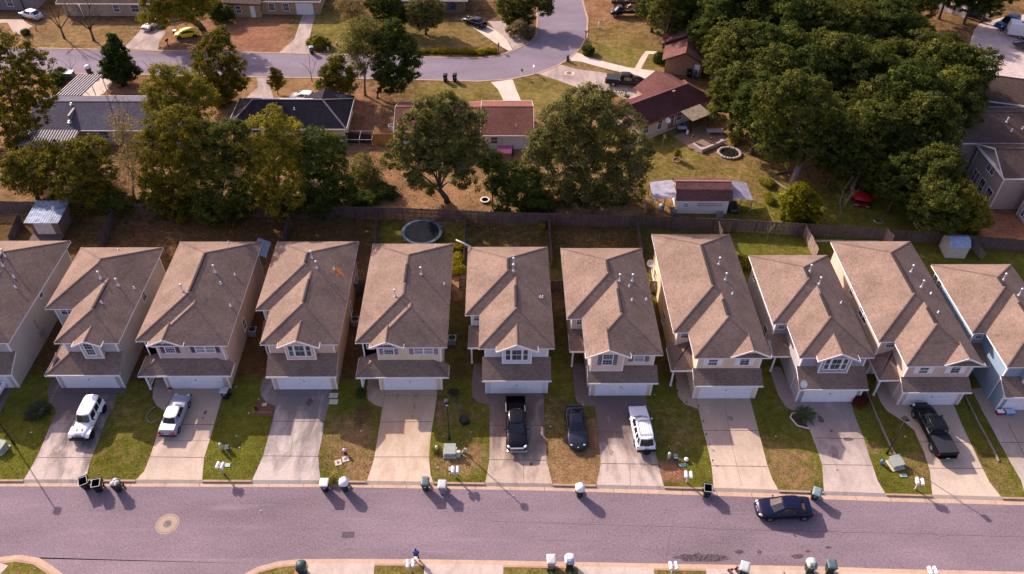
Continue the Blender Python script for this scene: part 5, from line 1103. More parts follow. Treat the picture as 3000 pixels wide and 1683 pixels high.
# garden wall with orange capped piers by the gravel lot
t = thing('garden_wall', 'white rendered wall with two orange capped piers beyond the woods', 'wall', (83.6, 136.4, 0), math.atan2(2.6, -2.4))
b = MB(); b.box(0, 7, -.1, .1, 0, 1.5); b.build('panel', mat('render_white', (.62, .60, .68), .6), t)
for x in (0, 2.4):
    b = MB(); b.box(x - .3, x + .3, -.3, .3, 0, 2.1); p = b.build('pier', WHITE, t); b = MB(); b.box(x - .38, x + .38, -.38, .38, 2.1, 2.25); b.lathe([(.22, 2.25), (.1, 2.45)], 4, (x, 0)); b.build('pier_cap', mat('terracotta_cap', (.55, .25, .06), .7), p)
# ================================================================ vehicles (x forward, origin on the ground at the centre)
def paint(name, col, metal=0.0, rough=.28): return mat(name, col, rough, metal, var=.03, scale=.8, coat=.18, spec=.2)
P_WHITE = paint('paint_white', (.80, .79, .84)); P_BLACK = paint('paint_black', (.005, .005, .008), 0, .25); P_NAVY = paint('paint_navy', (.007, .009, .034), .1, .22)
P_SILVER = paint('paint_silver', (.29, .31, .40), .1, .35); P_GREY = paint('paint_graphite', (.030, .032, .052), .2, .28); P_YEL = paint('paint_yellow', (.72, .56, .02)); P_RED = paint('paint_red', (.30, .008, .012)); P_BLUE = paint('paint_blue', (.02, .045, .16)); P_LSILV = paint('paint_pale_silver', (.55, .55, .62), .4, .25)
P_CREAM = paint('paint_cream', (.60, .54, .52)); SEALED = mat('faded_clearcoat', (.72, .64, .58), .55, .1, var=.10, scale=2.0)
INT = mat('interior_dark', (.03, .028, .03), .8)
def wheel(t, x, y, r, wd=.22, rim=ALLOY, name='wheel'):
    s = 1 if y > 0 else -1
    T = Matrix.Translation((x, y, r)) @ Matrix.Rotation(-s * PI / 2, 4, 'X')
    b = MB(T); b.lathe([(r * .62, -wd), (r * .93, -wd), (r, -wd * .8), (r, -wd * .2), (r * .93, 0), (r * .64, .0), (r * .62, -.03)], 20, caps=False); o = b.build('wheel', RUBBER, t, True)
    b = MB(T); b.lathe([(r * .63, -.05), (r * .62, -.012), (r * .5, -.03), (r * .16, -.015), (.01, -.01)], 20)
    for k in range(5):
        a = 2 * PI * k / 5; c, n = math.cos(a), math.sin(a); b.face([(c * r * .12 - n * .03, n * r * .12 + c * .03, -.003), (c * r * .12 + n * .03, n * r * .12 - c * .03, -.003), (c * r * .6 + n * .04, n * r * .6 - c * .04, -.006), (c * r * .6 - n * .04, n * r * .6 + c * .04, -.006)])
    b.build('rim', rim, o, True)
def body_loft(st, zl, crown=.03):
    rings = []
    for x, w, zt in st:
        h = zt - zl
        rings.append([(x, y * w, z) for y, z in ((-.80, zl), (-.95, zl + .06), (-1, zl + h * .38), (-.985, zl + h * .72), (-.93, zt - .045), (-.78, zt), (-.4, zt + crown * .8), (0, zt + crown), (.4, zt + crown * .8), (.78, zt), (.93, zt - .045), (.985, zl + h * .72), (1, zl + h * .38), (.95, zl + .06), (.80, zl))])
    return rings
def arch(b, x, w, r, mi):
    for s in (-1, 1):
        n = 12; pts = [(x + r * 1.17 * math.cos(PI * k / n), s * (w + .006), r * .95 + r * 1.17 * math.sin(PI * k / n)) for k in range(n + 1)] + [(x - r * 1.17, s * (w + .006), .22), (x + r * 1.17, s * (w + .006), .22)]
        b.face(pts if s < 0 else pts[::-1], mi)
class Green:
    """greenhouse of a car"""
    def __init__(g, xr0, xr1, xf1, xf0, zb, zr, wb, wr): g.__dict__.update(locals())
    def P(g, s, u, side, off=0.0):
        xr = g.xr0 + (g.xr1 - g.xr0) * u; xf = g.xf0 + (g.xf1 - g.xf0) * u; w = g.wb + (g.wr - g.wb) * u + off
        return Vector((xr + (xf - xr) * s, side * w, g.zb + (g.zr - g.zb) * u))
    def build(g, t, paintm, sides, ws=True, rw=True, roofm=None, glass=CARGLASS, tapf=.93):
        b = MB(); R = []; fb, rb = .13, .10; V = Vector
        for u in (0, .35, .7, .93):
            R.append([g.P(0, u, -.84), g.P(.16, u, -1), g.P(.5, u, -1.015), g.P(.84, u, -.985), g.P(1, u, -tapf * .86), g.P(1, u, 0) + V((fb, 0, 0)), g.P(1, u, tapf * .86), g.P(.84, u, .985), g.P(.5, u, 1.015), g.P(.16, u, 1), g.P(0, u, .84), g.P(0, u, 0) - V((rb, 0, 0))])
        b.loft(R, 0, False); o = b.build('cabin', paintm, t, True)
        b = MB(); top = R[-1]; c = sum((Vector(p) for p in top), Vector()) / len(top)
        def ins(f, dz): return [c + (Vector(p) - c) * f + Vector((0, 0, dz)) for p in top]
        hz = (g.zr - g.zb) * .07
        b.loft([top, ins(.95, hz * .7), ins(.82, hz * 1.1), ins(.4, hz * 1.5)], 0); b.build('roof', roofm or paintm, t, True)
        def pane(name, q, n):
            e = n * .014; b = MB(); b.face([p + e for p in q]); b.face([p + e * .2 for p in q][::-1]); b.build(name, glass, t)
        u0, u1 = .07, .90
        if ws: 
            q = [g.P(1, u0, -tapf * .83), g.P(1, u0, 0) + V((fb, 0, 0)), g.P(1, u0, tapf * .83), g.P(1, u1, tapf * .82), g.P(1, u1, 0) + V((fb, 0, 0)), g.P(1, u1, -tapf * .82)]; n = (q[2] - q[0]).cross(q[3] - q[2]).normalized(); pane('windscreen', q, n)
        if rw: q = [g.P(0, u0, .80), g.P(0, u0, 0) - V((rb, 0, 0)), g.P(0, u0, -.80), g.P(0, u1, -.78), g.P(0, u1, 0) - V((rb, 0, 0)), g.P(0, u1, .78)]; n = (q[2] - q[0]).cross(q[3] - q[2]).normalized(); pane('rear_window', q, n)
        for s0, s1, e0, e1 in sides:
            for sd in (-1, 1):
                f = lambda s: sd * (1.01 if .1 < s < .88 else .955)
                q = [g.P(s0, .08, f(s0), 0), g.P(s1, .08, f(s1), 0), g.P(e1, .88, f(e1), 0), g.P(e0, .88, f(e0), 0)]
                q = [p + Vector((0, sd * .016, 0)) for p in q]
                b = MB(); b.face(q if sd < 0 else q[::-1]); b.build('side_window', glass, t)
        return o
def lamp(t, name, x, y, z, sx, sy, sz, m, rz=0.0):
    for s in (-1, 1):
        b = MB(Matrix.Translation((x, s * y, z)) @ Matrix.Rotation(s * rz, 4, 'Z')); b.ball((0, 0, 0), (sx, sy, sz), 10, 6); b.build(name, m, t, True)
def mirrors(t, x, y, z, m, r=.11):
    for s in (-1, 1): b = MB(); b.ball((x, s * (y + .09), z), (.08, r, .075), 8, 5); b.tube([(x, s * (y - .05), z - .03), (x, s * (y + .05), z)], .025, 5); b.build('mirror', m, t, True)
def plate(t, x, z, back=True):
    b = MB(); d = -.012 if back else .012; b.box(min(x, x + d), max(x, x + d), -.16, .16, z - .06, z + .06); b.build('number_plate', mat('plate_pale', (.6, .6, .62), .5), t)
def box_part(t, name, m, *boxes, bevel=.0):
    b = MB()
    for q in boxes: b.box(*q)
    return b.build(name, m, t, bevel=bevel)
def place(front, rear, L):
    """centre and heading for a car whose nose / tail touch the ground points"""
    d = (front - rear); a = math.atan2(d.y, d.x); c = (front + rear) / 2; return (c.x, c.y, c.z), a
def gxy(x, y, z=.016): return Vector((x, y, z))

def sedan(name, label, cat, loc, rz, m, L=4.8, Wd=.90, zbelt=.98, zr=1.46, hood=.90, trunk=1.02, green=None, sides=None, wr=.33, roofm=None, rim=ALLOY, wb=(.80, 3.78), grille=True, group=None, tm=None, lampm=None):
    t = thing(name, label, cat, loc, rz, group); o = -L / 2
    zl = .24
    st = [(0, Wd * .70, .56), (.05, Wd * .86, .80), (.16, Wd * .93, trunk - .05), (.5, Wd * .97, trunk), (1.1, Wd, trunk + .0), (1.6, Wd, zbelt + .02), (2.6, Wd, zbelt), (L - 1.55, Wd * .995, zbelt - .01), (L - .9, Wd * .97, hood), (L - .42, Wd * .92, hood - .09), (L - .16, Wd * .84, hood - .2), (L - .04, Wd * .70, hood - .36), (L, Wd * .55, hood - .46)]
    b = MB(); b.loft([[(x + o, y, z) for x, y, z in r] for r in body_loft(st, zl)], 0)
    for xw in wb: arch(b, xw + o, Wd * .985, wr, 1)
    b.build('body', [m, RUBBER], t, True)
    g = green or (.62, 1.25, 2.55, 3.55); G = Green(g[0] + o, g[1] + o, g[2] + o, g[3] + o, zbelt - .05, zr, Wd * .88, Wd * .70)
    G.build(t, m, sides or [(.10, .50, .06, .46), (.53, .93, .50, .93)], roofm=roofm)
    for xw in wb:
        for s in (-1, 1): wheel(t, xw + o, s * (Wd + .012), wr, rim=rim)
    lamp(t, 'headlight', L - .24 + o, Wd * .70, hood - .2, .20, .15, .07, lampm or LAMP, -.55); lamp(t, 'tail_light', .10 + o, Wd * .72, .84, .08, .2, .085, REDL, .35)
    mirrors(t, g[3] - .35 + o, Wd * .9, zbelt + .06, m)
    if grille: box_part(t, 'grille', CHROME, (L - .13 + o, L - .02 + o, -.28, -.03, hood - .36, hood - .22), (L - .13 + o, L - .02 + o, .03, .28, hood - .36, hood - .22), bevel=.03)
    plate(t, .02 + o, .62); return t

# dark navy saloon driving along the street
f, r = at('12', 556, 400, RZ), at('12', 968, 425, RZ)
sedan('sedan', 'dark navy saloon driving along the street past the green bin', 'car', ((f.x + r.x) / 2 - .05, (f.y + r.y) / 2 + .35, RZ + .004), PI + .02, P_NAVY, L=4.8, Wd=.96, zr=1.50, lampm=mat('lamp_amber', (.52, .44, .30), .15, .1, spec=.7))
# silver old saloon, boot towards the street
t = sedan('sedan', 'silver grey old saloon with peeling roof and boot, on the second drive', 'car', (-30.55, 47.35, .016), PI / 2 - .03, P_SILVER, L=4.85, Wd=.86, zbelt=.95, zr=1.38, hood=.90, trunk=.98, green=(.95, 1.45, 2.7, 3.2), roofm=SEALED, rim=ALLOY, wr=.31, grille=False)
o = -4.85 / 2; box_part(t, 'bumper', mat('bumper_dark', (.05, .05, .055), .5), (o - .10, o + .05, -.84, .84, .36, .56), (4.78 + o, 4.90 + o, -.80, .80, .36, .54), bevel=.03); box_part(t, 'boot_lid', SEALED, (o + .22, o + .92, -.70, .70, .97, 1.015), bevel=.03); box_part(t, 'tail_panel', REDL, (o - .012, o + .06, -.74, -.30, .66, .82), (o - .012, o + .06, .30, .74, .66, .82), bevel=.015)
# graphite sports coupe parked on the grass
t = thing('sports_coupe', 'low graphite sports coupe parked on the brown lawn', 'car', (7.28, 45.55, .02), -PI / 2 + .015); L = 4.75; o = -L / 2; Wd = .93
st = [(0, .66, .55), (.06, .80, .84), (.2, .88, .98), (.5, .94, 1.0), (1.0, .965, .98), (1.5, .93, .93), (2.4, .90, .90), (3.0, .92, .90), (3.6, .95, .86), (4.05, .92, .79), (4.35, .83, .70), (4.58, .66, .60), (4.72, .42, .52), (4.78, .2, .48)]
b = MB(); b.loft([[(x + o, y, z) for x, y, z in q] for q in body_loft(st, .18)], 0)
for xw in (.85, 3.72): arch(b, xw + o, .935, .35, 1)
b.build('body', [P_GREY, RUBBER], t, True)
Green(.28 + o, 1.35 + o, 2.25 + o, 3.05 + o, .88, 1.30, .80, .58).build(t, P_GREY, [(.36, .92, .28, .90)])
for xw in (.85, 3.72):
    for s in (-1, 1): wheel(t, xw + o, s * .945, .35, rim=mat('wheel_dark', (.06, .06, .065), .4, .5))
lamp(t, 'headlight', 4.36 + o, .60, .66, .16, .11, .04, LAMP, -.8); lamp(t, 'tail_light', .08 + o, .55, .80, .06, .16, .07, REDL, .2); mirrors(t, 2.75 + o, .86, .97, P_GREY)
box_part(t, 'grille', BLACK, (4.52 + o, 4.745 + o, -.34, .34, .34, .47), bevel=.03); box_part(t, 'roof_stripe', BLACK, (1.5 + o, 2.2 + o, -.22, -.16, 1.315, 1.330), (1.5 + o, 2.2 + o, .16, .22, 1.315, 1.330)); box_part(t, 'spoiler', P_GREY, (.05 + o, .22 + o, -.72, .72, 1.0, 1.05), bevel=.02); box_part(t, 'badge', mat('gold_badge', (.5, .38, .15), .3, .6), (4.60 + o, 4.70 + o, -.08, .08, .60, .635))

def pickup(label, loc, rz, m, L=5.85, Wd=.98, cover=False, crew=True, rim=ALLOY, group=None, zr=1.86, chrome=True, step=True, wr=.39):
    t = thing('pickup_truck', label, 'pickup', loc, rz, group); o = -L / 2; zl = .42; bx = 2.0; zb = 1.18
    st = [(bx, Wd, zb), (bx + .3, Wd, zb), (L - 1.75, Wd, zb), (L - 1.35, Wd * .99, zb - .02), (L - .75, Wd * .97, 1.10), (L - .3, Wd * .93, 1.02), (L - .1, Wd * .86, .9), (L, Wd * .72, .74)]
    b = MB(); b.loft([[(x + o, y, z) for x, y, z in q] for q in body_loft(st, zl)], 0)
    arch(b, L - .98 + o, Wd * .985, wr, 1); b.build('body', [m, RUBBER], t, True)
    b = MB(); b.box(.05 + o, bx + o, -Wd + .02, -Wd + .14, zl, zb - .01); b.box(.05 + o, bx + o, Wd - .14, Wd - .02, zl, zb - .01); b.box(o, .10 + o, -Wd + .03, Wd - .03, zl + .06, zb - .02); b.box(.1 + o, bx + o, -Wd + .14, Wd - .14, zl + .05, .66); b.box(bx - .06 + o, bx + o, -Wd + .1, Wd - .1, .6, zb)
    arch(b, 1.15 + o, Wd - .02, wr, 1); b.build('cargo_bed', [m, RUBBER], t, bevel=.025)
    x0 = bx + .03; xf = L - 1.55
    Green(x0 + o, x0 + .16 + o, xf - .75 + o, xf + o, zb - .04, zr, Wd * .90, Wd * .72).build(t, m, [(.06, .40, .06, .38), (.44, .93, .42, .93)] if crew else [(.1, .9, .1, .92)])
    for xw in (1.15, L - .98):
        for s in (-1, 1): wheel(t, xw + o, s * (Wd + .012), wr, .26, rim)
    lamp(t, 'headlight', L - .24 + o, Wd * .78, .92, .21, .14, .10, LAMP, -.5); lamp(t, 'tail_light', .04 + o, Wd - .10, .98, .07, .08, .18, REDL)
    mirrors(t, xf - .35 + o, Wd, zb + .12, BLACK, .15)
    b = MB()
    for z in (.68, .78, .88): b.box(L - .10 + o, L + .03 + o, -.56, .56, z, z + .055)
    b.box(L - .1 + o, L + .02 + o, -.62, -.56, .66, .95); b.box(L - .1 + o, L + .02 + o, .56, .62, .66, .95); b.build('grille', CHROME if chrome else BLACK, t)
    box_part(t, 'bumper', CHROME if chrome else m, (L - .15 + o, L + .10 + o, -.90, .90, .42, .58), bevel=.04); box_part(t, 'bumper', CHROME if chrome and not cover else m, (o - .16, o + .03, -.86, .86, .45, .6), bevel=.03)
    if cover: box_part(t, 'tonneau_cover', mat('vinyl_cover', (.028, .028, .036), .6, var=.1), (.03 + o, bx - .02 + o, -Wd + .06, Wd - .06, zb - .015, zb + .035), bevel=.02); plate(t, o - .16, .56)
    return t
t = pickup('black pickup with chrome grille and planks in its open bed, on the drive', (1.68, 45.95, .016), -PI / 2 + .01, P_BLACK, L=6.0)
b = MB()
for k in range(11):
    a = .9 + random.uniform(-.12, .12); x, y = random.uniform(-.75, -.35), random.uniform(-.35, .35); l = random.uniform(.55, 1.1)
    b.tube([(-1.35 + x * .4, y, .78 + .05 * (k % 5)), (-1.35 + x * .4 + l * math.cos(a) * .8, y + l * math.sin(a) * .7, .84 + .05 * (k % 5))], .035, 4)
o_ = tag(b.build('lumber', m_wood('lumber', (.34, .27, .18), (.10, .09, .08))), 'bundle of mixed planks lying in the open bed of the black pickup', 'lumber'); o_.location = (1.68, 45.95, .016); o_.rotation_euler = (0, 0, -PI / 2 + .01)
pickup('black pickup with flat bed cover backed towards the street, right end of the row', (40.85, 45.05, .016), PI / 2 + .035, P_BLACK, L=6.0, cover=True, chrome=False)
b_, c_ = at('c', 1352, 840), at('c', 1690, 880)
pickup('black pickup with covered bed on the drive of the wine red roofed house', (19.7, 111.5, .03), -.15, P_BLACK, L=5.9, cover=True, rim=ALLOY)

# white boxy off-road wagon
t = thing('offroad_wagon', 'white boxy off-road wagon with black bumper and hood vents, on the left drive', 'car', (-38.42, 46.55, .016), -PI / 2 - .02); L = 4.5; o = -L / 2
b = MB(); b.loft([[(x + o, y, z) for x, y, z in q] for q in body_loft([(0, .77, 1.12), (.06, .79, 1.16), (1.5, .80, 1.16), (2.75, .80, 1.16)], .50, .0)], 0); b.loft([[(x + o, y, z) for x, y, z in q] for q in body_loft([(2.70, .78, 1.17), (3.2, .74, 1.16), (3.95, .66, 1.10), (4.16, .64, 1.05)], .55, .035)], 0); b.build('body', P_WHITE, t, True)
G = Green(.02 + o, .10 + o, 2.42 + o, 2.78 + o, 1.13, 1.84, .765, .66); G.build(t, P_WHITE, [(.05, .31, .06, .31), (.37, .62, .36, .62), (.68, .95, .67, .95)], tapf=1.0)
for s in (-1, 1):
    b = MB(); b.loft([[(3.0 + o, s * .62, .86), (3.0 + o, s * .96, .80), (3.0 + o, s * .96, .74), (3.0 + o, s * .62, .74)], [(3.25 + o, s * .62, 1.0), (3.25 + o, s * .98, .98), (3.25 + o, s * .98, .92), (3.25 + o, s * .62, .92)], [(4.05 + o, s * .60, 1.0), (4.05 + o, s * .98, .98), (4.05 + o, s * .98, .92), (4.05 + o, s * .6, .92)], [(4.32 + o, s * .60, .82), (4.32 + o, s * .95, .80), (4.32 + o, s * .95, .74), (4.32 + o, s * .6, .74)]]); b.build('fender', P_WHITE, t)
    b = MB(); b.loft([[(.1 + o, s * .76, .80), (.1 + o, s * .95, .78), (.1 + o, s * .95, .72), (.1 + o, s * .76, .72)], [(.3 + o, s * .76, 1.0), (.3 + o, s * .97, .98), (.3 + o, s * .97, .92), (.3 + o, s * .76, .92)], [(1.0 + o, s * .76, 1.0), (1.0 + o, s * .97, .98), (1.0 + o, s * .97, .92), (1.0 + o, s * .76, .92)], [(1.25 + o, s * .76, .74), (1.25 + o, s * .95, .72), (1.25 + o, s * .95, .66), (1.25 + o, s * .76, .66)]]); b.build('fender', P_WHITE, t)
for x in (.68, 3.66):
    for s in (-1, 1): wheel(t, x + o, s * .95, .42, .30, mat('wheel_wine', (.05, .018, .024), .4, .3))
b = MB(); b.box(4.14 + o, 4.20 + o, -.52, .52, .72, 1.06); gr = b.build('grille', P_WHITE, t, bevel=.02)
for k in range(7): q = MB(); q.box(4.195 + o, 4.212 + o, -.28 + k * .085, -.235 + k * .085, .78, 1.02); q.build('grille_slot', BLACK, gr)
lamp(t, 'headlight', 4.20 + o, .42, .92, .04, .10, .10, LAMP); b = MB(); b.box(4.2 + o, 4.48 + o, -.86, .86, .50, .70); b.build('bumper', BLACK, t, bevel=.03); b = MB(); b.box(-.18 + o, .0 + o, -.80, .80, .48, .66); b.build('bumper', BLACK, t, bevel=.03)
box_part(t, 'hood_vent', BLACK, (3.55 + o, 3.80 + o, -.28, -.20, 1.155, 1.185), (3.55 + o, 3.80 + o, .20, .28, 1.155, 1.185)); box_part(t, 'wiper', BLACK, (2.83 + o, 2.87 + o, -.5, -.1, 1.21, 1.24), (2.83 + o, 2.87 + o, .1, .5, 1.21, 1.24))
mirrors(t, 2.55 + o, .80, 1.26, BLACK); b = MB(Matrix.Translation((-.02 + o, .05, 1.02)) @ Matrix.Rotation(-PI / 2, 4, 'Y')); b.lathe([(.2, 0), (.38, .03), (.40, .12), (.38, .22), (.1, .24)], 18); b.build('spare_wheel', RUBBER, t, True)
for s in (-1, 1): box_part(t, 'door_handle', BLACK, (1.55 + o, 1.72 + o, s * .81 - .02, s * .81 + .02, .98, 1.02), (2.3 + o, 2.46 + o, s * .81 - .02, s * .81 + .02, .98, 1.02))

def suv(label, loc, rz, m, L=4.9, Wd=.92, zr=1.78, group=None):
    t = thing('suv', label, 'car', loc, rz, group); o = -L / 2; zb = 1.06
    st = [(0, .82, .98), (.05, .89, zb), (.3, Wd, zb + .01), (2.2, Wd, zb), (L - 1.45, Wd, zb), (L - 1.1, Wd * .985, 1.03), (L - .5, Wd * .95, .98), (L - .18, Wd * .88, .90), (L - .03, Wd * .74, .76), (L, Wd * .6, .66)]
    b = MB(); b.loft([[(x + o, y, z) for x, y, z in q] for q in body_loft(st, .34)], 0)
    for xw in (.98, L - .95): arch(b, xw + o, Wd * .99, .37, 1)
    b.build('body', [m, RUBBER], t, True)
    Green(.10 + o, .42 + o, L - 2.25 + o, L - 1.42 + o, zb - .05, zr, Wd * .90, Wd * .74).build(t, m, [(.05, .34, .05, .33), (.40, .60, .39, .60), (.66, .95, .66, .95)])
    for xw in (.98, L - .95):
        for s in (-1, 1): wheel(t, xw + o, s * (Wd + .012), .37)
    lamp(t, 'headlight', L - .2 + o, Wd * .74, .84, .16, .17, .09, LAMP, -.4); lamp(t, 'tail_light', .05 + o, Wd - .09, .95, .06, .07, .14, REDL); mirrors(t, L - 1.85 + o, Wd, zb + .08, m)
    b = MB()
    for s in (-1, 1): b.box(.75 + o, 2.45 + o, s * .58 - .018, s * .58 + .018, zr + .055, zr + .09)
    for x in (.8, 2.38): b.box(x + o, x + .05 + o, -.58, .58, zr + .062, zr + .10)
    for y in (-.4, -.2, 0, .2, .4): b.box(.85 + o, 2.38 + o, y - .014, y + .014, zr + .030, zr + .052)
    b.build('roof_rack', mat('rack_grey', (.33, .33, .36), .5), t)
    box_part(t, 'bumper', BLACK, (-.13 + o, .06 + o, -.86, .86, .40, .62), bevel=.04); box_part(t, 'bumper', m, (L - .12 + o, L + .05 + o, -.8, .8, .38, .56), bevel=.04); plate(t, o - .01, .86); return t
t = suv('white wagon with roof rack and black rear bumper, tail towards the street', (13.42, 45.45, .016), PI / 2 + .045, P_WHITE, L=4.95)
b = MB(Matrix.Translation((-2.56, -.05, .42)) @ Matrix.Rotation(-PI / 2, 4, 'Y')); b.lathe([(.30, .0), (.36, .02), (.36, .10), (.30, .12), (.29, .06)], 20); b.build('spare_tyre', RUBBER, t, True)
p = at('x', 40, 300); suv('white car cut off by the left picture edge, beside the greige house', (p.x - 1.0, p.y - .9 + 1.2, .016), PI / 2 - .03, P_WHITE, L=4.8)

# far cars
t = sedan('city_car', 'silver car on the far drive in the top left corner', 'car', (-81.0, 134.4, .04), PI - .45, P_LSILV, L=4.4, Wd=.87, zbelt=1.0, zr=1.50, green=(.35, .9, 2.4, 3.3), wb=(.75, 3.5))
t = sedan('sports_car', 'white low sports car with black nose band under the roadside tree', 'car', (-59.0, 131.2, .04), -PI / 2 - .32, P_CREAM, L=4.5, Wd=.88, zbelt=.90, zr=1.26, hood=.84, trunk=.92, green=(.6, 1.3, 2.1, 2.9), wb=(.85, 3.6), sides=[(.2, .9, .15, .9)], grille=False)
o = -2.25; box_part(t, 'nose_band', BLACK, (4.33 + o, 4.50 + o, -.70, .70, .46, .66), bevel=.03); box_part(t, 'bumper', P_CREAM, (4.40 + o, 4.55 + o, -.74, .74, .34, .46), bevel=.03)
t = sedan('parked_car', 'white car half hidden behind the charcoal roof', 'car', (-28.7, 106.4, .04), PI - .15, P_WHITE, L=4.5, Wd=.86, zr=1.42, wb=(.8, 3.6))
t = sedan('coupe', 'black and silver coupe on the pale far drive', 'car', (-3.95, 132.3, .045), PI - .72, P_BLACK, L=4.6, Wd=.88, zbelt=.92, zr=1.36, green=(.45, 1.2, 2.4, 3.2), wb=(.85, 3.65), rim=ALLOY)
# yellow rounded car
t = thing('bubble_car', 'bright yellow round backed small car parked on the far lawn', 'car', (-52.1, 127.25, .03), PI + .30, None); L = 4.1; o = -L / 2
st = [(0, .45, .62), (.10, .64, .82), (.4, .80, .94), (.9, .86, .97), (1.6, .86, .98), (2.6, .86, .97), (3.1, .84, .95), (3.6, .76, .84), (3.9, .60, .70), (4.08, .40, .55)]
b = MB(); b.loft([[(x + o, y, z) for x, y, z in q] for q in body_loft(st, .28, .06)], 0)
for xw in (.80, 3.25): arch(b, xw + o, .865, .34, 1)
b.build('body', [P_YEL, RUBBER], t, True)
b = MB(); R = []
for k in range(11):
    a = PI * (.04 + .92 * k / 10); x = 1.75 - 1.38 * math.cos(a); z = .92 + .58 * math.sin(a) ** .75; w = .60 + .16 * (1 - math.sin(a))
    R.append([(x + o, -.78, .90), (x + o, -.74, .90 + (z - .9) * .5), (x + o, -w, z - .06), (x + o, -w * .6, z), (x + o, w * .6, z), (x + o, w, z - .06), (x + o, .74, .90 + (z - .9) * .5), (x + o, .78, .90)])
b.loft(R); b.build('cabin', P_YEL, t, True)
for s in (-1, 1):
    q = MB(); pts = [(1.75 - 1.05 * math.cos(PI * k / 8) + o, s * (.782 - .07 * math.sin(PI * k / 8)), .98 + .40 * math.sin(PI * k / 8)) for k in range(9)]; q.face(pts if s > 0 else pts[::-1]); q.build('side_window', CARGLASS, t)
for xa, xb, za, zb_, nm in ((2.55, 2.98, 1.40, 1.08, 'windscreen'), (.98, .52, 1.40, 1.08, 'rear_window')):
    q = MB(); d = .03 if nm == 'windscreen' else -.03; pts = [(xa + d + o, -.52, za + .03), (xa + d + o, .52, za + .03), (xb + d + o, .62, zb_ + .03), (xb + d + o, -.62, zb_ + .03)]; q.face(pts if d < 0 else pts[::-1]); q.build(nm, CARGLASS, t)
q = MB(); q.box(1.4 + o, 2.1 + o, -.35, .35, 1.49, 1.51); q.build('sunroof', mat('sunroof_pale', (.70, .68, .60), .2), t)
for xw in (.80, 3.25):
    for s in (-1, 1): wheel(t, xw + o, s * .875, .34)
lamp(t, 'headlight', 3.78 + o, .56, .74, .12, .12, .12, LAMP, -.3); lamp(t, 'tail_light', .22 + o, .62, .78, .08, .09, .09, REDL)
t = thing('wheeled_bin', 'small dark bin with white lid beside the yellow car', 'bin', at('m', 1340, 640), 0); b = MB(); b.loft([[(-.22, -.22, 0), (.22, -.22, 0), (.22, .22, 0), (-.22, .22, 0)], [(-.28, -.28, .85), (.28, -.28, .85), (.28, .28, .85), (-.28, .28, .85)]]); b.build('tub', BLACK, t); b = MB(); b.box(-.3, .3, -.3, .3, .85, .93); b.build('lid', WHITE, t, bevel=.03)
# dark flatbed with junk, trailers and vans by the edges
t = thing('flatbed_truck', 'dark flatbed truck loaded with brush and a pale ladder, top centre right', 'truck', (23.0, 136.4, .02), PI + .03)
b = MB(); b.box(-2.6, 1.0, -.95, .95, .72, .86); b.box(-2.6, 1.0, -.98, -.92, .86, 1.25); b.box(-2.6, 1.0, .92, .98, .86, 1.25); b.box(-2.66, -2.58, -.95, .95, .5, 1.25); b.build('bed', P_BLACK, t, bevel=.02)
b = MB(); b.loft([[(x, y, z) for x, y, z in q] for q in body_loft([(1.0, .92, 1.15), (2.0, .92, 1.12), (2.9, .85, 1.0), (3.05, .7, .8)], .45)]); b.build('body', P_BLACK, t, True); Green(1.02, 1.1, 1.7, 2.25, 1.1, 1.75, .84, .68).build(t, P_BLACK, [(.1, .9, .1, .9)])
for x in (-1.7, 2.25):
    for s in (-1, 1): wheel(t, x, s * .95, .36)
t2 = thing('brush_load', 'heap of tan brush and cut branches on the dark flatbed', 'brush', (23.0, 136.4, .02), PI + .03); b = MB()
for k in range(60):
    x, y = random.uniform(-2.4, .8), random.uniform(-.8, .8); a = random.uniform(0, 6.3); l = random.uniform(.5, 1.3); b.tube([(x, y, .9 + random.random() * .5), (x + l * math.cos(a), y + l * math.sin(a) * .6, 1.2 + random.random() * .5)], random.uniform(.02, .05), 4)
b.build('branches', m_wood('brush', (.30, .18, .09), (.10, .06, .04)), t2)
t2 = thing('metal_rail', 'bent pale rail sticking up from the dark flatbed', 'rail', (23.0, 136.4, .02), PI + .03); b = MB(); b.tube([(.1, -.2, 1.3), (-.3, .3, 2.1), (-.5, -.2, 2.0), (-.1, -1.0, 1.3)], .05, 6); b.build('rail', WHITE, t2)
t = thing('utility_trailer', 'long dark trailer of brown scrap behind the flatbed, at the top edge', 'trailer', (24.6, 140.6, .02), -.06)
b = MB(); b.box(-4, 3.6, -1.0, 1.0, .6, .75); b.box(-4, 3.6, -1.05, -.98, .75, 1.2); b.box(-4, 3.6, .98, 1.05, .75, 1.2); b.build('deck', mat('rust_brown', (.10, .055, .035), .8, var=.25), t)
b = MB()
for k in range(46):
    x, y = random.uniform(-3.6, 3.2), random.uniform(-.8, .8); b.ball((x, y, .95 + random.random() * .3), (random.uniform(.2, .5), random.uniform(.2, .4), random.uniform(.1, .3)), 6, 4)
b.build('scrap_load', mat('scrap_brown', (.17, .10, .055), .9, var=.3, scale=2), t)
for x in (-3.2, -2.3): 
    for s in (-1, 1): wheel(t, x, s * 1.08, .36)
t = thing('cargo_trailer', 'white box trailer standing on the gravel lot at the right edge', 'trailer', (89.6, 128.6, .03), math.atan2(1.1, -2.6) + PI)
b = MB(); b.box(-2.0, 2.6, -1.05, 1.05, .55, 2.5); b.build('box_body', mat('trailer_white', (.74, .72, .74), .4, var=.06), t, bevel=.06)
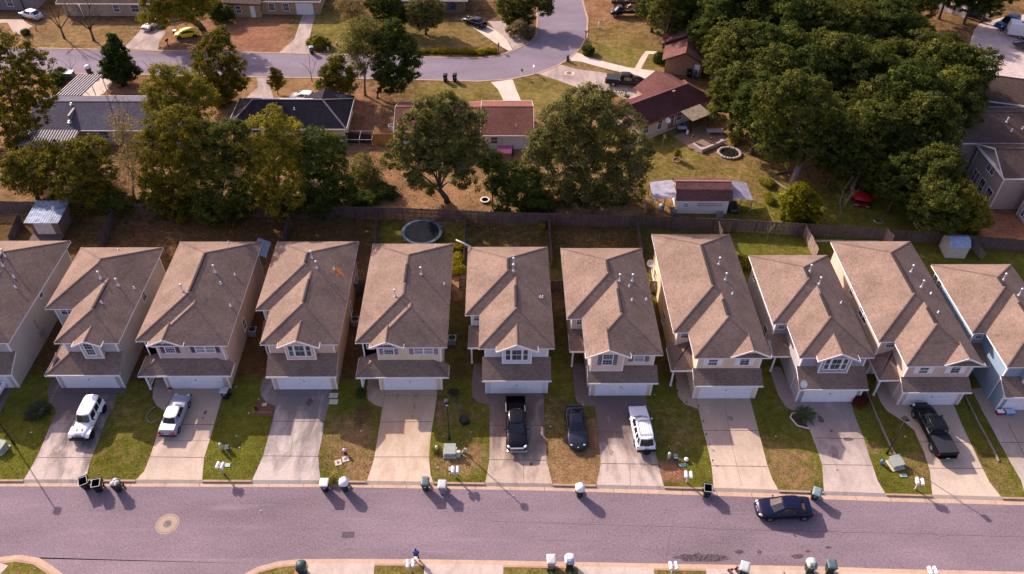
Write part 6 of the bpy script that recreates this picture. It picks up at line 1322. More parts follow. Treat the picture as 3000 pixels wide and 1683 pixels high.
b = MB(); b.box(-2.04, -1.98, -1.06, 1.06, .55, 1.1); b.build('stone_guard', mat('checker_grey', (.34, .34, .36), .4, .5), t); b = MB(); b.tube([(-2.0, -.6, .55), (-3.0, 0, .5), (-2.0, .6, .55)], .06, 6); b.tube([(-2.9, 0, .5), (-2.9, 0, 0)], .04, 6); b.build('tow_bar', BLACK, t); b = MB(); b.box(-.3, 0, -.15, .15, 2.5, 2.6); b.build('roof_vent', BLACK, t)
for x in (.1, 1.0):
    for s in (-1, 1): wheel(t, x, s * 1.1, .33)
t = thing('flatbed_trailer', 'low black flatbed trailer with wheels in front of the white box trailer', 'trailer', (89.4, 124.6, .03), .25)
b = MB(); b.box(-2.6, 3, -1, 1, .5, .62)
for x in (-2.55, -1, .5, 2): b.box(x, x + .06, -1.0, -.94, .62, 1.0); b.box(x, x + .06, .94, 1.0, .62, 1.0)
b.box(-2.55, 3, -1.0, -.95, .95, 1.02); b.box(-2.55, 3, .95, 1.0, .95, 1.02); b.build('deck', mat('trailer_black', (.03, .025, .025), .6), t)
for x in (-.2, .7):
    for s in (-1, 1): wheel(t, x, s * 1.1, .33)
t = suv('dark blue van behind the white box trailer', (89.3, 132.4, .03), .45 + PI, P_BLUE, L=5.0, zr=2.0)
t = sedan('parked_car', 'blue car nose to the orange capped wall', 'car', (85.3, 136.9, .03), -.75, P_BLUE, L=4.5, zr=1.4, wb=(.8, 3.6))
# red buggy-like thing in the right back yard
p = at('h', 925, 850); t = thing('red_buggy', 'small dark red canopy buggy on the shaded back lawn', 'buggy', (p.x, p.y, 0), -.28)
b = MB(); R = [[(-.85, -.85, z0), (.85, -.85, z0), (.85, .85, z0), (-.85, .85, z0)] for z0 in (.2, .55)]; b.loft(R); b.build('body', P_RED, t, bevel=.06)
b = MB(); b.loft([[(x * 1.0 * s, y * 1.0 * s, z) for x, y in ((-1, -.95), (0, -1.02), (1, -.95), (1.08, 0), (1, .95), (0, 1.02), (-1, .95), (-1.08, 0))] for s, z in ((1.0, 1.15), (.98, 1.22), (.6, 1.4), (.15, 1.5))]); b.build('canopy', P_RED, t, True)
b = MB()
for x in (-.8, .8):
    for y in (-.75, .75): b.tube([(x, y, .5), (x * .95, y * .95, 1.18)], .03, 6)
b.build('canopy_post', BLACK, t); b = MB(); b.box(-.6, .6, -.84, -.80, .6, 1.1); b.build('windscreen', CARGLASS, t)
for x in (-.86, .86):
    for y in (-.6, .6):
        b = MB(Matrix.Translation((x, y, .26)) @ Matrix.Rotation(PI / 2, 4, 'Y')); b.lathe([(.1, -.08), (.26, -.07), (.26, .07), (.1, .08)], 14); b.build('wheel', RUBBER, t, True)
b = MB(); b.box(-1.0, -.3, -.98, -.92, .32, .40); b.box(.55, 1.0, -.98, -.92, .32, .40); b.build('bumper', mat('bumper_pink', (.62, .45, .44), .5), t)
# ================================================================ bins, letterboxes, utilities, garden things
GREEN_D = mat('bin_green', (.022, .040, .034), .5, var=.15); BIN_BLK = mat('bin_black', (.016, .017, .020), .5, var=.15); BIN_GREY = mat('bin_grey', (.30, .27, .27), .5, var=.1); LID_GREY = mat('lid_grey', (.36, .37, .43), .4, var=.1)
LID_WHITE = mat('lid_white', (.74, .74, .80), .35, var=.08); LID_GREEN = mat('lid_green', (.09, .13, .135), .4, var=.1); BAG = mat('bin_bag_grey', (.46, .45, .48), .35, var=.2, scale=6)
LID_SEA = mat('lid_sea', (.20, .28, .29), .35, var=.1); LID_PALE = mat('lid_mist', (.42, .47, .45), .35, var=.1)
def rrect(w, d, z, r=.06, y0=0.0):
    p = []
    for sx, sy, a0 in ((1, 1, 0), (-1, 1, 1), (-1, -1, 2), (1, -1, 3)):
        for k in range(4): a = (a0 + k / 3) * PI / 2; p.append((sx * (w - r) + r * math.cos(a), sy * (d - r) + r * math.sin(a) + y0, z))
    return p
BINS = 'wheeled bins put out along the kerb'
def wbin(label, loc, rz, body, lid, kind='closed', tilt=(0, 0), group=BINS, s=1.2):
    """front faces -y, hinge and wheels at +y"""
    t = thing('wheeled_bin', label, 'bin', loc, rz, group); t.rotation_euler = (tilt[0], tilt[1], rz); t.scale = (s, s, s)
    b = MB(); Rr = [rrect(.20, .22, .04), rrect(.22, .25, .25), rrect(.275, .32, .92), rrect(.30, .345, .93), rrect(.30, .345, .985)]
    b.loft(Rr, 0, False); b.face(Rr[0][::-1])
    if kind == 'open':
        Ri = [rrect(.265, .31, .985), rrect(.25, .29, .60), rrect(.2, .22, .12)]; b.loft([Rr[-1], Ri[0]], 2, False); b.loft(Ri, 1, False); b.face(Ri[-1], 1)
    else: b.face(Rr[-1])
    b.build('tub', [body, BLACK, LID_GREY], t, True)
    for x in (-.24, .24):
        b = MB(Matrix.Translation((x, .33, .13)) @ Matrix.Rotation(PI / 2, 4, 'Y')); b.lathe([(.04, -.035), (.13, -.03), (.13, .03), (.04, .035)], 14); b.build('wheel', RUBBER, t, True)
    b = MB(); b.tube([(-.2, .36, .93), (-.2, .43, .97), (.2, .43, .97), (.2, .36, .93)], .018, 6); b.build('handle', body, t)
    if kind == 'closed':
        b = MB(); b.loft([rrect(.32, .375, .975, y0=-.01), rrect(.32, .375, 1.01, y0=-.01), rrect(.28, .33, 1.055), rrect(.16, .2, 1.075)]); lo = b.build('lid', lid, t, True)
        b = MB(); b.box(-.09, .09, -.30, -.26, .62, .74) if body is not BIN_GREY else b.box(-.05, .05, -.325, -.30, .80, .86); b.build('sticker', mat('sticker_pale', (.55, .55, .55), .5), t)
    elif kind == 'open':
        b = MB(); b.loft([[(-.31, .40, .98), (.31, .40, .98), (.31, .43, .98), (-.31, .43, .98)], [(-.30, .52, .35), (.30, .52, .35), (.30, .55, .36), (-.30, .55, .36)]]); b.build('lid', lid, t)
    elif kind == 'bags':
        b = MB()
        for x, y, r in ((-.13, -.1, .22), (.14, -.05, .21), (0, .14, .22), (.08, -.2, .15)): b.ball((x, y, 1.02), (r, r, r * .62), 9, 6)
        b.build('bin_bags', BAG, t, True)
    elif kind == 'dome':
        b = MB(); b.loft([rrect(.34, .38, .96, .2), rrect(.36, .40, 1.02, .26), rrect(.33, .37, 1.16, .26), rrect(.24, .28, 1.27, .2), rrect(.1, .12, 1.32, .08)]); lo = b.build('lid', lid, t, True)
        b = MB()
        for k in range(5): x = -.2 + k * .1; b.loft([[(x - .018, yy, zz), (x + .018, yy, zz), (x + .018, yy, zz + .025), (x - .018, yy, zz + .025)] for yy, zz in ((.40, 1.0), (.38, 1.14), (.30, 1.235), (.12, 1.30))])
        b.build('hinge_rib', GREEN_D, lo)
    return t
Z0 = RZ + .006
def bl(r, x, y): p = at(r, x, y, Z0); return (p.x, p.y, Z0)
wbin('open black bin, leftmost and most tilted of the three by the left drive', bl('10', 662, 205), .45, BIN_BLK, BIN_BLK, 'open', (.05, -.04))
wbin('open black bin, middle of the three by the left drive', bl('10', 755, 225), .22, BIN_BLK, BIN_BLK, 'open')
wbin('dark bin with shiny grey bags heaped on top beside the two open ones', bl('10', 900, 222), .12, BIN_BLK, LID_GREY, 'bags')
wbin('black bin with flat white lid at the foot of the peach house drive', bl('10', 2460, 222), .0, BIN_BLK, LID_WHITE)
wbin('green bin with white domed lid just right of the flat white lidded one', bl('11', 32, 220), .05, GREEN_D, LID_WHITE, 'dome')
wbin('dark green bin with green lid at the kerb, left of the pale grey one', bl('11', 638, 215), .0, GREEN_D, LID_GREEN)
wbin('pale grey bin at the kerb, right next to a dark green bin', bl('11', 766, 235), -.04, BIN_GREY, mat('lid_pinkgrey', (.52, .46, .50), .4, var=.1))
wbin('green bin with white domed lid alone below the brown lawn', bl('11', 1795, 262), .0, GREEN_D, LID_WHITE, 'dome')
wbin('open dark green bin alone below the lawn of the long cream house', bl('12', 176, 262), -.15, GREEN_D, GREEN_D, 'open')
wbin('green bin with pale sea green lid, tilted, near the moving navy car', bl('12', 985, 280), -.45, GREEN_D, LID_SEA, 'closed', (.1, .06))
p = at('6', 2002, 650); wbin('black bin with pale grey lid beside the garage of the charcoal shuttered house', (p.x, p.y, .012), -.12, BIN_BLK, LID_GREY, group=None)
wbin('dark green bin with round lid at the bottom left corner drive', bl('10', 2290, 850), PI, GREEN_D, mat('lid_teal', (.05, .085, .085), .4), 'dome')
wbin('pale grey bin across the street, left of a white domed one', bl('11', 1580, 800), PI, BIN_GREY, mat('lid_pinkgrey', (.52, .46, .50), .4, var=.1))
wbin('green bin with white domed lid across the street beside a pale grey bin', bl('11', 1718, 800), PI, GREEN_D, LID_WHITE, 'dome')
wbin('tilted green bin with pale lid across the street beside the red tricycle', bl('12', 455, 850), PI - .4, GREEN_D, LID_PALE, 'closed', (-.06, .05))
wbin('green bin with misty domed lid across the street, left of a dark one', bl('12', 945, 832), PI, GREEN_D, LID_PALE, 'dome')
wbin('dark green bin with flat lid across the street, rightmost of all', bl('12', 1098, 835), PI - .1, GREEN_D, LID_GREEN)
FB = 'bins along the far street'
def fbl(r, x, y): p = at(r, x, y); return (p.x, p.y, .02)
wbin('black bin with grey front on the far street, left of a pair', fbl('b', 2078, 825), 0, BIN_BLK, BIN_BLK, group=FB)
wbin('black bin on the far street, right of a pair', fbl('b', 2172, 822), 0, BIN_BLK, BIN_BLK, group=FB)
wbin('green bin leaning by the yucca clump at the far drive', fbl('b', 738, 545), .2, GREEN_D, LID_SEA, group=FB)
wbin('black bin with white round lid behind the striped carport', fbl('a', 908, 752), 0, BIN_BLK, LID_WHITE, 'dome', group=FB)
wbin('black bin against the brick gable wall, left one', fbl('c', 2118, 775), 0, BIN_BLK, BIN_BLK, group=FB)
wbin('grey green bin against the brick gable wall, right one', fbl('c', 2170, 790), 0, mat('bin_greygreen', (.08, .09, .08), .5), LID_GREEN, group=FB)
t = thing('utility_box', 'grey box with pale lid beside the round bushes near the striped carport', 'utility box', fbl('a', 692, 785)); b = MB(); b.box(-.9, .9, -.6, .6, 0, .9); b.build('cabinet', mat('box_darkgreen', (.10, .12, .11), .6), t, bevel=.04); b = MB(); b.box(-.95, .95, -.65, .65, .9, 1.0); b.build('lid', mat('lid_stone', (.52, .48, .48), .5), t, bevel=.03)

# letterboxes
LB = 'pairs of white letterboxes on one post'
POSTP = mat('post_pale', (.52, .46, .40), .7, var=.15)
def letterbox(label, loc, rz, flag=None, s=1.15, pair=True, m=WHITE, group=LB, post=POSTP):
    t = thing('letterbox', label, 'letterbox', loc, rz, group); t.scale = (s, s, s)
    b = MB(); b.box(-.05, .05, -.05, .05, 0, 1.0); b.build('post', post, t)
    if pair: b = MB(); b.box(-.32, .32, -.06, .06, .95, 1.02); b.build('cross_arm', post, t)
    for x in ((-.19, .19) if pair else (0,)):
        b = MB(); pr = [(-.115, 1.02), (.115, 1.02)] + [(.115 * math.cos(a), 1.15 + .115 * math.sin(a)) for a in np.linspace(0, PI, 8)]
        b.loft([[(x + u, y, z) for u, z in pr] for y in (-.30, .24)]); bo = b.build('box', m, t)
        b = MB(); b.box(x + .118, x + .13, -.1, -.07, 1.1, 1.3); b.box(x + .118, x + .13, -.1, .02, 1.24, 1.3); b.build('flag', flag or REDL, bo)
    return t
def lp(r, x, y, z=.0): p = at(r, x, y, z); return (p.x, p.y, z)
t = letterbox('white letterbox pair with a pale green plate beside it, left of the orange soil strip', lp('6', 1972, 1318), -.12)
letterbox('white letterbox pair on the lawn above the pale grey kerb bin', lp('7', 1912, 1355), .0, mat('flag_blue', (.04, .05, .30), .5))
letterbox('white letterbox pair beside the bare soil patch by the white wagon drive', lp('8', 1838, 1398), -.1)
letterbox('white letterbox pair leaning on the rightmost lawn', lp('9', 1525, 1272), -.25)
letterbox('white letterbox pair across the street beside the person in blue', lp('11', 530, 838, -.03), PI + .1)
letterbox('white letterbox pair at the bottom edge right of the centre', lp('11', 2490, 855, -.03), PI)
letterbox('white letterbox pair at the bottom edge far right', lp('12', 1845, 890, -.03), PI)
FL = 'single letterboxes on the far street'
letterbox('single dark letterbox on a white post at the far bend', lp('c', 440, 780), .2, pair=False, m=BLACK, group=FL, post=WHITE)
letterbox('single white letterbox on a post at the far bend', lp('c', 563, 748), .1, pair=False, group=FL, post=WHITE)
letterbox('single dark letterbox leaning in front of the yellow car', lp('a', 1700, 480), -.2, pair=False, m=mat('box_wine', (.06, .03, .035), .6), group=FL, post=BARK)
letterbox('single dark letterbox by the end of the low hedge', lp('c', 208, 520), 0, pair=False, m=BLACK, group=FL, post=BARK)
letterbox('single letterbox at the kerb below the top right of the far bend', lp('c', 1085, 390), .6, pair=False, m=mat('box_brown', (.14, .09, .08), .6), group=FL, post=BARK)
t = thing('marker_post', 'short white post standing on the far brown lawn', 'post', lp('c', 1213, 285)); b = MB(); b.box(-.08, .08, -.08, .08, 0, 1.1); b.build('post', WHITE, t, bevel=.02)
t = thing('green_post', 'stubby dark green post at the corner of the far drives', 'post', lp('c', 903, 620)); b = MB(); b.lathe([(.22, 0), (.22, .95), (.25, .97), (.25, 1.05), (.1, 1.08)], 12); b.build('post', mat('post_green', (.035, .075, .075), .5), t)
t = thing('green_plate', 'pale green flat plate on the grass by the left letterbox pair', 'plate', lp('6', 2003, 1245, .02)); b = MB(); b.box(-.28, .28, -.2, .2, 0, .04); b.build('plate', mat('plate_green', (.35, .44, .40), .6), t)
t = thing('green_plate', 'pale green flat plate on the grass by the middle letterbox pair', 'plate', lp('7', 1877, 1278, .02)); b = MB(); b.box(-.28, .28, -.2, .2, 0, .04); b.build('plate', mat('plate_green', (.35, .44, .40), .6), t)
t = thing('green_plate', 'turquoise flat plate above the bare soil patch', 'plate', lp('8', 1805, 1245, .02)); b = MB(); b.box(-.3, .3, -.17, .17, 0, .05); b.build('plate', mat('plate_turquoise', (.22, .42, .40), .6), t)
t = thing('green_plate', 'pale green flat plate below the right transformer box', 'plate', lp('9', 1436, 1166, .02)); b = MB(); b.box(-.3, .3, -.17, .17, 0, .05); b.build('plate', mat('plate_green', (.35, .44, .40), .6), t)

# transformer boxes and pedestals
TG = mat('utility_green', (.30, .345, .29), .5, var=.1); TP = mat('pedestal_pale', (.50, .54, .44), .5, var=.1); TB = mat('pedestal_blue', (.05, .09, .16), .5)
def transformer(label, loc, rz, s=1.0):
    t = thing('transformer_box', label, 'utility box', loc, rz, 'green transformer boxes on the lawns'); t.scale = (s, s, s)
    b = MB(); b.box(-.62, .62, -.6, .6, 0, .08); b.build('pad', FC2, t)
    b = MB(); b.loft([[(-.52, -.45, .08), (.52, -.45, .08), (.52, .5, .08), (-.52, .5, .08)], [(-.52, -.45, .55), (.52, -.45, .55), (.52, .5, .72), (-.52, .5, .72)]]); b.build('cabinet', TG, t, bevel=.03)
    b = MB(); b.loft([[(-.55, -.49, .54), (.55, -.49, .54), (.55, .54, .72), (-.55, .54, .72)], [(-.55, -.49, .60), (.55, -.49, .60), (.55, .54, .80), (-.55, .54, .80)]]); b.build('lid', mat('utility_green_lid', (.37, .41, .35), .5, var=.1), t, bevel=.02)
    b = MB(); b.box(-.1, .2, -.465, -.45, .36, .48); b.build('sticker', mat('sticker_pale', (.55, .55, .55), .5), t); return t
transformer('green transformer box below the centre lawn lamp', lp('7', 1862, 1140), 0)
transformer('green transformer box below the right lawn lamp', lp('9', 1372, 1085), .25)
transformer('green transformer box cut by the left edge of the picture', lp('6', 8, 1105), -.3)
def pedestal(label, loc, m, r=.15, h=.95, sq=False, cap=None, tilt=0.0):
    t = thing('utility_pedestal', label, 'pedestal', loc, 0, 'small utility pedestals on the lawns'); t.rotation_euler = (0, tilt, 0)
    b = MB()
    if sq: b.box(-r, r, -r * .8, r * .8, 0, h)
    else: b.lathe([(r, 0), (r, h * .86), (r * .8, h * .96), (r * .3, h)], 12)
    b.build('housing', m, t, not sq, bevel=.02 if sq else 0)
    b = MB(); b.box(-r * .9, r * .9, -r, r, h * .55, h * .9) if cap else b.box(-r * .3, r * .3, -r * 1.03, -r * .9, h * .5, h * .7); b.build('cover', cap or mat('sticker_pale', (.55, .55, .55), .5), t); return t
pedestal('pale green round pedestal on the lawn right of the silver saloon', lp('6', 1957, 1108), TP)
pedestal('dark square pedestal with pale cap beside the round one, right of the silver saloon', lp('6', 2014, 1108), TB, .16, .62, True, LID_WHITE)
pedestal('pale round pedestal in a tuft left of the centre transformer', lp('7', 1745, 1122), TP, .14, .8)
pedestal('pale green square pedestal right of the centre transformer', lp('7', 1938, 1165), TP, .17, .75, True)
pedestal('smaller tilted pedestal right of the centre transformer', lp('7', 1975, 1130), TP, .12, .6, True, tilt=.5)
pedestal('pale round pedestal right of the white wagon', lp('8', 1680, 1190), TP)
pedestal('dark blue pedestal with white cap right of the white wagon', lp('8', 1740, 1192), TB, .17, .65, True, LID_WHITE)
pedestal('small blue round pedestal left of the right transformer', lp('9', 1272, 1080), mat('pedestal_sky', (.10, .22, .36), .5), .15, .7, tilt=-.3)
t = thing('lawn_ball', 'white round cap on a short stem above the turquoise plate', 'cap', lp('8', 1836, 1205)); b = MB(); b.lathe([(.05, 0), (.05, .1), (.2, .12), (.22, .24), (.12, .36), (.03, .38)], 12); b.build('cap', WHITE, t, True)
def hydrant(label, loc, top, group='fire hydrants'):
    t = thing('fire_hydrant', label, 'hydrant', loc, 0, group)
    b = MB(); b.lathe([(.17, 0), (.17, .06), (.10, .08), (.10, .46), (.13, .48)], 12); b.tube([(-.2, 0, .36), (.2, 0, .36)], .06, 8); b.tube([(0, -.2, .33), (0, 0, .33)], .075, 8); b.build('barrel', mat('hydrant_wine', (.22, .03, .05), .5), t, True)
    b = MB(); b.lathe([(.14, .48), (.17, .50), (.16, .58), (.10, .68), (.04, .72), (.04, .76)], 12); b.build('bonnet', top, t, True)
hydrant('white topped fire hydrant on the lawn of the cream house', lp('7', 936, 1140), WHITE)
hydrant('small white topped fire hydrant on the far lawn by the yucca clump', lp('b', 988, 462), WHITE)
t = thing('meter_stub', 'small white standpipe near the far street, left of the hydrant', 'pipe', lp('b', 897, 508)); b = MB(); b.lathe([(.12, 0), (.12, .5), (.08, .6)], 10); b.build('pipe', WHITE, t)
for lab, p in (('square concrete valve cover nearer the kerb below the hydrant', lp('7', 875, 1222, .012)), ('square concrete valve cover just below the hydrant', lp('7', 941, 1190, .012))):
    t = thing('valve_cover', lab, 'cover', p, .3, 'square valve covers by the hydrant'); b = MB(); b.box(-.3, .3, -.3, .3, -.05, .03); b.build('slab', FC2, t); b = MB(); b.lathe([(.13, .03), (.13, .045)], 12); b.build('lid', IRON, t)

# lawn lamps
def lamp_post(label, loc, h, rz=0.0):
    t = thing('lamp_post', label, 'street lamp', loc, rz, 'black lamp posts on the front lawns')
    b = MB(); b.lathe([(.11, 0), (.10, .5), (.062, .6), (.048, h)], 10); b.build('pole', BLACK, t, True)
    b = MB(); b.tube([(0, 0, h - .05), (0, .12, h + .02)], .05, 6); b.loft([[(-.2, -.22, h + .02), (.2, -.22, h + .02), (.2, .36, h + .02), (-.2, .36, h + .02)], [(-.24, -.26, h + .1), (.24, -.26, h + .1), (.24, .4, h + .1), (-.24, .4, h + .1)], [(-.16, -.12, h + .28), (.16, -.12, h + .28), (.16, .28, h + .28), (-.16, .28, h + .28)]]); b.build('lamp_housing', BLACK, t, bevel=.03)
    b = MB(); b.ball((0, -.12, h - .02), (.17, .17, .13), 10, 6); b.build('lens', mat('lamp_lens', (.72, .70, .68), .2), t, True); return t
lamp_post('black lamp post on the centre lawn above a transformer box', lp('7', 1857, 1018), 5.35)
lamp_post('black lamp post on the right lawn beside the covered pickup', lp('9', 1308, 998), 5.0, .5)
lamp_post('black lamp post entering at the left edge by the shaggy bush', lp('6', 125, 1060), 5.2)
# toppled basketball hoop
p0, p1 = at('v', 470, 520), at('v', 335, 160)
t = thing('basketball_hoop', 'toppled basketball hoop lying on the lawn by the centre lamp post', 'basketball hoop', (p0.x, p0.y, 0), math.atan2(p1.y - p0.y, p1.x - p0.x)); L = (p1 - p0).length
b = MB(); b.loft([[(-.75, -.4, 0), (-.1, -.5, 0), (.35, -.25, 0), (.35, .25, 0), (-.1, .5, 0), (-.75, .3, 0)], [(-.7, -.35, .35), (-.1, -.42, .42), (.3, -.2, .3), (.3, .2, .3), (-.1, .42, .42), (-.7, .25, .35)]]); b.build('base', BIN_BLK, t, bevel=.05)
b = MB(); b.tube([(.2, 0, .25), (L * .5, 0, .16), (L - .3, 0, .22)], .05, 8); b.build('pole', mat('pole_dark', (.10, .10, .11), .4, .4), t, True)
b = MB(Matrix.Translation((L, 0, .3)) @ Matrix.Rotation(.35, 4, 'Y') @ Matrix.Rotation(PI / 4, 4, 'Z')); b.box(-.52, .52, -.42, .42, -.02, .03); b.build('backboard', BIN_BLK, t)
b = MB(Matrix.Translation((L - .15, .55, .3))); b.tube([(.22 * math.cos(a), .22 * math.sin(a), 0) for a in np.linspace(0, 2 * PI, 14)], .012, 5); b.build('rim', mat('rim_orange', (.4, .1, .03), .5), t)

# cycad bed, shaggy bush, red shrub, edging, stepping stones
def frond_plant(label, loc, n, l, h, mats, name='cycad', cat='plant', droop=.55, wid=.16, dens=1):
    t = thing(name, label, cat, loc)
    b = MB()
    for k in range(n):
        a = 2 * PI * k / n * 1.618 + random.uniform(-.1, .1); el = random.uniform(.15, 1.25); ll = l * random.uniform(.8, 1.1); pts = []
        for j in range(6):
            u = j / 5; r = ll * u * math.cos(el * (1 - .5 * u)); z = .18 + h * math.sin(el) * u * 1.6 - droop * u * u * ll * .5; pts.append(Vector((r * math.cos(a), r * math.sin(a), max(.04, z))))
        sd = Vector((-math.sin(a), math.cos(a), 0))
        for j in range(5):
            w0, w1 = wid * math.sin(PI * (.12 + .86 * j / 5)), wid * math.sin(PI * (.12 + .86 * (j + 1) / 5))
            p, q = pts[j], pts[j + 1]
            for m_ in range(3):
                u0, u1 = m_ / 3, m_ / 3 + .2; pa, pb = p.lerp(q, u0), p.lerp(q, u1)
                for s in (-1, 1): b.face([pa, pb, pb + sd * s * w0 * 1.0 + (q - p) * .3 - Vector((0, 0, .04)), pa + sd * s * w0 + (q - p) * .3 - Vector((0, 0, .04))], (k + j) % len(mats))
    b.build('fronds', mats, t); b = MB(); b.lathe([(.2, 0), (.22, .15), (.1, .3)], 10); b.build('stem', BARK, t, True); return t
FR1 = mat('frond_dark', (.030, .055, .018), .45, var=.2); FR2 = mat('frond_olive', (.080, .105, .030), .5, var=.2)
pl = lp('9', 668, 730)
frond_plant('dark green cycad fanning out in a bark bed on the slate house lawn', (pl[0] + .1, pl[1] + .15, .03), 46, 1.2, .55, [FR1, FR1, FR2])
bed = [at('9', x, y) for x, y in ((720, 690), (640, 680), (580, 690), (565, 720), (595, 755), (620, 785), (660, 795), (712, 808), (740, 770))]
t = thing('garden_bed', 'bark mulch bed with scalloped white edging round the cycad', 'garden bed', (pl[0], pl[1], 0))
b = MB(); b.face([(p.x - pl[0], p.y - pl[1], .012) for p in bed][::-1]); b.build('mulch', mat('bark_mulch', (.14, .060, .050), .95, var=.25, scale=8, fine=18), t)
b = MB(); e_ = [Vector((p.x - pl[0], p.y - pl[1], .05)) for p in bed[1:-1]]; b.tube(e_, .07, 6); b.build('edging', mat('edging_white', (.68, .62, .58), .7), t)
c = lp('6', 345, 790)
frond_plant('dark shaggy round bush on the leftmost lawn', (c[0], c[1], 0), 150, 1.25, .62, [FR1, mat('frond_black', (.016, .024, .012), .6), FR1, mat('frond_brown', (.05, .035, .02), .7)], 'shaggy_bush', 'bush', .5, .10)
bed = [at('7', x, y) for x, y in ((185, 640), (215, 680), (250, 705), (322, 726), (300, 810), (128, 810), (150, 740))]; c = sum(bed, Vector()) / len(bed)
t = thing('garden_bed', 'bare red brown garden bed beside the peach house walk', 'garden bed', c)
b = MB(); pts = [(p.x - c.x, p.y - c.y, .012) for p in bed]; b.face(pts[::-1] if sum(pts[k][0] * pts[(k + 1) % 7][1] - pts[(k + 1) % 7][0] * pts[k][1] for k in range(7)) < 0 else pts); b.build('mulch', mat('red_mulch', (.20, .085, .060), .95, var=.25, scale=6, fine=16), t); b = MB(); b.box(-.95, .85, -.72, -.64, 0, .05); b.build('edging', FENCEL, t)
for lab, x, y, m in (('grey stone paver on the red brown bed', 225, 712, mat('stone_pale', (.50, .44, .40), .8)),): t = thing('paver', lab, 'paver', lp('7', x, y, .015), .2); b = MB(); b.box(-.22, .22, -.18, .18, 0, .08); b.build('paver', m, t, bevel=.02)
t = thing('flower_pot', 'small dark plant pot at the edge of the red brown bed', 'pot', lp('7', 152, 752, .012)); b = MB(); b.lathe([(.12, 0), (.16, .25), (.13, .25), (.1, .12)], 10); b.build('pot', mat('pot_wine', (.10, .02, .03), .5), t)
for lab, y in (('pale square stepping stone nearer the garage of the peach house', 630), ('pale square stepping stone, second from the garage of the peach house', 686)):
    t = thing('stepping_stone', lab, 'stepping stone', lp('7', 835, y, .01), -.05, 'stepping stones by the peach house'); b = MB(); b.box(-.42, .42, -.30, .30, -.03, .045); b.build('stone', FC2, t, bevel=.015)
t = thing('stone_ring', 'broken ring of pale stones on the lawn left of the silver saloon', 'stone ring', lp('6', 1365, 800)); b = MB()
for k in range(12): a = 2.0 + k * .30; b.ball((.68 * math.cos(a), .95 * math.sin(a), .05), (.10 + .03 * random.random(), .08, .07), 7, 5)
b.build('stones', mat('stone_lichen', (.30, .27, .22), .9, var=.25, scale=8), t)
def edging(label, pts, m): 
    t = thing('lawn_edging', label, 'edging', pts[0]); b = MB(); q = [p - pts[0] for p in pts]
    for u, v in zip(q[:-1], q[1:]):
        d = (v - u).normalized(); s = Vector((-d.y, d.x, 0)) * .07; b.loft([[u - s, u + s, u + s + Vector((0, 0, .16)), u - s + Vector((0, 0, .16))], [v - s, v + s, v + s + Vector((0, 0, .16)), v - s + Vector((0, 0, .16))]])
    b.build('board', m, t)
edging('long timber edging line ending at the right transformer box', [at('9', x, y) for x, y in ((1150, 520), (1215, 680), (1280, 825), (1335, 945), (1372, 1010))], FENCEL)
edging('long timber edging line on the lawn beside the blue house drive', [at('9', x, y) for x, y in ((1910, 560), (2010, 760), (2090, 905), (2145, 1010), (2168, 1060))], FENCEL)
SL = 'small black path lights along the tan drive'
for k, (x, y) in enumerate(((1742, 518), (1757, 605), (1835, 705), (1941, 740), (1982, 872), (2010, 988), (2034, 1085), (2066, 1220))):
    t = thing('path_light', 'small black stake light along the edge of the empty tan drive', 'path light', lp('8', x, y), 0, SL); b = MB(); b.lathe([(.015, 0), (.015, .3)], 6); b.build('stake', BLACK, t); b = MB(); b.lathe([(.05, .28), (.09, .34), (.02, .40)], 8); b.build('shade', BLACK, t)
# air conditioners
def aircon(label, loc, rz=0.0):
    t = thing('air_conditioner', label, 'air conditioner', loc, rz, 'air conditioners beside the houses'); g = mat('aircon_grey', (.33, .33, .35), .5, .2)
    b = MB(); b.box(-.42, .42, -.42, .42, .05, .82); b.build('casing', g, t, bevel=.03)
    b = MB()
    for k in range(9): b.box(-.43, .43, -.43, .43, .14 + k * .07, .155 + k * .07)
    b.build('louvre', mat('aircon_dark', (.08, .08, .09), .6), t); b = MB(); b.lathe([(.34, .82), (.34, .84), (.30, .85), (.08, .86)], 18); b.build('fan_grille', BLACK, t)
aircon('air conditioner against the house with charcoal shutters', lp('2', 140, 1060)); aircon('air conditioner behind the corner of the cream house, left side', lp('2', 1102, 965)); aircon('air conditioner right of the cream house', lp('2', 2008, 1140))
# house side bits
t = thing('meter_boxes', 'cluster of meters and pipes on the greige side wall at left', 'meter', (-46.98, at('1', 420, 1130).y, 0)); b = MB(); b.box(0, .14, -.25, .25, 1.1, 1.75); b.box(0, .12, .35, .7, .9, 1.5); b.build('meter', mat('meter_grey', (.40, .40, .43), .4, .3), t, bevel=.02); b = MB(); b.tube([(.06, 0, 1.75), (.06, 0, 3.2)], .03, 6); b.tube([(.06, 0, 1.1), (.06, 0, 0)], .03, 6); b.tube([(.06, .5, .9), (.06, .5, 0)], .025, 6); b.build('conduit', GALV, t)
def dish(label, loc, rz, pole=.6, s=1.0, tiltd=.7, foot=True, m=None):
    t = thing('satellite_dish', label, 'satellite dish', loc, rz); t.scale = (s, s, s)
    b = MB(); b.tube([(0, 0, 0), (0, 0, pole)], .03, 6); b.build('mast', GALV, t)
    b = MB(Matrix.Translation((0, -.06, pole + .1)) @ Matrix.Rotation(PI / 2 - tiltd, 4, 'X')); b.lathe([(.02, 0), (.18, .02), (.32, .07), (.36, .10), (.33, .085), (.18, .035), (.02, .015)], 18); b.tube([(0, -.3, .05), (0, -.05, .42)], .012, 5); b.build('dish', m or mat('dish_white', (.70, .68, .70), .4), t, True); return t
q = at('9', 655, 478, 2.75); dish('white satellite dish on the slate house garage roof', (q.x, q.y, 2.62), .3, .35, 1.1)
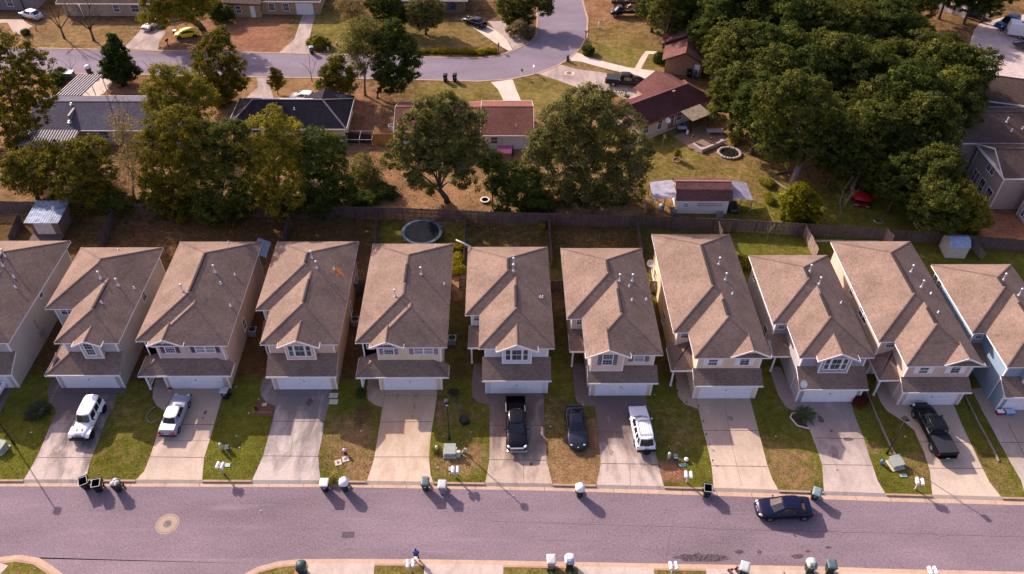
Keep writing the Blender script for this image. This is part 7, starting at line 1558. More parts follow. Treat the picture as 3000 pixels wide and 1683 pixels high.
q = at('3', 1945, 425, 1.6); dish('grey satellite dish on the fence left of the long cream house', (q.x, q.y, .0), -.5, 1.7, 1.2, m=mat('dish_grey', (.45, .45, .50), .4))
q = at('i', 317, 640); dish('white satellite dish on a pole before the wine red roofed house', (q.x, q.y, 0), .2, 2.2, 1.1)
q = at('i', 288, 745); dish('orange faced dish on a lower tripod mast in the same yard', (q.x, q.y, 0), 1.2, 1.6, 1.0, m=mat('dish_orange', (.55, .30, .12), .5))
t = thing('aerial_tube', 'white tube aerial at the back corner of the pale blue house roof', 'aerial', (-3.25, 66.2, 5.25), .0); b = MB(); b.tube([(.3, -.2, .3), (-1.3, .2, .9)], .075, 8); b.tube([(.1, -.1, .0), (-.2, -.1, .25), (-.5, 0, .55)], .02, 5); b.build('tube', WHITE, t, True)
t = thing('window_awning', 'grey tin awning jutting from the back right wall of the charcoal shuttered house', 'awning', (-26.28, 66.9, 4.2)); b = MB(); b.loft([[(0, -1.6, 1.0), (0, 1.0, 1.0), (0, 1.0, 1.04), (0, -1.6, 1.04)], [(1.3, -1.6, .35), (1.3, 1.0, .35), (1.3, 1.0, .39), (1.3, -1.6, .39)]]); b.build('awning', mat('awning_grey', (.20, .22, .26), .4, .4), t)
b = MB(); b.tube([(1.25, -1.5, .35), (1.25, -1.5, -4.2)], .03, 5); b.tube([(1.25, .9, .35), (1.25, .9, -4.2)], .03, 5); b.build('awning_post', GALV, t)
# trampolines
t = thing('trampoline', 'large round trampoline with dark blue rim behind the cream house', 'trampoline', (-9.1, 74.3, 0)); R_ = 2.4
b = MB(); b.lathe([(R_ - .32, .86), (R_ - .32, .875), (.02, .87)], 40); b.build('mat', mat('tramp_mat', (.012, .014, .020), .9, var=.25, scale=2, spec=.05), t)
b = MB(); b.lathe([(R_ - .34, .88), (R_ - .32, .92), (R_ + .02, .92), (R_ + .05, .86), (R_, .84)], 40, caps=False); b.build('rim_pad', mat('tramp_pad', (.055, .095, .14), .45, var=.3, scale=1.3, col2=(.02, .03, .045)), t)
b = MB()
for k in range(8): a = PI / 4 * k; b.tube([(R_ * math.cos(a), R_ * math.sin(a), .85), (R_ * math.cos(a), R_ * math.sin(a), 0)], .03, 6)
b.build('leg', GALV, t)
t = thing('mini_trampoline', 'small round trampoline with pale rim right of the spreading oak', 'trampoline', lp('f', 2475, 825)); b = MB(); b.lathe([(.62, .25), (.62, .28), (.42, .29)], 20, caps=False); b.build('rim_pad', mat('pad_cream', (.62, .58, .46), .6), t); b = MB(); b.lathe([(.43, .27), (.02, .27)], 20); b.build('mat', mat('tramp_mat_grey', (.10, .10, .12), .6), t)
b = MB()
for k in range(6): a = PI / 3 * k; b.tube([(.58 * math.cos(a), .58 * math.sin(a), .26), (.58 * math.cos(a), .58 * math.sin(a), 0)], .02, 5)
b.build('leg', GALV, t)
# stone pond / patio yard
t = thing('stone_pond', 'oval ring of pale stones around a dark pond in the back yard', 'pond', (31.9, 92.4, 0)); b = MB(); b.face([(1.35 * math.cos(2 * PI * k / 24), 1.2 * math.sin(2 * PI * k / 24), .06) for k in range(24)]); b.build('water', mat('pond_water', (.02, .018, .016), .15, var=.3), t)
b = MB(); ST = mat('stone_pinkish', (.50, .40, .38), .85, var=.25, scale=4)
for k in range(26): a = 2 * PI * k / 26; b.ball((1.5 * math.cos(a) + random.uniform(-.06, .06), 1.35 * math.sin(a), .16), (.24, .19, .17), 7, 5)
b.build('stones', ST, t)
t = thing('patio', 'brown paved patio with low pale wall beside the wine red roofed house', 'patio', (28.6, 96.4, 0), aN); b = MB(); b.box(-3.0, 3.2, -2.6, 2.4, -.02, .05); b.build('paving', m_concrete('patio_paving', (.24, .165, .12), (.12, .08, .06), .6), t)
b = MB(); b.box(-2.2, 1.3, -2.9, -2.6, 0, .5); b.box(-2.6, -2.1, -3.0, -2.5, 0, .62); b.box(1.2, 1.7, -3.0, -2.5, 0, .62); b.box(-2.5, -2.2, -2.6, -1.0, 0, .5); b.build('low_wall', ST, t, bevel=.03)
for lab, x, y in (('left flower pot on the low patio wall', 575, 655), ('right flower pot on the low patio wall', 742, 685)):
    q = at('i', x, y, .6); t = thing('flower_pot', lab, 'pot', (q.x, q.y, .5), 0, 'pots on the patio wall'); b = MB(); b.lathe([(.13, 0), (.22, .32), (.18, .32), (.14, .2)], 10); b.build('pot', mat('terracotta', (.42, .16, .10), .7), t); b = MB()
    for k in range(16): a = k * 2.4; b.face([(0, 0, .3), (.25 * math.cos(a), .25 * math.sin(a), .55), (.3 * math.cos(a + .4), .3 * math.sin(a + .4), .4)])
    b.build('leaves', FR2, t)
t = thing('spa_cover', 'grey slab bench on the patio right of the pots', 'bench', lp('i', 780, 612)); b = MB(); b.box(-1.2, 1.2, -.5, .5, .35, .5); b.build('seat', mat('slab_grey', (.36, .32, .33), .7), t, bevel=.03); b = MB(); b.box(-1, -.85, -.4, .4, 0, .35); b.box(.85, 1, -.4, .4, 0, .35); b.build('leg', ST, t)
for lab, nm, x, y, m, s in (('orange chair against the cream house wall by the patio', 'garden_chair', 372, 570, mat('chair_orange', (.38, .12, .05), .6), 1), ('blue chair under the tan patio awning', 'garden_chair', 500, 575, mat('chair_blue', (.04, .07, .28), .5), 1)):
    t = thing(nm, lab, 'chair', lp('i', x, y)); b = MB(); b.box(-.28, .28, -.28, .28, .38, .44); b.build('seat', m, t); b = MB(); b.box(-.28, .28, .24, .3, .44, .95); b.build('backrest', m, t)
    for xx in (-.25, .25):
        for yy in (-.25, .25): b = MB(); b.box(xx - .025, xx + .025, yy - .025, yy + .025, 0, .38); b.build('leg', m, t)
t = thing('garden_table', 'pale topped table under the tan patio awning', 'table', lp('i', 470, 600)); b = MB(); b.box(-.65, .65, -.4, .4, .68, .74); b.build('tabletop', LID_GREY, t)
for xx in (-.6, .6):
    for yy in (-.35, .35): b = MB(); b.box(xx - .03, xx + .03, yy - .03, yy + .03, 0, .68); b.build('leg', BLACK, t)
t = thing('gas_bottle', 'white gas bottle on the patio by the left awning post', 'bottle', lp('i', 523, 622)); b = MB(); b.lathe([(.17, 0), (.19, .1), (.19, .5), (.1, .62), (.1, .7)], 12); b.build('bottle', WHITE, t, True)
t = thing('brick_ring', 'small round ring of bricks about a sapling on the back lawn', 'brick ring', lp('i', 425, 870)); b = MB()
for k in range(11): a = 2 * PI * k / 11; T = Matrix.Translation((.55 * math.cos(a), .55 * math.sin(a), 0)) @ Matrix.Rotation(a, 4, 'Z'); b.T = T; b.box(-.07, .07, -.13, .13, 0, .14)
b.T = None; b.build('bricks', mat('brick_red', (.30, .15, .11), .85, var=.2), t)
t = thing('log_frame', 'angled frame of grey logs at the foot of the lone trunk, right yard', 'log', lp('i', 1310, 1045)); q0 = at('i', 1310, 1045); b = MB()
for a_, c_ in ((('i', 1310, 1045), ('i', 1460, 1150)), (('i', 1350, 1000), ('i', 1490, 970))): b.tube([at(*a_) - q0 + Vector((0, 0, .12)), at(*c_) - q0 + Vector((0, 0, .14))], .13, 7)
b.build('logs', BARKP, t)
t = thing('shade_cloth', 'magenta cloth hung over a frame below the terracotta roof', 'awning', lp('g', 270, 385)); b = MB(); b.loft([[(-1.0, -.6, 1.0), (1.0, -.6, 1.0), (1.0, .6, 1.5), (-1.0, .6, 1.5)], [(-1.0, -.6, 1.04), (1.0, -.6, 1.04), (1.0, .6, 1.54), (-1.0, .6, 1.54)]]); b.build('cloth', mat('cloth_magenta', (.26, .07, .15), .8, var=.1), t)
for x in (-.95, .95): b = MB(); b.box(x - .03, x + .03, .5, .56, 0, 1.5); b.build('frame_post', GALV, t)
t = thing('parasol', 'closed dark parasol standing beside the magenta cloth', 'parasol', lp('g', 350, 425)); b = MB(); b.lathe([(.03, 0), (.03, 1.0)], 6); b.build('pole', BLACK, t); b = MB(); b.lathe([(.12, .9), (.2, 1.2), (.14, 2.0), (.03, 2.7)], 8); b.build('canopy', mat('parasol_dark', (.05, .03, .04), .8), t, True)
t = thing('garden_tub', 'round grey tub at the left end of the terracotta roofed house', 'tub', lp('b', 1540, 1310)); b = MB(); b.lathe([(.42, 0), (.5, .8), (.44, .8), (.4, .3)], 16); b.build('tub', mat('tub_grey', (.42, .42, .45), .5), t)
t = thing('grey_crate', 'blue tub lying in the dark under the trees behind the row', 'tub', lp('e', 2405, 1000)); b = MB(); b.lathe([(.3, 0), (.42, .55), (.38, .55), (.28, .1)], 14); b.build('tub', mat('tub_blue', (.03, .10, .20), .5), t)
for lab, x, y, r_ in (('round metal hoop lying on the far right lawn, nearer one', 1112, 1025, .52), ('round metal hoop lying on the far right lawn, farther one', 1505, 1045, .5)):
    t = thing('garden_hoop', lab, 'hoop', lp('h', x, y, .03), 0, 'hoops on the back lawn'); b = MB(); b.tube([(r_ * math.cos(a), r_ * .9 * math.sin(a), .03) for a in np.linspace(0, 2 * PI, 20)], .03, 5); b.build('hoop', GALV, t)
t = thing('flag', 'small striped flag hanging from a pole by the maroon roof', 'flag', (at('c', 1775, 430).x, at('c', 1775, 470).y, 0))
b = MB(); b.tube([(.6, .2, 2.2), (-.1, 0, 2.6)], .02, 5); b.build('flagpole', WHITE, t)
for k in range(7): b = MB(); b.box(-.1 + k * .06, -.04 + k * .06, -.01, .01, 1.3, 2.5); b.build('stripe', mat('flag_red', (.48, .06, .07), .7) if k % 2 == 0 else WHITE, t)
b = MB(); b.box(-.11, .14, -.016, .016, 2.0, 2.5); b.build('canton', mat('flag_navy', (.03, .04, .14), .7), t)
t = thing('drain_spout', 'yellow toy left on the dark back lawn, nearest the peach house', 'toy', lp('f', 1288, 1140)); b = MB(); b.ball((0, 0, .14), (.16, .16, .14), 8, 6); b.tube([(.1, 0, .1), (.35, .05, .05)], .05, 6); b.build('toy', mat('toy_yellow', (.60, .50, .05), .5), t, True)
t = thing('hand_truck', 'small wine red tricycle by the tilted bin across the street', 'tricycle', lp('12', 378, 835, -.03), .4)
b = MB(); b.tube([(-.3, 0, .32), (.25, 0, .38), (.3, 0, .62)], .035, 6); b.tube([(.3, -.22, .64), (.3, .22, .64)], .025, 6); b.build('frame', mat('trike_red', (.32, .02, .06), .4), t); b = MB(); b.ball((-.2, 0, .42), (.16, .11, .05), 8, 5); b.build('seat', BLACK, t)
for x, y, r_ in ((.32, 0, .2), (-.3, .2, .14), (-.3, -.2, .14)): b = MB(Matrix.Translation((x, y, r_)) @ Matrix.Rotation(PI / 2, 4, 'X')); b.lathe([(.03, -.025), (r_, -.02), (r_, .02), (.03, .025)], 12); b.build('wheel', mat('trike_wheel', (.25, .02, .05), .5), t, True)
t = thing('brick_stack', 'orange bricks stacked beside the round lidded bin at the bottom left', 'bricks', lp('10', 2245, 845, -.03)); b = MB()
for k in range(6): b.box(-.24 + (k % 2) * .25, -.01 + (k % 2) * .25, -.2 + (k // 2) * .13, -.08 + (k // 2) * .13, 0, .08)
b.build('bricks', mat('brick_orange', (.45, .18, .09), .8), t)
t = thing('cool_box', 'dark red cool box against the blue house garage', 'cool box', lp('9', 2172, 690, .015)); b = MB(); b.box(-.32, .32, -.2, .2, 0, .36); b.build('box', mat('cool_red', (.28, .03, .05), .4), t, bevel=.03); b = MB(); b.box(-.33, .33, -.21, .21, .36, .43); b.build('lid', WHITE, t, bevel=.02)
t = thing('cool_box', 'pale blue storage box beside the dark red cool box', 'cool box', lp('9', 2248, 688, .015)); b = MB(); b.box(-.42, .42, -.25, .25, 0, .32); b.build('box', mat('cool_blue', (.10, .22, .45), .4), t, bevel=.03); b = MB(); b.box(-.43, .43, -.26, .26, .32, .40); b.build('lid', mat('cool_lid', (.50, .60, .72), .4), t, bevel=.02)
t = thing('paint_tin', 'small red and cream tin left beside the post of the charcoal shuttered house', 'tin', lp('6', 1502, 575, .015)); b = MB(); b.box(-.2, .2, -.12, .12, 0, .2); b.build('tin', mat('tin_red', (.36, .04, .07), .5), t, bevel=.02); b = MB(); b.box(-.2, .2, -.28, -.12, 0, .06); b.build('tray', mat('tin_cream', (.6, .55, .45), .6), t)
# litter: many specks on the lawns, not countable
b = MB()
for r, pts in (('7', ((1078, 943), (2042, 953), (1803, 992), (1752, 1268), (1858, 1322), (88, 787), (175, 663))), ('8', ((640, 665), (1560, 625), (1632, 675), (1767, 1047), (1683, 1080), (1835, 1115), (2042, 1302), (628, 855), (600, 815), (640, 905))), ('6', ((278, 957), (2195, 785), (2085, 988), (2110, 1093), (2082, 555), (300, 1065))), ('9', ((1450, 866), (1875, 608), (452, 866))), ('10', ((1160, 290), (1970, 380))), ('11', ((1300, 266),)), ('g', ((632, 1098),))):
    for x, y in pts:
        p = at(r, x, y, RZ if r in ('10', '11') else 0); s = random.uniform(.04, .09)
        b.T = Matrix.Translation(p + Vector((0, 0, .02))) @ Matrix.Rotation(random.random() * 3, 4, 'Z'); b.loft([[(-s, -s * .6, 0), (s, -s * .7, 0), (s * .9, s * .7, 0), (-s, s * .6, 0)], [(-s * .6, -s * .4, s * .6), (s * .6, -s * .4, s * .5), (s * .5, s * .5, s * .7), (-s * .5, s * .4, s * .6)]])
b.T = None
stuff(b.build('litter', mat('litter_pale', (.62, .60, .60), .7)), 'scattered pale scraps of litter on lawns and street', 'litter')

# ---------------------------------------------------------------- the person at the letterbox
SKIN = mat('skin', (.16, .085, .055), .55, var=.06); BLUE_S = mat('shirt_blue', (.020, .095, .46), .8, var=.1, scale=7); TROU = mat('trousers_dark', (.014, .013, .022), .85); HAIR = mat('hair_black', (.008, .007, .008), .6); SHOE = mat('shoe_white', (.72, .68, .70), .6)
def skin_obj(name, parent, m, chains, root=0, sub=2):
    v, e, r = [], [], []
    for ch in chains:
        prev = None
        for q in ch:
            if isinstance(q, int): prev = q; continue
            p, rad = q; v.append(p); r.append(rad if isinstance(rad, tuple) else (rad, rad)); i = len(v) - 1
            if prev is not None: e.append((prev, i))
            prev = i
    me = bpy.data.meshes.new(name); me.from_pydata(v, e, []); me.materials.append(m)
    o = bpy.data.objects.new(name, me); COL.objects.link(o); o.parent = parent
    sk = o.modifiers.new('skin', 'SKIN'); sk.use_smooth_shade = True
    if not me.skin_vertices: me.skin_vertices.new()
    for k, (a, c) in enumerate(r): me.skin_vertices[0].data[k].radius = (a, c)
    me.skin_vertices[0].data[root].use_root = True
    sb = o.modifiers.new('subsurf', 'SUBSURF'); sb.levels = sub; sb.render_levels = sub; return o
f1 = at('z', 1290, 965, Z0); f2 = at('z', 1105, 1055, Z0)
t = thing('person', 'person in blue shirt and dark trousers holding white papers by the letterboxes', 'person', ((f1.x + f2.x) / 2 - .02, (f1.y + f2.y) / 2 + .16, Z0), 0.0)
LE, RE = (.25, .02, 1.15), (-.25, .02, 1.15); LW, RW = (.14, -.26, 1.05), (-.14, -.26, 1.05)
ch = [[((0, 0, .95), (.13, .10)), ((0, -.01, 1.12), (.125, .09)), ((0, -.02, 1.30), (.15, .10)), ((0, -.02, 1.42), (.10, .08)), ((0, -.03, 1.50), .052), ((0, -.05, 1.57), .06), ((0, -.06, 1.65), (.075, .092)), ((0, -.055, 1.73), (.06, .07))],
      [2, ((.17, -.01, 1.40), .06), (LE, .043), (LW, .03)], [2, ((-.17, -.01, 1.40), .06), (RE, .043), (RW, .03)],
      [0, ((.10, .0, .88), .085), ((.12, -.03, .50), .058), ((.15, .05, .10), .04), ((.17, -.10, .04), .035)], [0, ((-.10, 0, .88), .085), ((-.12, -.10, .50), .058), ((-.13, -.10, .10), .04), ((-.13, -.25, .04), .035)]]
n0 = 8 + 3
def hand(w, s, base):
    palm = Vector(w) + Vector((-s * .02, -.08, .0)); out = [[base, (tuple(palm), (.034, .016))]]
    return palm, out
pL, hL = hand(LW, 1, 10); pR, hR = hand(RW, -1, 13)
ch += hL + hR; iL, iR = 22, 23
for palm, ip, s in ((pL, iL, 1), (pR, iR, -1)):
    for k, (dx, l) in enumerate(((.03, .055), (.011, .068), (-.009, .064), (-.029, .05))):
        a = palm + Vector((s * dx, -.045, .0)); ch.append([ip, (tuple(a), .010), (tuple(a + Vector((-s * .008, -l * .5, -.012))), .009), (tuple(a + Vector((-s * .02, -l * .85, -.035))), .008)])
    a = palm + Vector((-s * .045, -.005, .02)); ch.append([ip, (tuple(a), .011), (tuple(a + Vector((-s * .02, -.03, .012))), .009)])
bo = skin_obj('body', t, SKIN, ch, 0, 1)
b = MB()
for s in (-1, 1): b.ball((s * .032, -.146, 1.665), (.012, .008, .009), 6, 5)
b.build('eyes', mat('eye_dark', (.03, .02, .02), .3), t); b = MB(); b.ball((0, -.16, 1.645), (.014, .02, .022), 6, 5)
for s in (-1, 1): b.ball((s * .079, -.05, 1.65), (.012, .02, .03), 6, 5)
b.box(-.025, .025, -.152, -.146, 1.60, 1.607); b.build('face', SKIN, t, True)
b = MB(); b.ball((0, -.035, 1.70), (.093, .105, .09), 12, 7); b.build('hair', HAIR, t, True)
skin_obj('shirt', t, BLUE_S, [[((0, 0, .90), (.165, .125)), ((0, -.01, 1.08), (.155, .115)), ((0, -.02, 1.28), (.178, .125)), ((0, -.02, 1.42), (.12, .095)), ((0, -.03, 1.475), .066)], [2, ((.17, -.01, 1.395), .082), ((.235, .01, 1.22), .068)], [2, ((-.17, -.01, 1.395), .082), ((-.235, .01, 1.22), .068)]], 0, 2)
skin_obj('trousers', t, TROU, [[((0, 0, .93), (.15, .115)), ((.10, .0, .85), .105), ((.12, -.03, .50), .078), ((.15, .05, .12), .06)], [0, ((-.10, 0, .85), .105), ((-.12, -.10, .50), .078), ((-.13, -.10, .12), .06)]], 0, 2)
for p, q in (((.15, .07, .05), (.18, -.15, .04)), ((-.13, -.08, .05), (-.135, -.31, .04))):
    b = MB(); b.tube([(p[0], p[1], .045), (p[0], (p[1] + q[1]) / 2, .06), (q[0], q[1], .04)], [.045, .052, .036], 9); b.build('shoe', SHOE, t, True)
b = MB(); b.box(-.16, .16, -.13, .13, 0, .012); b.box(-.12, .17, -.10, .12, .014, .02)
pp = tag(b.build('papers', mat('paper_white', (.80, .78, .70), .7)), 'small sheaf of white papers held by the person in blue', 'papers')
pp.location = (t.location.x, t.location.y - .42, Z0 + 1.06); pp.rotation_euler = (.25, 0, .12)
# ================================================================ trees and shrubs
LEAFM = {
 'oak': m_leaf('leaf_oak', [(.020, .020, .005), (.046, .044, .010), (.088, .080, .016), (.150, .130, .026)]),
 'grey': m_leaf('leaf_greygreen', [(.024, .027, .014), (.052, .056, .030), (.092, .094, .056), (.155, .145, .095)]),
 'dark': m_leaf('leaf_dark', [(.008, .015, .006), (.022, .034, .012), (.045, .060, .020), (.084, .098, .032)]),
 'wood': m_leaf('leaf_wood', [(.011, .017, .007), (.029, .037, .014), (.061, .070, .024), (.115, .120, .042)]),
 'magn': m_leaf('leaf_magnolia', [(.006, .012, .005), (.013, .024, .009), (.026, .042, .016), (.05, .072, .032)]),
 'light': m_leaf('leaf_light', [(.040, .040, .009), (.078, .076, .016), (.130, .122, .027), (.19, .175, .045)]),
 'lime': m_leaf('leaf_lime', [(.016, .022, .003), (.045, .050, .005), (.10, .095, .008), (.19, .155, .012)]),
 'brown': m_leaf('leaf_brown', [(.040, .032, .030), (.085, .070, .064), (.14, .115, .104), (.21, .175, .16)]),
 'red': m_leaf('leaf_wine', [(.02, .006, .008), (.05, .012, .016), (.10, .022, .028), (.15, .04, .05)]),
 'hedge': m_leaf('leaf_hedge', [(.035, .035, .005), (.095, .085, .010), (.17, .145, .018), (.25, .20, .035)]),
}
def leaf_mesh(name, blobs, n, size, mt, clump=.42, shell=.55, seed=0, per=34, flat=.5, k=3.6):
    n = int(n * k); size *= .90; per = int(per * 1.5)
    R = np.random.default_rng(seed); B = np.array([(b[0], b[1], b[2], b[3], b[4] if len(b) > 4 else .82) for b in blobs])
    w = B[:, 3] ** 2; w = w / w.sum(); nc = max(6, n // per)
    bi = R.choice(len(B), nc, p=w); d = R.normal(size=(nc, 3)); d[:, 2] += .25; d /= np.linalg.norm(d, axis=1)[:, None]
    rr = B[bi, 3] * (shell + (1.04 - shell) * R.random(nc) ** .55); cc = B[bi, :3] + d * rr[:, None] * np.stack([np.ones(nc), np.ones(nc), B[bi, 4]], 1)
    cs = R.uniform(.6, 1.35, nc) * clump; ct = R.normal(0, .13, nc)
    ci = R.integers(0, nc, n); off = R.normal(size=(n, 3)); off /= np.maximum(1e-6, np.linalg.norm(off, axis=1))[:, None]; off *= (R.random(n) ** .5)[:, None] * cs[ci][:, None] * np.array([1.25, 1.25, .75])
    P = cc[ci] + off; od = d[ci]
    nr = od * .55 + off / np.maximum(.05, cs[ci])[:, None] * .55 + R.normal(size=(n, 3)) * .5 + np.array([0, 0, flat]); nr /= np.linalg.norm(nr, axis=1)[:, None]
    a = np.cross(nr, R.normal(size=(n, 3))); a /= np.maximum(1e-6, np.linalg.norm(a, axis=1))[:, None]; c = np.cross(nr, a)
    s = size * R.uniform(.55, 1.35, n)[:, None]
    V = np.empty((n, 4, 3)); V[:, 0] = P - a * s * .5; V[:, 1] = P - c * s * .30; V[:, 2] = P + a * s * .5; V[:, 3] = P + c * s * .30
    V[:, :, 2] = np.maximum(V[:, :, 2], .03)
    tint = np.clip(.46 + ct[ci] + R.normal(0, .17, n), 0, 1)
    me = bpy.data.meshes.new(name); me.vertices.add(n * 4); me.vertices.foreach_set('co', V.astype(np.float32).ravel()); me.loops.add(n * 4); me.loops.foreach_set('vertex_index', np.arange(n * 4, dtype=np.int32))
    me.polygons.add(n); me.polygons.foreach_set('loop_start', np.arange(0, n * 4, 4, dtype=np.int32)); me.update(calc_edges=True)
    at_ = me.attributes.new('tint', 'FLOAT', 'POINT'); at_.data.foreach_set('value', np.repeat(tint, 4).astype(np.float32))
    me.materials.append(mt); return me
def trunk_mb(blobs, r0, zsplit=.45, lean=(0, 0), seed=0, twigs=2, fork=None):
    rd = random.Random(seed); b = MB(); cz = sum(q[2] for q in blobs) / len(blobs); cx = sum(q[0] for q in blobs) / len(blobs); cy = sum(q[1] for q in blobs) / len(blobs)
    zs = cz * zsplit; fx, fy = (fork or (cx * .45, cy * .45)); S = Vector((fx, fy, zs))
    b.tube([(0, 0, -.1), (fx * .12, fy * .12, zs * .3), (fx * .55, fy * .55, zs * .65), S], [r0 * 1.45, r0 * 1.05, r0 * .95, r0 * .8], 9)
    for q in (blobs if len(blobs) < 8 else blobs[::2] if len(blobs) < 17 else blobs[::4]):
        T = Vector(q[:3]); m = S.lerp(T, .5) + Vector((rd.uniform(-.3, .3), rd.uniform(-.3, .3), rd.uniform(0, .5)))
        b.tube([S - Vector((0, 0, .2)), S.lerp(m, .5) + Vector((rd.uniform(-.15, .15), 0, .1)), m, T], [r0 * .46, r0 * .34, r0 * .22, r0 * .07], 7)
        for _ in range(twigs):
            d = Vector((rd.uniform(-1, 1), rd.uniform(-1, 1), rd.uniform(-.2, 1))).normalized() * q[3] * .85; b.tube([m.lerp(T, rd.uniform(.1, .9)), T + d * .5, T + d], [r0 * .16, r0 * .09, r0 * .03], 5)
    return b
TREE_N = [0]
def tree(name, label, cat, base, blobs, mt, n=6000, leaf=.30, r0=.22, bark=BARK, group=None, clump=.42, shell=.55, per=34, twigs=2, dead=0, fork=None, zsplit=.45, flat=.5):
    """base in photo px (ground), blobs (px, py, r[, depth offset]) set in the plane through the base"""
    TREE_N[0] += 1; seed = TREE_N[0]; p = base if isinstance(base, Vector) else at('s', base[0], base[1]); rd = random.Random(seed * 3)
    L = []
    for q in blobs:
        px, py, r = q[:3]; dy = q[3] if len(q) > 3 else rd.uniform(-.45, .45) * r
        d = RM @ np.array([px - CX, -(py - CY), -F_PX]); k = (p.y + dy) / d[1]; w = Vector((d[0] * k, d[1] * k, H + d[2] * k)); L.append((w.x - p.x, w.y - p.y, max(r * .55, w.z), r))
    t = thing(name, label, cat, p, 0, group)
    o = bpy.data.objects.new('crown', leaf_mesh('crown', L, n, leaf, LEAFM[mt] if isinstance(mt, str) else mt, clump, shell, seed, per, flat)); COL.objects.link(o); o.parent = t
    trunk_mb(L, r0, zsplit, seed=seed, twigs=twigs, fork=fork).build('trunk', bark, t, True)
    if dead:
        b = MB()
        for k in range(dead):
            q = rd.choice(L); a = rd.uniform(0, 6.28); c = Vector(q[:3]) + Vector((math.cos(a) * q[3] * .8, -abs(math.sin(a)) * q[3] * .8, rd.uniform(.1, .6) * q[3]))
            for _ in range(9): e = c + Vector((rd.uniform(-.8, .8), rd.uniform(-.8, .2), rd.uniform(-.1, .9))); b.tube([c - Vector((0, 0, .3)), c.lerp(e, .5) + Vector((0, 0, .1)), e], [.045, .03, .008], 4)
        b.build('dead_twigs', BARKP, t)
    return t
# --- along the back fence, left to right
tree('oak_tree', 'tall yellow green oak at the left edge above the blue grey roof', 'tree', (60, 429), [(40, 150, 2.4), (105, 190, 2.2), (0, 215, 2.8), (75, 240, 2.6), (115, 275, 2.2), (30, 300, 3.0), (95, 330, 2.4), (10, 375, 3.0), (-30, 130, 2.4), (60, 400, 2.4), (-40, 300, 3)], 'oak', 11000, .30, .3)
tree('oak_tree', 'bushy tree left of the small blue roofed shed', 'tree', (110, 582), [(55, 480, 2.0), (115, 455, 2.0), (165, 440, 1.6), (90, 520, 2.3), (160, 490, 2.4), (40, 520, 1.6), (140, 555, 1.7)], 'oak', 8000, .27, .2, dead=2)
tree('oak_tree', 'bushy tree hanging over the shed with the blue tin roof', 'tree', (235, 614), [(215, 445, 1.8), (270, 440, 2.0), (235, 490, 2.4), (290, 500, 2.0), (205, 540, 2.2), (270, 560, 2.2), (315, 570, 1.6), (240, 605, 1.8), (300, 620, 1.6)], 'oak', 8500, .27, .2, dead=2)
tree('bare_tree', 'thin brownish half bare tree between two bushy ones at left', 'tree', (395, 584), [(355, 355, 1.5), (380, 400, 1.9), (400, 450, 1.9), (370, 490, 1.7), (415, 520, 1.5)], 'brown', 1700, .20, .14, BARKP, clump=.7, per=10, twigs=14)
tree('oak_tree', 'tall olive tree left of the charcoal roof, among the fence trees', 'tree', (515, 634), [(470, 375, 2.1), (520, 360, 2.3), (450, 430, 2.4), (530, 430, 2.7), (480, 500, 2.8), (550, 510, 2.6), (500, 570, 2.7), (540, 610, 2.2), (455, 550, 2.0)], 'oak', 11000, .27, .26)
tree('oak_tree', 'dense tree directly below the charcoal roof, left of the yellowish one', 'tree', (640, 642), [(590, 395, 2.0), (650, 400, 2.2), (690, 390, 1.6), (620, 470, 2.7), (690, 480, 2.4), (590, 540, 2.4), (660, 560, 2.7), (710, 560, 1.8), (620, 610, 2.2), (690, 620, 1.8)], 'wood', 11000, .27, .26)
tree('oak_tree', 'yellowish tall tree in front of the charcoal roof', 'tree', (815, 629), [(800, 340, 1.5), (770, 385, 2.1), (835, 390, 2.1), (740, 445, 2.1), (800, 450, 2.5), (860, 455, 2.0), (770, 520, 2.5), (840, 520, 2.5), (740, 570, 1.9), (820, 590, 2.3), (880, 560, 1.8)], 'light', 11500, .26, .24, twigs=3)
tree('oak_tree', 'dark green tree against the yellow wall, right end of the fence trees', 'tree', (960, 622), [(930, 410, 1.7), (975, 430, 1.6), (910, 470, 1.9), (970, 490, 2.1), (940, 540, 2.2), (1000, 540, 1.7), (920, 590, 1.9), (985, 595, 1.9), (1020, 570, 1.3)], 'dark', 9500, .26, .22, dead=1)
tree('shrub', 'pale brown loose shrub between the dark tree and the spreading oak', 'shrub', (1075, 544), [(1060, 480, 1.5), (1085, 515, 1.5), (1050, 520, 1.2), (1100, 545, 1.1)], 'grey', 2200, .22, .1, BARKP, clump=.55, per=16, twigs=9)
tree('bush', 'dark low bush at the fence below the pale brown shrub', 'bush', (1130, 574), [(1125, 575, 1.2), (1150, 590, 1.0), (1105, 592, .9)], 'dark', 2400, .22, .1)
tree('bush', 'dark bush hugging the right side of the dark fence tree', 'bush', (1070, 599), [(1050, 590, 1.3), (1085, 600, 1.2), (1040, 620, 1.1)], 'dark', 2600, .22, .1)
for x, lb in ((470, 'under the tall olive tree'), (575, 'right of the tall olive tree'), (690, 'left of the yellowish tree'), (820, 'under the yellowish tree'), (925, 'under the dark tree at the yellow wall'), (330, 'right of the tin roofed shed')):
    tree('bush', 'dark straggling bush hanging over the fence ' + lb, 'bush', (x, 622), [(x, 588, 1.5, .2), (x + 38, 602, 1.3, -.2), (x - 38, 600, 1.3, .3), (x + 12, 618, 1.1, -.6)], 'dark' if x % 2 else 'wood', 3300, .25, .1, clump=.5, per=22)
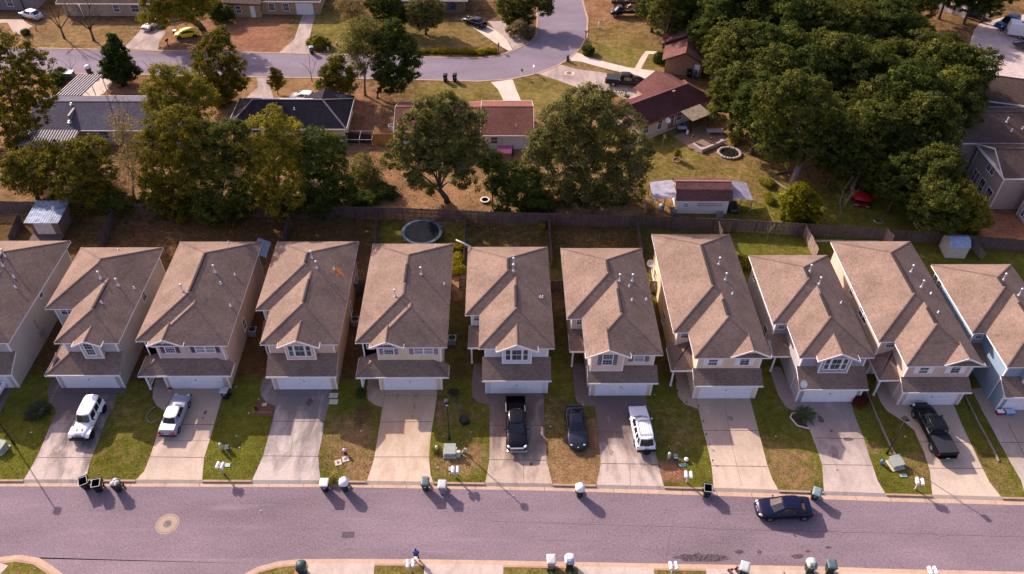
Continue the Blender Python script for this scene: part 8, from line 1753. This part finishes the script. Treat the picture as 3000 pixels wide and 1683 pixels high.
# --- the two big oaks
tree('spreading_oak', 'grey green spreading oak with bare forked limbs showing, before the terracotta roof', 'tree', (1310, 592), [(1300, 305, 1.7), (1255, 325, 1.8), (1345, 335, 1.8), (1215, 365, 1.9), (1290, 365, 2.3), (1370, 375, 1.9), (1405, 345, 1.2), (1180, 420, 1.7), (1245, 420, 2.1), (1320, 430, 1.9), (1395, 425, 1.5), (1145, 465, 1.4), (1200, 490, 1.4), (1260, 480, 1.2), (1375, 485, 1.4), (1410, 470, 1.2), (1350, 530, 1.1), (1390, 540, .9), (1265, 550, .9), (1225, 535, 1.0), (1240, 455, 1.6), (1300, 450, 1.9), (1345, 475, 1.4), (1200, 450, 1.4), (1260, 465, 1.7, -1.6), (1325, 495, 1.3, -1.4), (1215, 520, 1.2, -1.2), (1290, 410, 2.0, -1.6), (1370, 450, 1.5, -1.2)], 'grey', 18000, .28, .34, BARK, clump=.42, per=40, twigs=2, zsplit=.26, fork=(-.9, 0), dead=3)
tree('round_oak', 'big rounded olive grey oak with pale dead twigs, right of the terracotta roof', 'tree', (1700, 592), [(1740, 285, 1.9), (1690, 310, 2.3), (1790, 315, 2.3), (1640, 350, 2.4), (1730, 360, 3.0), (1830, 360, 2.3), (1600, 410, 2.2), (1680, 420, 3.0), (1780, 430, 3.2), (1860, 430, 2.2), (1570, 460, 1.6), (1640, 490, 2.7), (1740, 500, 3.0), (1830, 500, 2.7), (1880, 480, 1.5), (1690, 560, 2.5), (1780, 570, 2.6), (1850, 555, 2.0), (1650, 590, 2.0), (1740, 610, 2.0), (1590, 540, 1.6), (1700, 450, 3)], 'grey', 26000, .28, .4, BARK, clump=.5, per=40, dead=11)
tree('bush', 'tall dark bush along the fence left of the rounded oak', 'bush', (1525, 616), [(1500, 510, 1.7), (1545, 530, 1.8), (1480, 560, 1.6), (1530, 580, 1.9), (1570, 590, 1.7), (1470, 605, 1.1), (1600, 610, 1.3)], 'dark', 7500, .25, .15)
tree('pine_tree', 'thin dark young pine just left of the tall dark bush', 'tree', (1443, 598), [(1450, 465, .9), (1438, 490, 1.0), (1455, 515, 1.0), (1440, 540, .9), (1425, 480, .7), (1462, 490, .7)], 'dark', 1900, .24, .09, twigs=4)
# --- the dark wood at right: individual trees from six grown crowns
protos = []
for k in range(6):
    rd = random.Random(40 + k); bl_ = [(rd.uniform(-.5, .5), rd.uniform(-.5, .5), 9.6, 2.0)]
    for j in range(9): a = j * 2 * PI / 5 + rd.uniform(-.3, .3); rad = 2.5 if j < 5 else 1.9; z = rd.uniform(5.8, 7.4) if j < 5 else rd.uniform(8, 9.2); bl_.append((rad * math.cos(a), rad * math.sin(a), z, rd.uniform(1.5, 2.2)))
    for j in range(4): a = j * PI / 2 + rd.uniform(-.4, .4); bl_.append((2.0 * math.cos(a), 2.0 * math.sin(a), rd.uniform(3.6, 4.8), rd.uniform(1.4, 1.9)))
    protos.append((leaf_mesh('crown', bl_, 8500, .30, LEAFM['wood'] if k % 3 else LEAFM['dark'], .42, .6, 90 + k, 36), trunk_mb(bl_, .26, .4, seed=k).mesh('trunk')))
    protos[-1][1].materials.append(BARK)
WG = 'trees of the dark wood at the right'
def wood_tree(k, p, s, rz, label, name='wood_tree'):
    t = thing(name, label, 'tree', (p[0], p[1], 0), rz, WG); t.scale = (s, s, s * random.uniform(.92, 1.12))
    for nm, me in zip(('crown', 'trunk'), protos[k % 6]):
        o = bpy.data.objects.new(nm, me); COL.objects.link(o); o.parent = t
WT = [(2075, 25), (2160, 10), (2255, 5), (2350, 0), (2450, 10), (2550, 0), (2600, 12), (2105, 95), (2190, 80), (2290, 75), (2390, 70), (2490, 75), (2590, 70), (2685, 75), (2165, 155), (2215, 150), (2300, 145), (2400, 140), (2495, 145), (2600, 140), (2700, 140), (2775, 130), (2175, 222), (2255, 215), (2350, 215), (2450, 210), (2550, 215), (2650, 215), (2745, 205), (2800, 215), (2235, 290), (2480, 285), (2570, 290), (2665, 285), (2755, 280), (2530, 365), (2620, 365), (2710, 350), (2790, 290), (2480, 385), (2590, 400), (2680, 425), (2660, 460), (2750, 480), (2770, 540)]
def lab_w(x, y):
    row = 'along the top edge of the picture' if y < 50 else 'in the upper half' if y < 170 else 'in the middle' if y < 300 else 'on the lower side'
    return 'evergreen tree %s of the dark wood at the right' % row if y >= 50 else 'evergreen tree of the dark wood %s' % row
for k, (x, y) in enumerate(WT):
    p = at('s', x + (40 if x < 2150 else 0), y + 20, 7.5); wood_tree(k, (p.x + random.uniform(-.5, .5), p.y), random.uniform(.80, 1.22) * (.72 if y > 375 else 1), random.uniform(0, 6.3), lab_w(x, y))
tree('oak_tree', 'dark rounded oak on a lone thick trunk at the front of the wood', 'tree', (2323, 538), [(2330, 245, 1.9), (2280, 270, 2.2), (2380, 265, 2.2), (2245, 310, 2.0), (2325, 315, 2.9), (2420, 310, 2.2), (2250, 370, 2.1), (2330, 375, 2.9), (2410, 375, 2.5), (2460, 360, 1.7), (2280, 425, 2.1), (2360, 435, 2.4), (2430, 425, 2.0), (2250, 440, 1.4), (2310, 465, 1.3)], 'wood', 17000, .29, .42, BARKP, per=40, zsplit=.30, fork=(.1, 0))
tree('citrus_tree', 'bright yellow green round bush tree near the fence, lower right', 'tree', (2345, 655), [(2345, 565, 1.3), (2315, 590, 1.2), (2380, 590, 1.2), (2345, 610, 1.6), (2315, 630, 1.2), (2378, 630, 1.2), (2345, 640, 1.1)], 'lime', 6500, .24, .12, clump=.3)
tree('oak_tree', 'fresh green tree at the fence right of the red buggy', 'tree', (2825, 690), [(2820, 560, 1.5), (2790, 590, 1.6), (2855, 600, 1.5), (2825, 620, 2.0), (2780, 635, 1.5), (2870, 640, 1.5), (2830, 665, 1.6)], 'light', 7500, .26, .16, clump=.36)
tree('oak_tree', 'dark tree between the fresh green tree and the wood', 'tree', (2755, 640), [(2735, 560, 1.8), (2760, 590, 1.9), (2700, 590, 1.7), (2740, 625, 1.6)], 'dark', 5500, .28, .16)
tree('vine_tree', 'reddish brown creeper covered tree at the left of the rose grey houses', 'tree', (2775, 545), [(2780, 430, 1.5), (2740, 450, 1.5), (2790, 470, 1.4), (2760, 500, 1.6), (2730, 510, 1.3)], 'brown', 3000, .24, .14, clump=.5, per=18, twigs=8)
# --- along the far street
tree('magnolia_tree', 'dark conical magnolia standing by the far street', 'tree', (370, 246), [(325, 108, .6), (335, 130, 1.0), (325, 150, 1.2), (350, 155, 1.2), (335, 175, 1.5), (365, 185, 1.4), (318, 190, 1.2), (340, 205, 1.8), (380, 210, 1.4), (315, 215, 1.2), (355, 225, 1.5)], 'magn', 8000, .30, .14, clump=.34, per=26)
tree('oak_tree', 'tall green tree by the far street, left of the charcoal roof', 'tree', (665, 305), [(615, 120, 1.4), (645, 105, 1.4), (600, 160, 1.7), (650, 150, 2.0), (590, 205, 1.7), (640, 205, 2.3), (690, 190, 1.6), (610, 250, 1.9), (665, 250, 2.1), (700, 240, 1.4), (650, 285, 1.6)], 'oak', 9000, .28, .2)
tree('oak_tree', 'pale green wispy tree standing behind the blue grey roof', 'tree', (540, 395), [(470, 215, 1.5), (515, 225, 1.8), (450, 255, 1.7), (560, 255, 1.9), (500, 275, 2.2), (600, 285, 1.7), (455, 305, 1.7), (540, 315, 2.1), (600, 320, 1.6), (500, 345, 1.7)], 'light', 8000, .26, .18, clump=.5, per=24, twigs=5)
tree('airy_tree', 'airy half bare tree in the middle of the far street clump', 'tree', (1070, 280), [(1055, 75, 1.5), (1085, 85, 1.5), (1035, 110, 1.7), (1075, 120, 2.0), (1110, 110, 1.5), (1025, 155, 1.6), (1065, 165, 1.8), (1110, 165, 1.6), (1045, 205, 1.3)], 'grey', 4600, .24, .16, BARKP, clump=.55, per=18, twigs=8)
tree('oak_tree', 'dense dark green tree on the right of the far street clump', 'tree', (1105, 287), [(1150, 85, 1.6), (1130, 120, 2.0), (1180, 130, 1.9), (1205, 165, 1.7), (1150, 170, 2.4), (1200, 205, 1.7), (1120, 210, 1.7), (1165, 230, 2.2), (1135, 250, 1.5)], 'dark', 9500, .28, .22)
tree('oak_tree', 'low green tree on the left of the far street clump', 'tree', (1000, 290), [(985, 185, 1.3), (965, 215, 1.4), (1005, 220, 1.6), (950, 250, 1.2), (985, 250, 1.6), (1020, 250, 1.3)], 'oak', 5000, .26, .13)
tree('young_tree', 'small young tree with thin trunk behind the white car', 'tree', (815, 277), [(805, 208, .7), (812, 222, .9), (800, 235, .9), (820, 240, .9), (808, 250, .8)], 'oak', 2200, .22, .07, clump=.26)
tree('oak_tree', 'big drooping tree over the yellow car, with thick dark trunk', 'tree', (592, 86), [(470, 35, 1.9, -3.4), (430, 50, 1.4, -3.4), (510, 15, 2.3, -3.4), (560, 30, 2.2, -3.4), (470, 70, 1.2, -3.4), (530, -15, 2.4, -3.4), (600, -5, 2.1, -3.4), (590, 20, 1.4, -3.4), (450, 0, 2.0, -3.4)], 'light', 8500, .30, .5, clump=.5, per=30)
tree('oak_tree', 'grey green round tree near the top centre, right of the dark one', 'tree', (1248, 102), [(1245, 5, 1.5), (1215, 25, 1.6), (1275, 25, 1.6), (1240, 40, 2.0), (1210, 55, 1.3), (1275, 60, 1.4), (1245, 70, 1.5)], 'grey', 6000, .28, .18, clump=.4)
tree('oak_tree', 'dark tree at the top edge, left of the grey green round one', 'tree', (1150, 88), [(1100, 10, 1.7), (1140, 0, 1.9), (1120, 40, 1.8), (1165, 35, 1.6), (1150, 65, 1.3), (1180, 55, 1.0)], 'dark', 6000, .28, .2)
tree('bare_tree', 'loose tan tree at the top edge beside the pink trailer box', 'tree', (1035, 90), [(1010, 10, 1.5), (1045, 20, 1.7), (1030, 45, 1.6), (1065, 55, 1.2)], 'brown', 2400, .22, .13, BARKP, clump=.6, per=14, twigs=8)
tree('bush', 'dark bush against the speckled brick house', 'bush', (645, 62), [(630, 25, 1.5), (655, 35, 1.4), (640, 50, 1.3), (670, 50, 1.0)], 'dark', 3200, .26, .14)
tree('oak_tree', 'dark tree overhanging the left kerb of the far bend, top edge', 'tree', (1545, 75), [(1480, 20, 1.7), (1530, 5, 2.1), (1585, 0, 1.9), (1600, 25, 1.3), (1500, 55, 1.4), (1540, 45, 1.7)], 'wood', 6500, .30, .24)
tree('oak_tree', 'brown green bush below the dark tree at the far bend', 'bush', (1530, 110), [(1520, 80, 1.2), (1545, 95, 1.1), (1500, 90, 1.0)], 'brown', 2000, .26, .1)
for k, (x, y, lb) in enumerate(((1925, -38, 'above the dark flatbed'), (1960, 5, 'left of the maroon roof'), (2040, 0, 'right above the maroon roof'), (2090, 60, 'hiding the right side of the maroon roof'), (2030, -45, 'behind the other dark trees above the maroon roof'))):
    p = at('s', x, y + 15, 7.0); wood_tree(k, (p.x, p.y), .92, k * 1.3, 'dark tree at the top edge ' + lb)
for k, (x, y, lb) in enumerate(((2850, -15, 'behind the blue car'), (2930, 0, 'behind the dark blue van'), (2985, -5, 'in the top right corner'), (2770, 5, 'behind the white garden wall'))):
    p = at('s', x, y + 10, 7.0); wood_tree(k + 2, (p.x, p.y + 7.5), .9, k * 1.7, 'dark evergreen ' + lb)
# bare trees
def bare_tree(label, base, tips, r0, m=BARKP, name='bare_tree', group=None, seed=1, n=3, cat='tree'):
    p = at('s', *base); t = thing(name, label, cat, p, 0, group); rd = random.Random(seed); b = MB()
    def limb(a, c, r, dep):
        m_ = a.lerp(c, .5) + Vector((rd.uniform(-.12, .12), rd.uniform(-.12, .12), .08)) * (c - a).length * .6
        b.tube([a, m_, c], [r, r * .75, r * .5], 6 if dep == 0 else 4)
        if dep < 3:
            for _ in range(n):
                s = a.lerp(c, rd.uniform(.4, 1)); d = (c - a).normalized(); e = s + (d + Vector((rd.uniform(-.9, .9), rd.uniform(-.9, .9), rd.uniform(-.2, .6)))).normalized() * (c - a).length * rd.uniform(.35, .6); limb(s, e, r * .45, dep + 1)
    W_ = []
    for px, py in tips:
        d = RM @ np.array([px - CX, -(py - CY), -F_PX]); k = (p.y + rd.uniform(-.8, .8)) / d[1]; W_.append(Vector((d[0] * k, d[1] * k, H + d[2] * k)) - p)
    c = sum(W_, Vector()) / len(W_); f = Vector((c.x * .35, c.y * .35, c.z * .35)); b.tube([(0, 0, -.1), f * .5 + Vector((.03, 0, 0)), f], [r0 * 1.3, r0, r0 * .85], 7)
    for w in W_: limb(f, w, r0 * .6, 0)
    b.build('branches', m, t, True); return t
bare_tree('bare leafless tree on the far lawn, left of two', (189, 114), [(110, 30), (140, 15), (170, 35), (205, 40)], .16, BARK, group='bare trees on the far lawn', seed=2)
bare_tree('bare leafless tree on the far lawn, right of two', (275, 120), [(205, 45), (230, 20), (262, 15), (290, 40)], .18, BARK, group='bare trees on the far lawn', seed=3)
bare_tree('thin bare tree in front of the silver car', (105, 90), [(80, 50), (110, 45), (125, 60)], .07, BARK, seed=4, n=2)
for k, (bx, by, tp, lb) in enumerate(((212, 215, [(180, 180), (205, 175), (222, 185)], 'leafless sapling by the far kerb above the striped carport'), (445, 228, [(425, 185), (440, 175), (460, 190)], 'leafless sapling behind the pale green wispy tree'), (535, 215, [(515, 170), (530, 165), (550, 180)], 'leafless sapling over the far street, left of the tall green tree'), (715, 226, [(700, 185), (722, 180), (735, 195)], 'leafless sapling over the far street, right of the tall green tree'), (914, 240, [(885, 185), (905, 170), (925, 180)], 'leafless reddish sapling between the young tree and the low green tree'))):
    bare_tree(lb, (bx, by), tp, .06, mat('twig_red', (.15, .085, .075), .9), 'sapling', 'leafless saplings along the far street', 10 + k, 2)
bare_tree('reddish twiggy bare tree over the blue grey roof', (345, 420), [(320, 300), (350, 290), (375, 320), (330, 340)], .08, mat('twig_red', (.15, .085, .075), .9), seed=21, n=4)
bare_tree('tall bare pale trunk beside the dark flatbed', (1897, 72), [(1905, -10), (1925, 5), (1890, 10)], .14, BARKP, seed=23, n=2)
bare_tree('bare thin tree in front of the maroon roof', (1937, 160), [(1945, 30), (1965, 25), (1930, 60), (1975, 60)], .09, mat('twig_tan', (.26, .18, .13), .9), seed=24, n=2)
bare_tree('grey leafless shrub beside the red buggy', (2455, 645), [(2470, 560), (2490, 570), (2505, 555), (2460, 590)], .06, mat('twig_grey', (.24, .20, .19), .9), seed=26, n=3, name='leafless_shrub', cat='shrub')
bare_tree('small bare tree in the green yard behind the long cream house', (2244, 705), [(2250, 665), (2262, 660), (2272, 655)], .05, BARKP, seed=27, n=2)
bare_tree('dead grey branches beside the rose grey house window', (2850, 535), [(2825, 490), (2845, 480), (2860, 500)], .06, BARKP, seed=29, n=3, name='leafless_shrub', cat='shrub')
# shrubs
def shrub(label, base, rs, mt, n, leaf=.2, name='shrub', group=None, cat='shrub', h=.8):
    p = base if isinstance(base, Vector) else at('s', *base); t = thing(name, label, cat, p, random.uniform(0, 6), group); TREE_N[0] += 1
    o = bpy.data.objects.new('foliage', leaf_mesh('foliage', [(dx, dy, max(r * .75, dz), r, h) for dx, dy, dz, r in rs], n, leaf, LEAFM[mt], .26, .5, 500 + TREE_N[0], 24)); COL.objects.link(o); o.parent = t
    b = MB()
    for dx, dy, dz, r in rs: b.tube([(0, 0, 0), (dx * .6, dy * .6, r * .5), (dx, dy, max(r * .75, dz))], [.06, .04, .015], 5)
    b.build('stem', BARK, t); return t
shrub('large round dark bush left of the striped carport', (168, 248), [(0, 0, 0, 1.25), (.5, .3, .6, .8)], 'dark', 2600, .22)
shrub('smaller round dark bush behind the large one by the carport', (182, 226), [(0, 0, 0, .9)], 'dark', 1500, .22)
shrub('yucca like green clump at the corner of the far drive', (934, 138), [(0, 0, 0, 1.2), (1.1, .2, 0, .9), (-1.0, .3, .2, .9), (.2, -.6, 0, .9)], 'light', 3600, .26, 'yucca_clump')
shrub('dark palm like bush by the far bend', (1723, 158), [(0, 0, 0, .95), (.5, .1, .2, .6)], 'dark', 1900, .24)
shrub('green bush at the corner of the maroon roofed house', (1930, 182), [(0, 0, .3, .9), (0, -.2, 1.0, .7)], 'dark', 1900, .24)
shrub('small dark bush beside the far tan drive', (78, 102), [(0, 0, 0, .6)], 'dark', 700, .2)
shrub('dark red leaved shrub at the garage corner of the slate house', at('9', 1095, 605), [(0, 0, 0, .62), (.25, .2, .3, .45), (-.2, .2, .4, .4)], 'red', 1800, .14)
shrub('green bush squeezed beside the long cream house roof', at('4', 1030, 420), [(0, 0, .5, .9), (.2, -1.2, .4, .8), (-.1, 1.0, .3, .7)], 'light', 2600, .2)
for k, (x, y, lb) in enumerate(((2055, 250, 'yellow green creeper in the sunny gap right of the cream house, farthest'), (2060, 380, 'yellow green creeper in the sunny gap right of the cream house, middle'), (2055, 480, 'yellow green creeper in the sunny gap right of the cream house, nearest'))):
    shrub(lb, at('2', x, y), [(0, 0, 0, .5), (.1, .7, 0, .5), (0, -.7, 0, .45)], 'hedge', 1700, .16, 'creeper', 'creepers in the sunny gap', 'plant', .6)
shrub('low green shrub at the fence line behind the pale blue house', at('3', 930, 60), [(0, 0, 0, .4)], 'light', 500, .14)
shrub('low green weeds beside the stone pond', at('i', 960, 690), [(0, 0, 0, .7), (.9, -.2, 0, .6), (-.7, .2, 0, .5)], 'light', 1700, .16, 'weeds', None, 'plant', .35)
shrub('low weeds on the far side of the log frame', at('i', 1275, 1110), [(0, 0, 0, .6), (.6, -.5, 0, .5), (.9, .4, 0, .5)], 'light', 1400, .16, 'weeds', None, 'plant', .35)
shrub('green weeds under the bright yellow green bush tree', at('i', 1290, 1260), [(0, 0, 0, .55), (.7, -.4, 0, .5)], 'light', 1100, .16, 'weeds', None, 'plant', .35)
shrub('pale green bush beside the wood behind the wine red roof', at('i', 810, 330), [(0, 0, .6, 1.1), (.9, .4, .3, .9), (.2, 1.5, .8, 1.0)], 'light', 3000, .24)
shrub('small sapling growing in the ring of bricks', at('i', 420, 862), [(0, 0, .9, .35), (.1, 0, 1.4, .28)], 'lime', 420, .15, 'seedling', None, 'plant')
shrub('green tuft at the foot of the pale round pedestal', at('7', 1735, 1112), [(0, 0, 0, .28), (.2, .1, 0, .2)], 'light', 380, .10, 'tuft', None, 'plant')
shrub('dark green tuft by the porch post of the cream house', at('7', 1085, 610), [(0, 0, 0, .4), (.2, -.2, 0, .3)], 'dark', 600, .12, 'tuft', None, 'plant')
shrub('small green tuft at the kerb right of the flat white lidded bin', at('7', 822, 1385), [(0, 0, 0, .3), (.15, .05, 0, .2)], 'light', 420, .1, 'tuft', None, 'plant')
shrub('dark grassy shrub left of the pampas tall weeds near the red buggy', at('h', 800, 690), [(0, 0, 0, .8), (.9, .2, 0, .6)], 'light', 1600, .2, 'weeds', None, 'plant', .5)
HG = 'small clipped bushes in a row along the far kerb'
h0 = [at('b', x, y) for x, y in ((1850, 540), (1905, 530), (1960, 535), (2020, 530), (2070, 535), (2125, 535), (2175, 535), (2230, 540), (2280, 535), (2335, 540), (2390, 535), (2445, 540), (2505, 530), (2560, 530))] + [at('c', 35, 548), at('c', 97, 528), at('c', 158, 532)]
ps = shrub('small yellow green clipped bush in the row along the far kerb', h0[0], [(0, 0, 0, .46)], 'hedge', 620, .15, 'clipped_bush', HG)
for k, p in enumerate(h0[1:]):
    c = copy_tree(ps); c.location = p; c.rotation_euler.z = k * 1.1; s = random.uniform(.8, 1.2); c.scale = (s, s, s)
# standing grass tufts over the lawns and back yards (uncountable)
def tufts(name, label, region_fn, n, h, cols, seed):
    R = np.random.default_rng(seed); P = []
    while len(P) < n:
        q = region_fn(R)
        if q is not None: P.append(q)
    P = np.array(P); n = len(P); a = R.uniform(0, 2 * PI, n); s = R.uniform(.5, 1.3, n) * h; w = s * R.uniform(.5, .9, n)
    A = np.stack([np.cos(a), np.sin(a), np.zeros(n)], 1); Ln = np.stack([R.normal(0, .4, n), R.normal(0, .4, n), np.ones(n)], 1) * s[:, None]
    V = np.empty((n, 4, 3)); B0 = np.concatenate([P, np.full((n, 1), .0)], 1); V[:, 0] = B0 - A * w[:, None] * .5; V[:, 1] = B0 + A * w[:, None] * .5; V[:, 2] = B0 + A * w[:, None] * .35 + Ln; V[:, 3] = B0 - A * w[:, None] * .35 + Ln
    me = bpy.data.meshes.new(name); me.vertices.add(n * 4); me.vertices.foreach_set('co', V.astype(np.float32).ravel()); me.loops.add(n * 4); me.loops.foreach_set('vertex_index', np.arange(n * 4, dtype=np.int32)); me.polygons.add(n); me.polygons.foreach_set('loop_start', np.arange(0, n * 4, 4, dtype=np.int32)); me.update(calc_edges=True)
    t_ = me.attributes.new('tint', 'FLOAT', 'POINT'); t_.data.foreach_set('value', np.repeat(np.clip(R.normal(.5, .25, n), 0, 1), 4).astype(np.float32)); me.materials.append(cols)
    o = bpy.data.objects.new(name, me); COL.objects.link(o); return stuff(o, label, name)
DRP = []
for h, (r, pts, j) in DRV.items(): DRP.append([(lambda q: (q.x, q.y))(RP(r, p)) for p in pts])
def inside(x, y, poly):
    c = False; n = len(poly); j = n - 1
    for i in range(n):
        if (poly[i][1] > y) != (poly[j][1] > y) and x < (poly[j][0] - poly[i][0]) * (y - poly[i][1]) / (poly[j][1] - poly[i][1]) + poly[i][0]: c = not c
        j = i
    return c
HR = [(h['g'][0] + h['e'][0] + .5, h['g'][0] + h['W'], h['g'][1], h['g'][1] + h['e'][5] - .4) for h in HS.values()]
def lawn_pt(R):
    x, y = R.uniform(-52, 52), R.uniform(38.5, 50.5)
    if y < kb(x) + .12 or any(inside(x, y, p) for p in DRP): return None
    return (x, y)
def lit_pt(R):
    k = R.integers(0, 4); x, y = [(R.uniform(-20, 12), R.uniform(78.5, 93)), (R.uniform(16, 46), R.uniform(77.5, 95)), (R.uniform(-58, -10), R.uniform(78.5, 92)), (R.uniform(-50, 60), R.uniform(67.5, 76.5))][k]
    return None if any(a < x < b and c < y < d for a, b, c, d in HR) else (x, y)
tufts('grass', 'short grass tufts on the front lawns', lawn_pt, 22000, .06, m_leaf('grass_blades', [(.055, .040, .014), (.065, .066, .012), (.090, .098, .016), (.16, .13, .035)], .15), 5)
tufts('leaves', 'fallen leaves and dry weeds in the back yards', lit_pt, 22000, .10, m_leaf('fallen_leaves', [(.05, .036, .016), (.12, .07, .03), (.20, .12, .055), (.34, .22, .11)], .1), 6)
